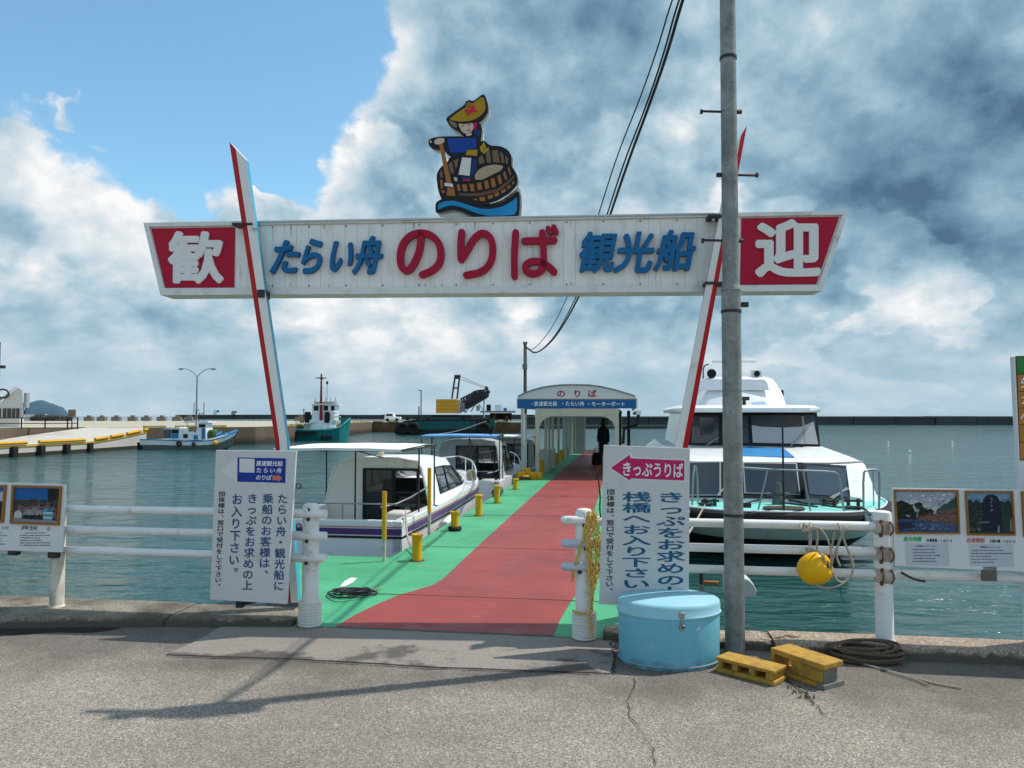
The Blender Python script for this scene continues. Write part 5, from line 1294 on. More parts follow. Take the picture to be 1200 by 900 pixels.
    MB().lathe([(.05,0),(.05,.03),(.028,.04),(.045,.06),(.045,.10),(.02,.12)], (-.1, y0+.5, roof-.015)).build('cabin_light', M('lamp_amber', (.62,.55,.36), .3), b)
    return b
def thing_part(name, parent):
    o = bpy.data.objects.new(name, None); COL.objects.link(o); o.parent = parent; return o
c1 = cruiser('white cabin cruiser with purple hull stripe and white awning, moored nearest the gate', -3.78, 9.62, 7.5, .95, 1.72, 1.06, .33, tarp_w, cabin_cream, 1.26)
for k, (ya, z) in enumerate([(.18,.86),(.19,.74),(.19,.62),(.18,.50),(.17,.39)]):
    x = .60+(.86-z)*.30; MB().slab([(x+.012,1.72+ya-.06,z),(x+.012,1.72+ya+.05+.02*k,z),(x+.022,1.72+ya+.05+.02*k,z-.04-.012*k),(x+.022,1.72+ya-.06,z-.04-.012*k)], (.004, 0, 0)).build('purple_dash', purple, c1, smooth=False)
MB().tube([(.86,.35,.42),(.93,.1,.40),(.98,-.05,.30),(1.15,-.55,.18),(1.38,-1.05,.14)], .013, 7, 2).build('mooring_line', rope_mat, c1)
mb = MB()
for k in range(4): mb.tube([(.75+.03*k,4.9,.45),(.72+.02*k,4.95,.62),(.78+.03*k,5.0,.66),(.82+.02*k,5.0,.46)], .015, 6, 2)
mb.build('hung_rope', rope_mat, c1)
cruiser('cabin cruiser with shade-grey back under a light blue awning, second along the pier', -3.78, 17.3, 5.7, .95, .85, 1.14, .20, tarp_b, shaded_gel, 1.24, False, (.80,.66), 3.0, (-.30,.66), (-.25,.75))
cruiser('small white open-backed boat with white roof, third and farthest along the pier', -3.62, 23.2, 5.0, .85, .7, .98, .10, tarp_w, shaded_gel, 1.06, False, (.70,.60), 2.4, (-.45,.55), (.0,1.5), True)
# fender buoys between hull and pier
for px, py, lb in ((520,607,'white foam pad squeezed between the striped boat and the green deck'),(572,580,'black rubber pad by the third bollard')):
    p = atz(px-8, py, .0); p = Vector((p.x, p.y, 0)); 
tagf = tag(MB().cyl((0,0,-.25),(0,.5,-.22),.10,seg=14).build('boat_fender', M('fender_white', (.68,.68,.66), .5), None, L3(-2.72, 11.3, .28), (0,0,RZ), bevel=.03), 'white foam fender lying between the purple-striped boat and pier', 'fender')
tag(MB().cyl((0,0,0),(0,.45,.0),.09,seg=14).build('boat_fender', M('fender_green', (.03,.12,.08), .6), None, L3(-2.55, 14.9, .19), (0,0,RZ), bevel=.03), 'dark green fender on the deck edge behind the fourth bollard', 'fender')

# ================================================================== big sightseeing boat
SC, TB = 2.78, 13.14
bo = L3(SC, TB); big = thing('sightseeing_boat', 'large white double-deck sightseeing boat with black fender band and turquoise bow deck', 'boat', bo, RZ)
Bi = (Matrix.Translation(bo) @ Matrix.Rotation(RZ, 4, 'Z')).inverted()
def hit(px, py, p0, n_):                    # sight line against a plane given in the boat's own axes
    o = Bi @ Vector((0,0,CAMZ)); d = Bi.to_3x3() @ pxdir(px, py); n_ = Vector(n_); return o + d*((Vector(p0)-o).dot(n_)/d.dot(n_))
PL = [(1.1,0),(1.13,.55),(1.2,1.0),(1.34,1.3),(1.6,1.6),(2.0,1.9),(2.6,2.18),(3.3,2.42),(4.5,2.54),(7,2.6),(12,2.6),(16,2.5)]
def wv(v):
    for (a_, x0), (b_, x1) in zip(PL, PL[1:]):
        if a_ <= v <= b_: return x0+(x1-x0)*(v-a_)/(b_-a_)
    return PL[-1][1]
hullg = M('hull_pale_green', (.50,.555,.50), .3, var=.05, dirt=.15, dcol=(.16,.2,.15), coat=.2)
rings = []
for v, w_ in PL:
    k = max(0, 1-(v-1.1)/6)
    rings.append([(-w_,v,-.03),(-w_*.97,v+.05*k,-.22),(-w_*.88,v+.35*k,-.55),(-w_*.70,v+.9*k,-.95),(-w_*.3,v+1.5*k,-1.3),(w_*.3,v+1.5*k,-1.3),(w_*.70,v+.9*k,-.95),(w_*.88,v+.35*k,-.55),(w_*.97,v+.05*k,-.22),(w_,v,-.03)])
mb = selloft(MB(), rings, lambda k, i: i in (0, 1, 7, 8)); mb.face(rings[-1]); mb.m = 1; selloft(mb, rings, lambda k, i: 2 <= i <= 6); mb.build('hull', [hullg, M('hull_lower_black', (.02,.028,.024), .5)], big, ang=60)  # lower hull made black to darken its reflection in the water
turq = M('deck_turquoise', (.20,.60,.53), .5, var=.08, dirt=.15, dcol=(.1,.25,.2))
mb = MB(); mb.add([(-w_, v, -.03) for v, w_ in PL]+[(w_, v, -.03) for v, w_ in PL], [(i, i+1, len(PL)+i+1, len(PL)+i) for i in range(len(PL)-1)]); mb.build('bow_deck', turq, big, smooth=False)
edge = [(-w_, v) for v, w_ in reversed(PL[1:])]+[(w_, v) for v, w_ in PL[1:]]
MB().tube([(x, y-.02, -.12) for x, y in edge], .105, 10, 1).build('rubber_band', black_rubber, big)
MB().tube([(x*.985, y+.03, -.01) for x, y in edge], .018, 8, 1).build('toe_rail', hull_white, big)
# lower cabin
def plan(h, v0, v1, vb, z):                  # front face flat in the middle, swept at the corners
    return [(-h,vb,z),(-h,v1,z),(-h*.62,v0+.04,z),(0,v0,z),(h*.62,v0+.04,z),(h,v1,z),(h,vb,z)]
wh = M('superstructure_white', (.80,.80,.79), .3, var=.03, dirt=.08, dcol=(.45,.38,.28), ds=1.5, coat=.3)
LOW = [plan(2.28,2.85,3.55,13,-.035), plan(2.27,2.90,3.6,13,.06), plan(2.17,3.35,4.0,13,.66), plan(2.12,3.42,4.1,13,.73), plan(1.98,3.9,4.5,13,.82), plan(1.9,6.1,6.5,12.5,.95)]
selloft(MB(), LOW, lambda k, i: True).build('lower_cabin', wh, big, ang=30)
MB().tube([(p[0]*1.005, p[1]-.015, p[2]-.01) for p in LOW[3][1:6]], .022, 8, 0).build('eave_trim', M('eave_grey', (.35,.34,.32), .5), big)
pl0 = (0, 2.90, .06); nl = Vector((0, -.60, .45)).normalized(); nl = Vector((0, -(.66-.06), (3.35-2.90))).normalized()
def wpane(name, pxs, p0, n_, mat, lift, parent=None, th=.012):
    mb = MB(); P = [hit(x, y, p0, n_)+n_*lift for x, y in pxs]; mb.slab(P, tuple(-n_*th)); return mb.build(name, mat, parent or big, smooth=False)
glass_lo = M('window_grey_glass', (.03,.04,.05), .06, var=.3, sc_=1.2, spec=.6)
LW = [[(806,543.5),(843,543),(843,580),(808,580)], [(872,544),(932,545),(936,579.5),(874,577.5)], [(943,546.5),(990,549.5),(992,583),(947,580)]]
nr = Vector((.42, -.75, .45)).normalized()
for P in LW[:2]:
    fr = wpane('window', P, pl0, nl, glass_lo, .045); cx = sum(p[0] for p in P)/4; cy = sum(p[1] for p in P)/4
    fp = [(x+(1.7 if x > cx else -1.7), y+(1.5 if y > cy else -1.5)) for x, y in P]; wpane('frame', fp, pl0, nl, steel, .034, fr)
wpane('window_surround', [(800,541.5),(941,542.5),(944,585),(803,583)], pl0, nl, frame_dark, .020)
# swept corner pane
c0 = LOW[1][4]; c1_ = LOW[1][5]; d_ = Vector(c1_)-Vector(c0); up = Vector(LOW[2][4])-Vector(LOW[1][4]); nr = d_.cross(up).normalized()
if nr.y > 0: nr = -nr
for nm, pts, m, l in (('window_surround', [(940,543.5),(992,546),(995,587),(943,583)], frame_dark, .02), ('window', LW[2], glass_lo, .032)): wpane(nm, pts, c0, nr, m, l)
wpane('corner_pillar', [(990,547),(1003,550),(1010,585),(995,583)], c0, nr, wh, .04)
# painted blue emblem on the sloping roof
ns = Vector((0, -(.95-.82), (6.1-3.9))).normalized()
wpane('blue_emblem', [(867,525.5),(880,523.5),(900,526),(912,524.5),(920,527),(931,536),(900,535.5),(867,534.5)], (0,3.9,.82), ns, M('emblem_blue', (.04,.24,.52), .4, var=.3, sc_=5), .012)
# upper cabin
UPX = lambda R_: [(x+.16, y, z) for x, y, z in R_]
UP = [UPX(plan(1.72,6.1,6.5,12.5,.945)), UPX(plan(1.70,6.12,6.55,12.5,.99)), UPX(plan(1.58,6.5,6.9,12.3,1.74)), UPX(plan(1.58,6.5,6.9,12.3,1.80))]
selloft(MB(), UP, lambda k, i: True).build('upper_cabin', wh, big, ang=30)
nu = Vector((0, -(1.74-.99), .38)).normalized(); pu = UP[1][3]
wpane('window_surround', [(808,483.5),(957,484),(961,524),(805,522)], pu, nu, frame_dark, .03)
gu = M('windscreen_painted_reflection', (.42,.40,.38), .08, var=.12, sc_=2, spec=.9)  # pale reflected light painted as the pane's own colour
for P, m in (([(812,488),(842,487.5),(842,519.5),(810,520)], glass_lo), ([(867,487.5),(876,488),(877,520),(867,520)], glass_lo), ([(880.5,499),(892,501),(915,502),(938,501),(953,495),(958.5,521.5),(882,519.5)], gu), ([(820,490),(836,490),(836,510),(820,511)], M('cabin_curtain', (.22,.21,.20), .6))):
    wpane('window', P, pu, nu, m, .042 if m != gu else .046)
wpane('window', [(880,487.5),(954,487),(956,500),(881,503)], pu, nu, M('upper_dark_glass', (.02,.025,.028), .06, spec=.9), .040)
wpane('mullion', [(939,489),(941,489),(945,521),(943,521)], pu, nu, M('eave_grey', (1,1,1)), .055)
# wheelhouse roof slab
RO = [[(-1.60,12.6),(-1.60,6.6),(-1.30,6.05),(-.8,5.88),(.8,5.88),(1.55,6.05),(1.92,6.6),(1.92,12.6)]]
mb = MB(); rf = RO[0]; mb.loft([[(x*.985,y+.04,1.78) for x, y in rf], [(x,y,1.82) for x, y in rf], [(x,y+.01,1.88) for x, y in rf], [(x*.93,y+.14,1.955) for x, y in rf]]); mb.build('wheelhouse_roof', wh, big, ang=40)
# flybridge
FB = lambda h, v, z, r=.0: [(-h,11,z),(-h,v+.35,z),(-h*.75,v+.08,z),(0,v,z),(h*.75,v+.08,z),(h,v+.35,z),(h,11,z)]
ctrx = hit(867, 460, (0,7.4,0), (0,-1,0)).x
sh_ = lambda R_: [(x+ctrx, y, z) for x, y, z in R_]
mb = selloft(MB(), [sh_(FB(1.13,6.9,1.93)), sh_(FB(1.06,7.15,2.3)), sh_(FB(.98,7.35,2.52)), sh_(FB(.90,7.45,2.66)), sh_(FB(.80,7.6,2.72))], lambda k, i: True)
mb.face([(x,y,2.72) for x, y, z in sh_(FB(.80,7.6,2.72))]); mb.build('flybridge', wh, big, ang=40)
nf = Vector((0,-.8,.5)).normalized(); pf = (ctrx, 7.2, 2.4)
nf = Vector((0, -(2.52-1.93), .45)).normalized(); pf = (ctrx, 6.9, 1.93)
wpane('flybridge_screen', [(819.5,450),(823,446),(895,446),(899,449.5),(901,458.5),(819,458.5)], pf, nf, M('screen_grey', (.42,.47,.52), .12, var=.1), .05)
wpane('blue_flash', [(880,473),(895,471.5),(899,476),(882,477)], pf, nf, M('pale_blue', (.42,.55,.70), .4), .05)
def bp(px, py, v): return hit(px, py, (0, v, 0), (0, -1, 0))
def part_at(mb, nm, m, par=big, **k): return mb.build(nm, m, par, **k)
q = bp(859, 424, 8.2); mb = MB(); a_ = bp(834.5,424,8.2); b_ = bp(885.5,423.5,8.2); mb.cbox((a_+b_)/2, ((b_-a_).length,.10,.085)); mb.cyl((q.x,8.2,2.7),(q.x,8.2,q.z), .07, .05, 12); mb.build('radar_scanner', wh, big, bevel=.02)
for px, m1, m2 in ((833.5, black_rubber, frame_dark), (886.5, wh, frame_dark)):
    q = bp(px, 438, 7.7); mb = MB(); mb.cyl((q.x,7.6,q.z),(q.x,7.85,q.z), .125, .07, 18) if m1 == black_rubber else mb.cbox((q.x,7.75,q.z), (.28,.2,.19)); sp_ = mb.build('loudspeaker', m1, big, bevel=.01)
    MB().cyl((q.x,7.64,q.z),(q.x,7.60,q.z), .075, seg=16).cyl((q.x,7.60,q.z),(q.x,7.585,q.z), .03, seg=10).build('speaker_cone', m2 if m1 != black_rubber else dark_metal, sp_)
    MB().cyl((q.x,7.75,2.6),(q.x,7.75,q.z-.08), .02, seg=8).build('bracket', dark_metal, sp_)
q = bp(824,430,8.3); MB().tube([(q.x,8.3,2.7),(q.x,8.3,3.05),(q.x+.15,8.3,3.1)], .018, 6, 1).build('antenna', dark_metal, big)
q = bp(914.5,460.5,8); MB().cbox(q, (.14,.2,.15)).build('side_lamp', black_rubber, big, bevel=.02)
q = bp(872,467,6.3); mb = MB(); mb.cbox(q, (.24,.14,.09)); mb.cyl((q.x,6.3,1.93),(q.x,6.3,q.z), .05, .04, 10); mb.build('searchlight', dark_metal, big, bevel=.015)
# wipers
for (x0,y0),(x1,y1),p_,n_ in (((828,523),(842,514),pu,nu),((926,524),(939,511),pu,nu),((939,511),(942,506),pu,nu),((838,583),(845,575),c0,nr),((970,585),(992,574),c0,nr),((972,587),(990,573),c0,nr)):
    MB().tube([hit(x0,y0,p_,n_)+n_*.07, hit(x1,y1,p_,n_)+n_*.06], .014, 6).build('wiper', steel, big)
# bow rails and fittings
def dk(px, py): return Bi @ atz(px, py, -.03)
def up_(px0, py0, py1, px1=None):
    a_ = dk(px0, py0); b_ = hit(px1 if px1 is not None else px0, py1, a_, (0, -1, 0)); return a_, b_
def fence_(name, base_top, r=.016, link=True):
    mb = MB(); tops = []
    for px0, py0, px1, py1 in base_top:
        a_, b_ = up_(px0, py0, py1, px1); mb.tube([a_, b_], r, 8); tops.append(b_)
    if link: mb.tube(tops, r, 8)
    mb.build(name, steel, big)
fence_('bow_rail', [(888,600,900,550),(950,601,941,551.5)]); a_, b_ = up_(989,600,553,980); c_ = up_(950,601,551.5,941)[1]; d_ = up_(865,600,548,868)[1]
MB().tube([c_, b_.lerp(c_, .08)+Vector((0,0,.0)), b_-Vector((-.05,0,.05)), a_], .020, 8, 1).tube([up_(888,600,550,900)[1], d_], .02, 8).build('bow_rail', steel, big)
a_, b_ = up_(1012,599,551,1011.5); a2, b2 = up_(1030,598,550,1031); MB().tube([a_, b_-Vector((0,0,.06)), b_+Vector((.05,0,0)), b2-Vector((.05,0,0)), b2-Vector((0,0,.06)), a2], .02, 8, 1).tube([b2-Vector((.12,0,.02)), dk(1024,592)], .014, 6).build('side_rail', steel, big)
a_, b_ = up_(811,592,545,813); a2, b2 = up_(818,590,548,817); MB().tube([a_, b_, b2, a2], .02, 8, 1).build('side_rail', steel, big)
a_, b_ = up_(918.5,600,499,917); MB().cyl(a_, b_, .022, .016, 8).build('jackstaff', dark_metal, big)
wq = dk(912, 591); wl = MB(); wl.cyl(wq, wq+Vector((0,0,.16)), .12, .10, 14); wl.cyl(wq+Vector((0,0,.16)), wq+Vector((0,0,.22)), .06, .06, 12); wl.cyl(wq+Vector((0,0,.22)), wq+Vector((0,0,.42)), .085, .05, 12); wl.cyl(wq+Vector((-.22,0,.2)), wq+Vector((.22,0,.2)), .03, .03, 8); wl.build('windlass', M('windlass_grey', (.12,.12,.11), .6, .3), big)
def bcoil(px, py, rx, ry, n, m, nm, r=.022):
    q = dk(px, py); P = []
    for k in range(n*10): a_ = k*math.pi/5; f = .55+.45*k/(n*10); P.append((q.x+rx*f*math.cos(a_), q.y+ry*f*math.sin(a_), -.0+r*(k % 3)*.5)); 
    MB().tube(P, r, 6, 1).build(nm, m, big)
bcoil(919, 598, .40, .16, 5, brown_rope, 'rope_coil'); bcoil(828, 593, .16, .10, 3, print_black, 'rope_coil'); bcoil(1000, 597.5, .18, .10, 3, print_black, 'rope_coil'); bcoil(975, 592, .12, .08, 3, brown_rope, 'rope_coil')
for pts in ([(864,596),(880,591),(900,586),(912,586)], [(912,586),(930,590),(950,594),(963,594)], [(905,588),(915,592),(940,595),(958,597)], [(963,595),(985,598),(1000,598),(1014,599),(1020,607)]):
    MB().tube([dk(x, y)+Vector((0,0,.05)) for x, y in pts], .018, 6, 2).build('deck_line', print_black, big)
for px in (832, 972, 1000):
    q = dk(px, 593); MB().cyl(q+Vector((-.09,0,0)), q+Vector((-.09,0,.14)), .035, seg=8).cyl(q+Vector((.09,0,0)), q+Vector((.09,0,.14)), .035, seg=8).cyl(q+Vector((-.17,0,.10)), q+Vector((.17,0,.10)), .025, seg=8).build('bollard_cleat', dark_metal, big)
q = dk(1031, 604); MB().lathe([(.17,-.25),(.19,-.2),(.19,-.03),(.17,.02),(.05,.03)], (q.x, q.y+.2, 0)).build('corner_fender', wh, big)
for px in (909, 923): q = hit(px, 636, (0,1.9,0), (0,-1,0)); MB().cyl(q, q+Vector((0,.5,0)), .035, seg=8).build('hull_fitting', dark_metal, big)
# mooring lines from the bow to the quay rail
for nm, lb, pts, m in (('mooring_line', 'pale mooring line dropping from the big boat bow behind the right sign', [(826,592,13.0),(815,612,9.5),(806,626,6.6)], rope_mat), ('mooring_line', 'thin dark mooring line falling from the big boat corner to the white post', [(1014,600,13.2),(1019,606,12.6),(1024,617,11.5),(1026,640,11.3)], print_black)):
    tag(MB().tube([at(x, y, D) for x, y, D in pts], .012, 6, 1).build(nm, m), lb, 'rope')
# white dock-edge fender seen past the steel pole
fq = at(872, 689, 7.2); fd = thing('dock_fender', 'curved white plastic dock fender hanging at the quay just right of the steel pole', 'fender', fq, RZ)
mb = MB(); pr = [(-.16,-.09),(.10,-.09),(.115,-.03),(.09,.03),(.045,.075),(-.01,.095),(-.16,.095)]; mb.slab([(x, 0, z) for x, z in pr], (0, .30, 0)); mb.build('fender_body', M('dock_fender_white', (.50,.52,.50), .5, dirt=.3), fd, smooth=False, bevel=.012)
MB().cyl((-.1,.15,.09), (-.1,-.6,.62), .008, seg=6).build('fender_rope', rope_mat, fd)
# ================================================================== pier shelter
CT = 19.6
CF = Frame(L3(0, CT), RZ)
can = thing('pier_shelter', 'arched-roof boarding shelter with white and blue lettered fascia over the pier', 'shelter', CF.o, RZ)
z45 = lambda x, y: (580+x/4.5, 380+y/4.5)
z75 = lambda x, y: (600+x/7.5, 440+y/7.5)
cf = lambda y: (lambda px, py: (lambda p: (p.x, y, p.z))(CF.pix(px, py, 0)))
arch = [(48,205),(52,190),(110,160),(180,135),(260,112),(350,97),(440,89),(560,87),(680,90),(780,103),(880,125),(960,148),(1040,172),(1085,190),(1092,205)]
fasc_w = M('fascia_white', (.62,.62,.60), .5, var=.05, dirt=.15); fasc_b = M('fascia_blue', (.012,.10,.27), .4, var=.08)
F0 = cf(0)
arch_p = [F0(*z75(x, y)) for x, y in arch]
MB().slab(arch_p, (0, .06, 0)).build('arched_fascia', fasc_w, can, smooth=False)
MB().slab([F0(*z75(x, y)) for x, y in ((48,214),(1092,216),(1090,290),(50,290))], (0, .06, 0)).build('blue_fascia', fasc_b, can, smooth=False)
MB().slab([F0(*z75(x, y)) for x, y in ((48,205.5),(1092,205.5),(1092,215.5),(48,213.5))], (0, .05, 0)).build('fascia_joint', M('joint_brown', (.22,.15,.12), .6), can, smooth=False)
mb = MB(); f1 = cf(-.006)
for s_, x in (('の', 392), ('り', 535), ('ば', 665)): put_glyph(mb, s_, f1, z75(x,0)[0], z75(x+78,0)[0], z75(0,124)[1], z75(0,194)[1], .03)
mb.build('red_lettering', M('letter_red2', (.40,.02,.03), .5), can, smooth=False)
mb = MB(); x = 160
for s_ in '・高速観光船':
    put_glyph(mb, s_, f1, z75(x,0)[0], z75(x+(38 if s_ != '・' else 34),0)[0], z75(0,226)[1], z75(0,270)[1], .02); x += 41 if s_ != '・' else 34
x = 425
for s_ in '・たらい舟': put_glyph(mb, s_, f1, z75(x,0)[0], z75(x+43,0)[0], z75(0,226)[1], z75(0,270)[1], .02); x += 42
x = 652
for s_ in '・モーターボート': put_glyph(mb, s_, f1, z75(x,0)[0], z75(x+44,0)[0], z75(0,228)[1], z75(0,272)[1], .02); x += 43
mb.build('white_lettering', wt, can, smooth=False)
mb = MB(); R_ = []
for y in (-.03, .09): R_.append([(p[0], y, p[2]+.02) for p in arch_p[1:-1]])
roof_m = M('roof_grey', (.30,.32,.32), .5, .3, dirt=.3)
RB = [[(p[0], y, p[2]+.012) for p in arch_p[1:-1]]+[(p[0], y, p[2]+.035) for p in reversed(arch_p[1:-1])] for y in (-.05, 12.6)]
MB().loft(RB).build('roof', roof_m, can, smooth=False)
# roof edge gutters and brackets on both sides
xl, xr = arch_p[0][0], arch_p[-1][0]; ze = F0(*z75(50, 290))[2]; zs = F0(*z75(50, 200))[2]
for x in (xl, xr): MB().box((x-.03,.07,ze-.0), (x+.03,12.5,zs)).build('side_fascia', fasc_w, can, smooth=False)
MB().box((xr+.0,-.1,ze-.16), (xr+.12,12.5,ze-.06)).build('gutter', fasc_w, can, smooth=False)
cr_m = M('frame_cream', (.50,.46,.36), .55, var=.06, dirt=.25, dcol=(.25,.2,.13))
zb = .1
xL = F0(*z45(222, 0))[0]; xR = F0(*z45(640, 0))[0]; zt = ze
def portal(y, w_=.075):
    mb = MB(); x0, x1 = xL, xR; h = w_/2; zl = zt-.20
    mb.box((x0-h,y,zb), (x0+h,y+.12,zt)); mb.box((x1-h,y,zb), (x1+h,y+.12,zt)); mb.box((x0+h,y+.01,zl), (x1-h,y+.11,zt-.003))
    for sx, xx in ((1, x0+h), (-1, x1-h)) if y < .1 else ():
        P = [(xx, y+.02, zl)]
        for k in range(7): a_ = k*math.pi/12; P.append((xx+sx*(.36-.36*math.sin(a_)), y+.02, zl-.36+.36*math.cos(a_)))
        P = [(xx,y+.02,zl),(xx+sx*.34,y+.02,zl),(xx+sx*.17,y+.02,zl-.05),(xx+sx*.07,y+.02,zl-.13),(xx,y+.02,zl-.28)]
        mb.slab(P, (0, .08, 0))
    return mb.build('portal_frame', cr_m, can, smooth=False)
for k in range(7): portal(k*2.05, .10 if k == 0 else .07)
for x in (xL-.02, (xL+xR)/2, xR+.02): MB().box((x-.04,.1,zt-.12), (x+.04,12.4,zt-.02)).build('purlin', cr_m, can, smooth=False)
for z in (.72, 1.15): MB().cyl((xR+.02,.2,z), (xR+.02,12.4,z), .025, seg=8).build('side_rail', M('rail_dark', (.1,.1,.1), .5), can)
# secondary posts
for y in (-.4,): MB().cyl((xL-.32,y,.1), (xL-.32,y,zt), .045, seg=12).build('round_post', M('post_grey', (.38,.40,.38), .5, dirt=.2), can)
for k in (1, 4): MB().cyl((xL+.0,1.0+k*2.05,.1), (xL+.0,1.0+k*2.05,zt-.1), .035, seg=10).build('round_post', M('post_grey', (1,1,1)), can)
for px, ptop in ((726, 520), (737, 496)):
    q = CF.pix(px, 520, 0); MB().cyl((q.x, .6 if px < 730 else 1.6, -.6), (q.x, .6 if px < 730 else 1.6, zt-.05), .045, seg=10).build('dark_post', frame_dark, can)
MB().tube([(xr+.05,.05,ze-.12),(xr+.05,.1,ze-.28),(xR+.5,.2,ze-.42),(xR+.18,.3,ze-.52),(xR+.15,.3,ze-.9)], .04, 8).build('downpipe', frame_dark, can)
# end panel
q0, q1 = z45(365, 488), z45(475, 678); E_ = Frame(L3(0, 32.5), RZ); a_ = E_.pix(*q0); b_ = E_.pix(*q1)
pn = MB(); pn.box((a_.x,12.9,.1), (b_.x,12.96,a_.z+.02)); ep = pn.build('end_panel', M('panel_steel', (.30,.32,.33), .5, .3, dirt=.3, dcol=(.15,.16,.16), ds=1.2), can, smooth=False)
for x in (a_.x, (a_.x+b_.x)/2+.05, b_.x): MB().box((x-.025,12.87,.1), (x+.025,12.9-.001,a_.z+.02)).build('panel_stile', M('stile_pale', (.42,.44,.44), .5), can, smooth=False)
q = E_.pix(*z45(480, 665)); MB().box((b_.x+.03,12.9,.1), (xR-.1,12.94,.28)).build('end_kerb', M('stile_pale', (1,1,1)), can, smooth=False)
# white cabinet and things under the shelter
cb_ = atz(*z45(272, 766), .1); ca = thing('deck_cabinet', 'beige waist-high cabinet standing under the shelter left side', 'cabinet', cb_, RZ)
w_ = 80/4.5*cb_.y/900; h_ = 100/4.5*cb_.y/900
MB().box((-w_/2,0,.02), (w_/2,.45,h_)).build('cabinet_body', cr_m, ca, bevel=.01); MB().box((-w_/2-.02,-.02,h_), (w_/2+.02,.47,h_+.03)).build('cabinet_top', fasc_w, ca); MB().box((-.006,-.006,.05), (.006,-.0005,h_-.03)).build('door_gap', frame_dark, ca)
for k in range(5): 
    tag(MB().lathe([(.07,0),(.07,.34),(.085,.342),(.085,.36),(.02,.365)], seg=14).build('mooring_bollard', yellow_paint, None, L3(-2.36, 21.4+k*2.1, .1)), ['sixth yellow bollard, first one inside the shelter','seventh yellow bollard, beside the shelter posts','eighth yellow bollard, deep under the shelter','ninth yellow bollard, deep under the shelter roof','tenth and last yellow bollard near the end panel'][k], 'bollard', 'yellow bollards along the green deck')
# pole carrying the cables at the pier
pb = atz(615.5, 557, .1); pp = thing('pier_pole', 'slim pole, brown above and white below, carrying the cables in front of the shelter', 'pole', pb, 0)
H_ = (557-403)*pb.y/900; hs_ = (557-485)*pb.y/900
MB().cyl((0,0,0), (0,0,hs_), .045, seg=14).build('white_section', white_paint, pp); MB().cyl((0,0,hs_), (0,0,H_), .048, .042, 14).build('brown_section', M('pole_brown', (.13,.09,.065), .8, var=.4), pp)
MB().cbox((-.01,-.05,H_-.62), (.13,.08,.14)).cbox((0,-.03,H_-.35), (.09,.09,.4)).cbox((0,0,H_+.02), (.12,.12,.06)).build('insulator_box', M('insulator', (.18,.17,.16), .6), pp)
yr = thing('drum_pile', 'cluster of yellow drums and floats heaped round the foot of the pier pole', 'drums', atz(617, 562, .1), 0)
for k, (x, y, r, h) in enumerate(((-.14,0,.12,.20),(.13,.05,.13,.18),(0,.12,.12,.28),(.30,.12,.11,.17),(-.02,-.12,.10,.12))): MB().lathe([(r*.9,0),(r,.02),(r*.97,h-.02),(r*.8,h)], (x,y,0), 14).build('drum', yellow_paint, yr)
MB().tube([(.12*math.cos(a_*.8)-.05, -.2+.07*math.sin(a_*.8), .03+.01*a_/4) for a_ in range(20)], .02, 6).build('black_rope', print_black, yr)

# ================================================================== person under the shelter
pdist = 25.0; pq = at(707, 545, pdist); pz0 = .1
person = thing('person', 'person in long dark coat and dark hat standing under the shelter, seen from behind', 'person', (at(707, 500, pdist).x, pdist, .1), RZ)
person.scale = (.76, .82, .99)
dcl = M('coat_black', (.012,.012,.014), .85, var=.2); trs = M('trousers_dark', (.02,.02,.025), .85); skin = M('skin', (.45,.28,.20), .6); hairm = M('hat_dark', (.015,.013,.012), .8)
def skinfig(name, joints, edges, mat, parent, sub=2):
    me = bpy.data.meshes.new(name); me.from_pydata([j[0] for j in joints], edges, []); me.materials.append(mat)
    o = bpy.data.objects.new(name, me); COL.objects.link(o); o.parent = parent
    sk = o.modifiers.new('skin', 'SKIN'); sk.use_smooth_shade = True
    for v, j in zip(me.skin_vertices[0].data, joints): v.radius = (j[1], j[1] if len(j) < 3 else j[2]); v.use_root = False
    me.skin_vertices[0].data[0].use_root = True
    s_ = o.modifiers.new('sub', 'SUBSURF'); s_.levels = sub; s_.render_levels = sub; return o
J = [((0,0,.80),.115,.09),((0,0,.98),.105,.085),((0,.0,1.14),.13,.09),((0,0,1.24),.055,.05),((0,-.0,1.30),.048),((0,-.01,1.38),.072,.082),((0,-.01,1.47),.06,.07),
     ((-.09,0,.74),.078),((-.095,.01,.42),.052),((-.10,.0,.08),.035),((-.105,-.11,.035),.03), ((.09,0,.74),.078),((.095,-.01,.42),.052),((.10,.03,.08),.035),((.105,-.08,.035),.03),
     ((-.17,0,1.17),.052),((-.215,.0,.93),.038),((-.20,-.06,.73),.028),((-.20,-.08,.66),.024), ((.17,0,1.17),.052),((.215,.0,.93),.038),((.205,-.05,.73),.028),((.205,-.07,.66),.024)]
Ed = [(0,1),(1,2),(2,3),(3,4),(4,5),(5,6),(0,7),(7,8),(8,9),(9,10),(0,11),(11,12),(12,13),(13,14),(2,15),(15,16),(16,17),(17,18),(2,19),(19,20),(20,21),(21,22)]
skinfig('body', J, Ed, skin, person)
mb = MB()
CR = [(.42,.20,.15),(.60,.195,.145),(.80,.18,.135),(.95,.165,.125),(1.08,.175,.12),(1.19,.19,.105),(1.25,.10,.08)]
rings = [[(rx*math.cos(2*math.pi*i/24)*(1+.03*math.sin(i*3+k)), ry*math.sin(2*math.pi*i/24), z) for i in range(24)] for k, (z, rx, ry) in enumerate(CR)]
mb.loft(rings)
for sx in (-1, 1): mb.tube([(sx*.16,0,1.18),(sx*.225,0,.95),(sx*.215,-.05,.76)], [.065,.055,.048], 10, 1)
mb.build('coat', dcl, person)
mb = MB()
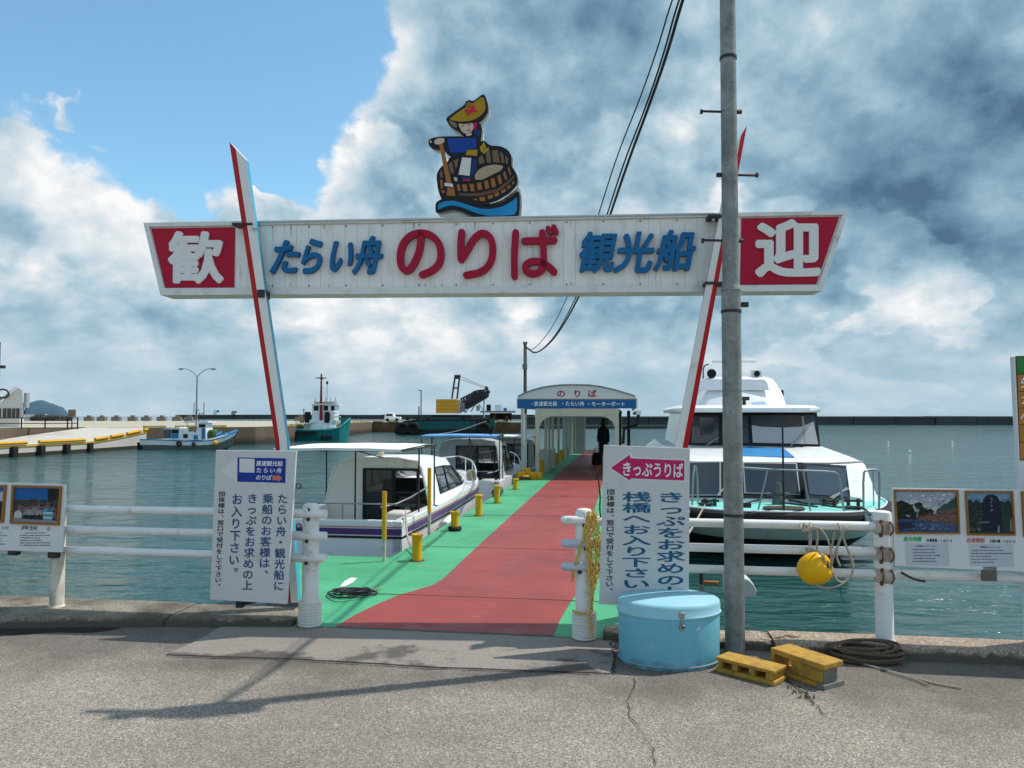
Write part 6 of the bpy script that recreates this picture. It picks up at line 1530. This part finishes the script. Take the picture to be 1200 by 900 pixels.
for sx in (-1, 1): mb.tube([(sx*.08,0,.62),(sx*.095,.0,.40),(sx*.10,.01,.09)], [.085,.07,.055], 10, 1); mb.ball((sx*.10,-.035,.045), .05, 10, 6, (1,1.9,.85))
mb.build('trousers_and_shoes', trs, person)
mb = MB(); mb.ball((0,.005,1.42), .098, 14, 8, (1,1.05,1.15)); mb.loft([[(r*math.cos(2*math.pi*i/14), .01+r*math.sin(2*math.pi*i/14), z) for i in range(14)] for r, z in ((.10,1.25),(.115,1.32),(.10,1.42))]); mb.build('hair_and_hood', hairm, person)
# face and hands
mb = MB(); mb.ball((0,-.098,1.385), .014, 8, 6, (1,1.3,1.4)); mb.build('nose', skin, person)
for sx in (-1, 1):
    for k in range(4): MB().tube([(sx*(.19+.012*k),-.085,.655),(sx*(.19+.012*k),-.10,.62),(sx*(.19+.012*k),-.095,.59+.008*abs(k-1.5))], .007, 6, 1).build('finger', skin, person)
    MB().tube([(sx*.19,-.09,.665),(sx*.175,-.11,.64),(sx*.178,-.115,.62)], .008, 6, 1).build('thumb', skin, person)
bg_ = thing('bag', 'dark shoulder bag resting on a low box to the left of the standing person', 'bag', (at(699.5, 500, pdist).x, pdist, .1), RZ)
MB().loft([[(x*k, y*k, z) for x, y in ((-.15,-.09),(.15,-.09),(.17,0),(.15,.09),(-.15,.09),(-.17,0))] for k, z in ((1,0),(1.05,.15),(.95,.32),(.6,.40))]).build('bag_body', dcl, bg_); MB().tube([(-.1,0,.38),(-.06,0,.55),(.06,0,.55),(.1,0,.38)], .012, 6, 2).build('bag_handle', dcl, bg_)

# ================================================================== far vessels; px offsets at a known distance
def far(name, label, cat, px, pyw, D, group=None):
    o = at(px, pyw, D); t = thing(name, label, cat, (o.x, D, -1.0), 0, group); t_k = D/900
    return t, t_k
def mk(t, k, px0, py0):
    def P(px, py, y=0.): return ((px-px0)*k, y, (py0-py)*k)
    return P
# small blue and white fishing boat
D = 62.; fb, k = far('fishing_boat', 'small white fishing boat with blue trim moored under the twin-arm street lamp', 'boat', 224, 524, D)
P = mk(fb, k, 224, 524)
z8 = lambda x, y: (160+x/8.18, 420+y/8.18)
sheerp = [z8(85,758),(z8(200,757)),z8(350,762),z8(500,770),z8(640,772),z8(760,765),z8(860,740),z8(930,705),z8(968,685)]
st_x = [p[0] for p in sheerp]
rings = []
for i, (x, y) in enumerate(sheerp):
    w_ = 1.05*(.9 if i == 0 else 1 if i < 5 else 1-((i-4)/4.3)**2); yb_ = [851,851,850,848,845,835,815,785,745][i]; yw = z8(0, yb_)[1]
    a_ = P(x, y); b_ = P(x-(.0 if i < 5 else (i-4)*1.2), yw+1.5)
    rings.append([(a_[0],-w_,a_[2]),(a_[0]*.5+b_[0]*.5,-w_*.95,(a_[2]*.55+b_[2]*.45)),(b_[0],-w_*.7,b_[2]-.2),(b_[0],w_*.7,b_[2]-.2),(a_[0]*.5+b_[0]*.5,w_*.95,(a_[2]*.55+b_[2]*.45)),(a_[0],w_,a_[2])])
selloft(MB(), rings, lambda kk, i: i in (0, 3, 4, 5)).build('hull', hull_white, fb); selloft(MB(), rings, lambda kk, i: i in (1, 2, 3)).build('hull_bottom', M('antifoul_grey', (.16,.18,.17), .7, dirt=.4), fb)
MB().face([r[0] for r in rings]+[r[-1] for r in reversed(rings)]).build('deck', M('deck_grey', (.3,.32,.32), .7), fb, smooth=False)
bl = M('boat_blue', (.02,.20,.42), .5); MB().tube([(r[0][0],r[0][1]-.02,r[0][2]+.02) for r in rings], .045, 6).build('gunwale', bl, fb)
mb = MB()
c_ = [z8(290,750),z8(290,655),z8(440,640),z8(470,660),z8(520,690),z8(600,690),z8(625,600),z8(690,600),z8(700,755),z8(500,765)]
Q = [P(x, y, -.7) for x, y in c_]; mb.slab(Q, (0, 1.4, 0)); mb.build('deckhouse', hull_white, fb, smooth=False)
def fbox(nm, x0, y0, x1, y1, m, ya=-.72, yb2=-.70, par=fb, PP_=None):
    a_ = (PP_ or P)(*z8(x0, y0)); b_ = (PP_ or P)(*z8(x1, y1)); return MB().box((a_[0],ya,b_[2]), (b_[0],yb2,a_[2])).build(nm, m, par, smooth=False)
fbox('canopy_shade_panel', 292,660,368,745, M('shade_grey', (.10,.11,.12), .8)); fbox('blue_panel', 372,700,438,745, bl); fbox('opening_shade_panel', 372,660,438,698, frame_dark)  # dark panels on the solid deckhouse paint the shade inside its openings
fbox('window', 482,705,524,742, frame_dark, -.73); fbox('door', 655,648,688,755, bl, -.73); fbox('blue_hatch', 582,715,620,755, bl, -.725); fbox('wheelhouse_shade_panel', 628,612,690,642, frame_dark, -.725)  # the wheelhouse opening is likewise a dark panel painted as shade
fbox('wheelhouse_roof', 492,582,720,598, hull_white, -.85, .85); fbox('canvas_roll', 520,640,600,682, M('tan_gear', (.35,.24,.13), .9, var=.4, sc_=5), -.5, .5)
a_ = P(*z8(700,745)); b_ = P(*z8(765,665)); MB().box((a_[0],-.5,a_[2]), (b_[0],.5,b_[2])).build('green_net_heap', M('net_green', (.06,.13,.04), .9, var=.5, sc_=6, bump=1), fb, bevel=.15)
mb = MB()
for (x0,y0),(x1,y1) in (((570,590),(570,470)),((545,590),(545,400)),((640,590),(640,400)),((595,590),(595,500)),((482,640),(482,555)),((600,515),(640,512)),((570,480),(597,475))): mb.tube([P(*z8(x0,y0)), P(*z8(x1,y1))], .03, 6)
mb.build('mast_and_aerials', dark_metal, fb)
for x, y, r in ((463,795,24),(600,800,17)): q = P(*z8(x,y),-1.12); MB().tube([(q[0]+r/8.18*k*math.cos(a_*.7854)*.75, q[1], q[2]+r/8.18*k*math.sin(a_*.7854)*.9) for a_ in range(8)], r/8.18*k*.38, 8, 0, True).build('tyre_fender', black_rubber, fb)
q = P(*z8(800,788),-1.0); MB().ball(q, .22, 10, 8).build('orange_buoy', M('buoy_orange', (.6,.3,.05), .5), fb)
mb = MB()
for x0, y0, x1, y1 in ((790,735,860,700),(830,740,910,690),(770,720,800,690),(900,700,950,672),(850,705,900,720)): mb.tube([P(*z8(x0,y0),-.3), P(*z8(x1,y1),.2)], .10, 6)
mb.build('bow_gear', bl, fb)
mb = MB(); q = P(*z8(100,800)); mb.box((q[0]-.35,-.9,q[2]-.9),(q[0]-.0,.9,q[2]+.15)); mb.build('stern_rudder_box', black_rubber, fb)
mb = MB(); put = lambda s_, x0, x1: [put_glyph(mb, c_, lambda px, py: P(px, py, -1.075), z8(x0+(x1-x0)*i/len(s_),0)[0], z8(x0+(x1-x0)*(i+1)/len(s_),0)[0], z8(0,768)[1], z8(0,788)[1], .0) for i, c_ in enumerate(s_)]
# street lamp with two arms
D = 80.; lo = at(230, 500, D); lk = D/900
lamp = thing('street_lamp', 'tall twin-arm street lamp on the far quay behind the small fishing boat', 'street lamp', (lo.x, D, .65), 0)
zt_ = at(230, 441, D).z-.65; za = at(230, 432.5, D).z-.65
MB().cyl((0,0,0), (0,0,zt_), .11, .07, 10).build('lamp_post', galv, lamp)
for sx in (-1, 1):
    MB().tube([(0,0,zt_-.05),(sx*.45,0,zt_+.45),(sx*1.0,0,za-.0),(sx*1.45,0,za+.03)], .045, 6, 2).build('arm', galv, lamp)
    MB().ball((sx*1.68,0,za), .1, 10, 6, (3.2,1.2,.8)).build('lamp_head', dark_metal, lamp)
# teal work ship
D = 84.; ts, k = far('work_ship', 'teal hulled work ship with white wheelhouse and red mast moored at the quay', 'ship', 370, 516, D)
P = mk(ts, k, 370, 516); z9 = lambda x, y: (320+x/9, 430+y/9)
teal = M('teal_hull', (.015,.20,.20), .5, var=.2, sc_=1, dirt=.35, dcol=(.05,.06,.05), ds=.8)
sx_ = [(0,650),(120,650),(300,660),(480,665),(640,660),(740,640),(790,580),(812,545)]
rings = []
for i, (x, y) in enumerate(sx_):
    w_ = 2.2*(1 if i < 5 else (.85,.5,.08)[i-5]); yw = 784-(0 if i < 5 else (6,14,24)[i-5]*1.)
    a_ = P(*z9(x, y)); b_ = P(*z9(x-(0 if i < 5 else (10,20,30)[i-5]), yw)); rings.append([(a_[0],-w_,a_[2]),(b_[0],-w_*.8,b_[2]-.3),(b_[0],w_*.8,b_[2]-.3),(a_[0],w_,a_[2])])
mb = MB(); mb.loft(rings, True); mb.build('hull', teal, ts, ang=30)
MB().tube([r[0] for r in rings], .12, 6).build('rub_rail', teal, ts)
def sb_(nm, x0, y0, x1, y1, m, ya=-1., yb2=1., bev=0): a_ = P(*z9(x0, y0)); b_ = P(*z9(x1, y1)); return MB().box((a_[0],ya,b_[2]), (b_[0],yb2,a_[2])).build(nm, m, ts, smooth=False, bevel=bev)
sb_('bulwark', 720,540,800,640, teal, -.6, -.4); sb_('deckhouse', 420,565,640,665, hull_white, -1.2, 1.2); wh_ = sb_('wheelhouse', 432,395,668,566, hull_white, -1., 1.)
sb_('roof', 425,392,700,402, hull_white, -1.3, 1.3); sb_('roof_box', 440,368,660,391, M('grey_trim', (.25,.25,.25), .6), -.8, .8); sb_('roof_box', 432,372,452,390, hull_white, -.9, .9)
for x0, x1 in ((450,500),(555,600),(630,668)): sb_('window', x0,412,x1,462, frame_dark, -1.02, -1.005)
for x0 in (362, 568):
    a_ = P(*z9(x0, 590)); b_ = P(*z9(x0+50, 455)); MB().loft([[(a_[0]+dx*(b_[0]-a_[0])+random.uniform(-.05,.05), -1.35+dy*.7, z) for dx, dy in ((0,0),(1,0),(1,1),(0,1))] for z in (a_[2], a_[2]*.4+b_[2]*.6, b_[2]-.2)]).build('covered_winch', black_rubber, ts, bevel=.1)
redm = M('mast_red', (.26,.02,.045), .5); mb = MB(); mb.loft([[(P(530+dx*s_,0)[0] if 0 else P(*z9(530+dx*s_,y))[0], dy*.12-1.15, P(*z9(530,y))[2]) for dx, dy in ((-1,-1),(1,-1),(1,1),(-1,1))] for y, s_ in ((560,12),(340,10),(200,7),(80,6))])
a_ = P(*z9(470,122),-1.15); b_ = P(*z9(582,122),-1.15); mb.tube([a_, b_], .06, 6); mb.slab([P(*z9(505,124),-1.12), P(*z9(555,124),-1.12), P(*z9(530,145),-1.12)], (0,.1,0)); mb.build('mast', redm, ts, smooth=False)
mb = MB(); mb.tube([P(*z9(590,160),-1.1), P(*z9(590,380),-1.1)], .025, 5); mb.tube([P(*z9(320,590)), P(*z9(320,440))], .035, 5); mb.tube([P(*z9(305,455)), P(*z9(335,450))], .03, 5)
for x in (440, 552, 600, 655): mb.tube([P(*z9(x,392)), P(*z9(x,325))], .03, 5)
mb.build('aerials', dark_metal, ts); MB().ball(P(*z9(590,172),-1.1), .13, 8, 6, (1,1,1.5)).build('hanging_lamp', dark_metal, ts)
for x0, y0, x1, y1 in ((640,480,700,495),(640,520,735,535),(640,575,735,585),(600,600,700,612)): sb_('stair_rail', x0,y0,x1,y1, hull_white, -1.25, -1.1)
for x0, y0, x1, y1, m in ((270,570,300,600,hull_white),(320,565,350,590,M('tan_gear',(1,1,1))),(130,600,330,618,M('yellow_timber', (.45,.36,.2), .8)),(560,632,600,665,hull_white),(620,625,665,665,hull_white),(420,560,470,590,hull_white),(150,612,240,640,M('deck_grey',(1,1,1))),(360,595,420,630,M('deck_grey',(1,1,1)))): sb_('deck_gear', x0,y0,x1,y1, m, -1.5, -1.0, .03)
sb_('dark_fender_beam', 300,680,515,708, black_rubber, -2.55, -2.2)
for x in (560, 610, 650): sb_('tyre_fender', x,715,x+22,762, black_rubber, -2.5, -2.2, .05)
mb = MB()
for q in ([(160,690),(200,700),(270,668)],[(150,720),(210,690),(280,640)],[(150,640),(230,645),(290,630)]): mb.tube([P(*z9(*u),-2.3) for u in q], .05, 5, 1)
mb.build('mooring_line', rope_mat, ts)
# crane barge
D = 112.; cb, k = far('crane_barge', 'teal crane barge with orange crane house and dark folded boom moored at the far jetty', 'barge', 522, 507, D)
P = mk(cb, k, 522, 507); z75b = lambda x, y: (460+x/7.5, 425+y/7.5)
HR = [[P(*z75b(x, y), -3.2) for x, y in ((45,595),(60,520),(130,500),(240,485),(890,480),(900,520),(885,612),(60,612))]]
MB().slab(HR[0], (0, 6, 0)).build('hull', M('barge_dark', (.025,.028,.025), .8, dirt=.4, dcol=(.06,.03,.02)), cb, smooth=False)
def bb(nm, x0, y0, x1, y1, m, ya=-3.25, yb2=-3.2, bev=0, par=cb): a_ = P(*z75b(x0, y0)); b_ = P(*z75b(x1, y1)); return MB().box((a_[0],ya,b_[2]), (b_[0],yb2,a_[2])).build(nm, m, par, smooth=False, bevel=bev)
tl = M('barge_teal', (.012,.11,.115), .6, var=.25, sc_=.8, dirt=.6, dcol=(.06,.035,.02), ds=.6)
for x0, x1 in ((232,384),(388,520),(524,640),(644,740)): bb('hull_plate', x0,500,x1,570, tl)
bb('hull_plate', 345,470,600,499, tl, -3.1, -2.9); bb('hull_plate', 860,480,898,545, tl)
for x in (120, 205, 810): q = P(*z75b(x,560),-3.4); MB().tube([(q[0]+.75*math.cos(a_*.5236), q[1], q[2]+.65*math.sin(a_*.5236)) for a_ in range(12)], .26, 8, 0, True).build('tyre_fender', black_rubber, cb)
og = M('crane_orange', (.85,.38,.03), .5, var=.1, sc_=.5)
ch_ = bb('crane_house', 395,312,575,432, og, -2.4, 1.2); bb('house_side', 576,318,602,432, M('house_cream', (.55,.42,.28), .6), -2.2, 1.)
for y in (335, 365, 395): bb('panel_seam', 397,y,573,y+2, M('seam_orange', (.30,.12,.015), .6), -2.42, -2.401)
bb('cabin', 604,340,640,420, M('grey_trim',(1,1,1)), -1.8, .5); bb('turntable', 350,446,700,470, frame_dark, -2., 1.5)
st2 = M('crane_steel', (.06,.065,.07), .7, .3, dirt=.3, dcol=(.12,.06,.03))
def bar(mb, a_, b_, r=.10, y=-1.): mb.tube([P(*z75b(*a_),y), P(*z75b(*b_),y)], r, 6)
mb = MB(); bar(mb,(525,305),(553,110),.13); bar(mb,(570,308),(592,110),.13); bar(mb,(540,213),(582,213),.12); bar(mb,(545,108),(600,108),.22); bar(mb,(548,125),(597,125),.16); mb.build('gantry_mast', st2, cb)
mb = MB()
for y in (-1.6, .2):
    bar(mb,(600,310),(745,235),.10,y); bar(mb,(745,235),(815,228),.10,y); bar(mb,(625,385),(700,370),.10,y); bar(mb,(700,370),(835,290),.10,y)
    for i in range(10):
        t_ = i/9; a_ = (605+t_*215, 312-t_*82 if t_ < .7 else 235); b_ = (630+t_*200, 385-max(0,t_-.3)*130); bar(mb, a_, b_, .08, y); c2_ = (605+min(1,t_+.1)*215, 305-min(.7,t_+.1)*82); bar(mb, b_, c2_, .07, y)
mb.build('lattice_boom', st2, cb)
mb = MB()
for x, y, r in ((660,340,.45),(690,330,.5),(720,320,.5),(650,370,.4),(760,290,.45),(790,280,.4),(740,255,.35),(775,250,.35),(700,290,.35)): mb.ball(P(*z75b(x,y),-.7), r*1.35, 8, 6, (1.5,1,.8))
mb.build('folded_jib_gear', st2, cb)
mb = MB()
for x, y, r in ((828,215,.28),(840,245,.32),(832,275,.30),(825,205,.2)): mb.ball(P(*z75b(x,y),-.8), r, 8, 6)
mb.build('boom_head', st2, cb)
mb = MB(); bar(mb,(598,112),(820,205),.035); bar(mb,(600,135),(812,212),.035); mb.build('stay_cable', st2, cb)
mb = MB(); bar(mb,(805,300),(805,470),.10); bar(mb,(740,340),(690,420),.09); bar(mb,(700,350),(640,430),.09); bar(mb,(760,350),(800,410),.07); mb.build('boom_rest', M('rest_white', (.42,.46,.48), .6), cb)
rg = random.Random(4); mb = MB()
for i in range(26):
    x = 100+i*29; y = rg.uniform(455,490); a_ = P(*z75b(x,y+rg.uniform(8,26))); b_ = P(*z75b(x+rg.uniform(8,30),y)); mb.box((a_[0],-2.5+rg.random(),a_[2]),(b_[0],-1.5+rg.random(),b_[2]))
mb.build('deck_clutter', M('clutter_dark', (.045,.05,.045), .8, var=.6, sc_=1.5), cb, smooth=False)
mb = MB(); mb.tube([P(*z75b(x,y),-3.5) for x,y in ((830,500),(760,525),(640,570),(520,598),(400,612))], .07, 6, 2); mb.build('mooring_hawser', M('hawser', (.45,.45,.36), .8), cb)
# jetty building and gear right of the barge
jt = thing('jetty_shed', 'low dark open shed with pale tanks on its roof on the jetty beside the shelter', 'shed', (at(585, 500, 124).x, 124, .65), 0); kk = 124/900
def jb(nm, x0, y0, x1, y1, m, ya=0., yb2=2.): a_ = at(x0, y0, 124); b_ = at(x1, y1, 124); MB().box((a_.x-jt.location.x, ya, b_.z-.65), (b_.x-jt.location.x, yb2, a_.z-.65)).build(nm, m, jt, smooth=False)
bk = M('shed_brown', (.09,.05,.035), .9, var=.4, sc_=.8)
jb('flat_roof', 563,481.5,604,483.5, M('grey_trim',(1,1,1)), -.8, 3); jb('back_wall', 575,484,600,492, bk, 1.5, 2.)
for x in (566, 574, 582, 590, 598): jb('support_post', x,484,x+1.2,494, frame_dark)
for x0, y0, x1, y1, m in ((580,474.5,588,481.4,hull_white),(558,475,562,481.4,M('deck_grey',(1,1,1))),(570,474,575,481.4,frame_dark),(590,478,594,481.4,bl),(577,486,581,493,M('rust',(1,1,1))),(592,487,596,494,M('rust',(1,1,1)))): jb('stored_gear', x0,y0,x1,y1, m, .3, 1.5)
# items on jetty: small pole lamps
for px, py, lb in ((493.5, 457.5, 'thin single-arm lamp pole on the jetty left of the crane barge'),):
    D = 130; b_ = at(px, py, D); p = thing('lamp_pole', lb, 'street lamp', (b_.x, D, .65), 0); MB().cyl((0,0,0),(0,0,b_.z-.65),.09,seg=8).build('post', dark_metal, p); MB().cbox((-.25,0,b_.z-.65),(.6,.15,.12)).build('lamp_head', dark_metal, p)
    MB().cyl((-.35,0,0),(-.35,0,2.6),.10,seg=8).build('short_post', dark_metal, p)
wv_ = thing('small_truck', 'small white vehicle parked on the jetty between the work ship and crane barge', 'vehicle', (at(458,494,132).x, 132, .66), 0)
MB().slab([(-1.1,0,.35),(1.6,0,.35),(1.6,0,.8),(.6,0,.85),(.4,0,1.45),(-.9,0,1.45),(-1.1,0,.9)], (0,1.5,0)).build('body', hull_white, wv_, smooth=False, bevel=.05); MB().box((-.8,-.01,.95),(.25,1.51,1.3)).build('window', frame_dark, wv_, smooth=False)
for x in (-.6, 1.0): MB().cyl((x,-.02,.3),(x,.2,.3),.3,seg=12).build('wheel', black_rubber, wv_)
# ================================================================== building, railings, sign on the left quay
D = 72.; z6 = lambda x, y: (x/6, 440+y/6)
bo_ = at(0, 503, D); hb_ = thing('harbour_building', 'white harbour building with steep sloping roof edge at the far left', 'building', (bo_.x, D, .65), 0)
PB_ = lambda x, y, yy=0.: (at(*z6(x, y), D).x-bo_.x, yy, at(*z6(x, y), D).z-.65)
wb = M('building_white', (.58,.56,.52), .7, var=.05, sc_=.5, dirt=.2, ds=.4)
MB().slab([PB_(-420,300),PB_(-420,60),PB_(-20,60),PB_(-20,195),PB_(20,180),PB_(125,85),PB_(158,105),PB_(165,300)], (-6.2, 9, 0)).build('wall', wb, hb_, smooth=False)
MB().slab([PB_(-60,300,-.2),PB_(148,300,-.2),PB_(148,388,-.2),PB_(-60,388,-.2)], (0, .6, 0)).build('plinth', wb, hb_, smooth=False)
for x0, x1 in ((-70,8),(22,80),(86,143)): a_ = PB_(x0,298,-.03); b_ = PB_(x1,232,-.03); MB().box((a_[0],-.06,a_[2]),(b_[0],-.01,b_[2])).build('window', M('bldg_glass', (.07,.06,.055), .2), hb_, smooth=False)
for x in (-70,-10,22,52,86,115,143): a_ = PB_(x-2,298); b_ = PB_(x+2,232); MB().box((a_[0],-.10,a_[2]),(b_[0],-.06,b_[2])).build('mullion', wb, hb_, smooth=False)
q = PB_(25,128,.0); MB().tube([(q[0]+.55*math.cos(a_), -.12, q[2]+.4*math.sin(a_)) for a_ in [j*math.pi/10 for j in range(20)]], .09, 6, 0, True).build('round_fitting', dark_metal, hb_)
MB().slab([PB_(-20,172,-.1),PB_(20,165,-.1),PB_(125,78,-.1),PB_(120,72,-.1),PB_(15,155,-.1),PB_(-20,160,-.1)], (-6.3, 9.2, 0)).build('roof_edge', M('white_trim', (.68,.67,.65), .5), hb_, smooth=False)
a_ = PB_(162,190); MB().box((a_[0]+.02,.05,a_[2]-.5),(a_[0]+.3,.5,a_[2]+.9)).build('wall_unit', M('deck_grey',(1,1,1)), hb_, smooth=False)
rl = thing('quay_railing', 'dark steel railing along the upper quay beside the white building', 'railing', (0, 0, 0), 0)
Dr = 62.5; rp0 = lambda x, y: at(*z6(x, y), Dr)
for x in (150, 316, 474, 545):
    a_ = rp0(x, 382); b_ = rp0(x, 293); MB().cyl((a_.x,Dr,.6),(a_.x,Dr,b_.z), .06, seg=6).build('post', frame_dark, rl)
for y in (300, 338, 370): a_ = rp0(-40, y); b_ = rp0(548, y-2); MB().tube([a_, b_], .035, 5).build('rail', frame_dark, rl)
sg = thing('quay_sign', 'weathered square brown sign board on the railing of the far quay', 'sign', at(84, 497, 64), 0)
a_, b_ = at(*z6(478,292), 64), at(*z6(531,240), 64); o_ = sg.location; MB().box((a_.x-o_.x,0,a_.z-o_.z),(b_.x-o_.x,.08,b_.z-o_.z)).build('sign_board', M('sign_brown', (.24,.15,.09), .8, var=.4, sc_=2), sg, smooth=False); MB().cyl(((a_.x+b_.x)/2-o_.x,.05,-.4),((a_.x+b_.x)/2-o_.x,.05,a_.z-o_.z),.05,seg=6).build('sign_post', frame_dark, sg)
lb0 = at(1.5, 431, 70); ll = thing('mast_light', 'lamp head at the left picture edge above the white building', 'street lamp', (lb0.x*76/70, 76, .65), 0); zt_ = at(0,401,76).z-.65
MB().cyl((-.2,0,0),(-.2,0,zt_),.07,seg=8).build('post', dark_metal, ll); MB().cbox((.05,0,at(0,430,76).z-.65),(.6,.3,.3)).build('lamp_head', dark_metal, ll)
# low building beyond
lo_ = thing('low_shed', 'low pale shed with rocks before the wooded headland', 'shed', (at(35,490,150).x,150,.6), 0); kk = 150/900
MB().box((-1.2,0,0),(1.6,3,8*kk)).build('shed_wall', wb, lo_, smooth=False)
mb = MB()
for i in range(12): mb.ball((1.+i*.65, -1+random.random(), .3+.4*random.random()), .6+.4*random.random(), 6, 4)
tag(mb.build('rocks', M('rock_dark', (.06,.065,.055), .9, var=.5), None, lo_.location, smooth=False), kind='stuff')
# channel markers standing on the outer breakwater
for px, py, m, lb in ((252.5,480.5,hull_white,'white marker hut on the distant breakwater right of the street lamp'),(273.5,481.5,M('marker_tan', (.35,.32,.27), .8),'tan marker hut on the distant breakwater')):
    D = 598; q = at(px, py, D); mb = MB(); h = q.z-2.3
    t_ = thing('marker_hut', lb, 'hut', (q.x, D, 2.3), 0)
    MB().loft([[(x*s_, y*s_, z) for x, y in ((-1.3,-1),(1.3,-1),(1.3,1),(-1.3,1))] for z, s_ in ((0,1),(h*.7,.9),(h,.7))]).build('hut_body', m, t_, smooth=False)
    MB().box((1.0,-.5,h*.55),(2.6,.5,h*.95)).build('hut_lamp', frame_dark, t_, smooth=False)
# water buoys
for px, py, lb in ((1066,529.5,'larger white buoy floating on the harbour, right of the big boat'),(1041,518.5,'small white buoy floating nearest the big boat'),(1116,518.5,'small white buoy floating farthest to the right')):
    p = atz(px, py, -1); MB_ = MB().ball((0,0,.03), .10, 10, 6); tag(MB_.build('buoy', hull_white, None, p), lb, 'buoy')
# grass in the cracks
gm = M('weed_green', (.06,.10,.02), .8, var=.4)
def weeds(pts, n, sp, name='weeds'):
    rn = random.Random(1); mb = MB()
    for px, py in pts:
        b_ = atz(px, py, .0)
        for _ in range(n):
            x = b_.x+rn.uniform(-sp, sp); y = b_.y+rn.uniform(-sp*.4, sp*.4); h = rn.uniform(.01,.035); a_ = rn.uniform(0, 6.28); dx, dy = math.cos(a_)*.003, math.sin(a_)*.003
            mb.add([(x-dx,y-dy,.0),(x+dx,y+dy,.0),(x+dy*4,y-dx*4,h)], [(0,1,2)])
    tag(mb.build(name, gm, smooth=False), kind='stuff')
weeds([(1100,768),(1112,769),(930,806),(936,812),(944,818),(705,750),(712,749),(380,731),(375,729),(1060,769)], 26, .05)
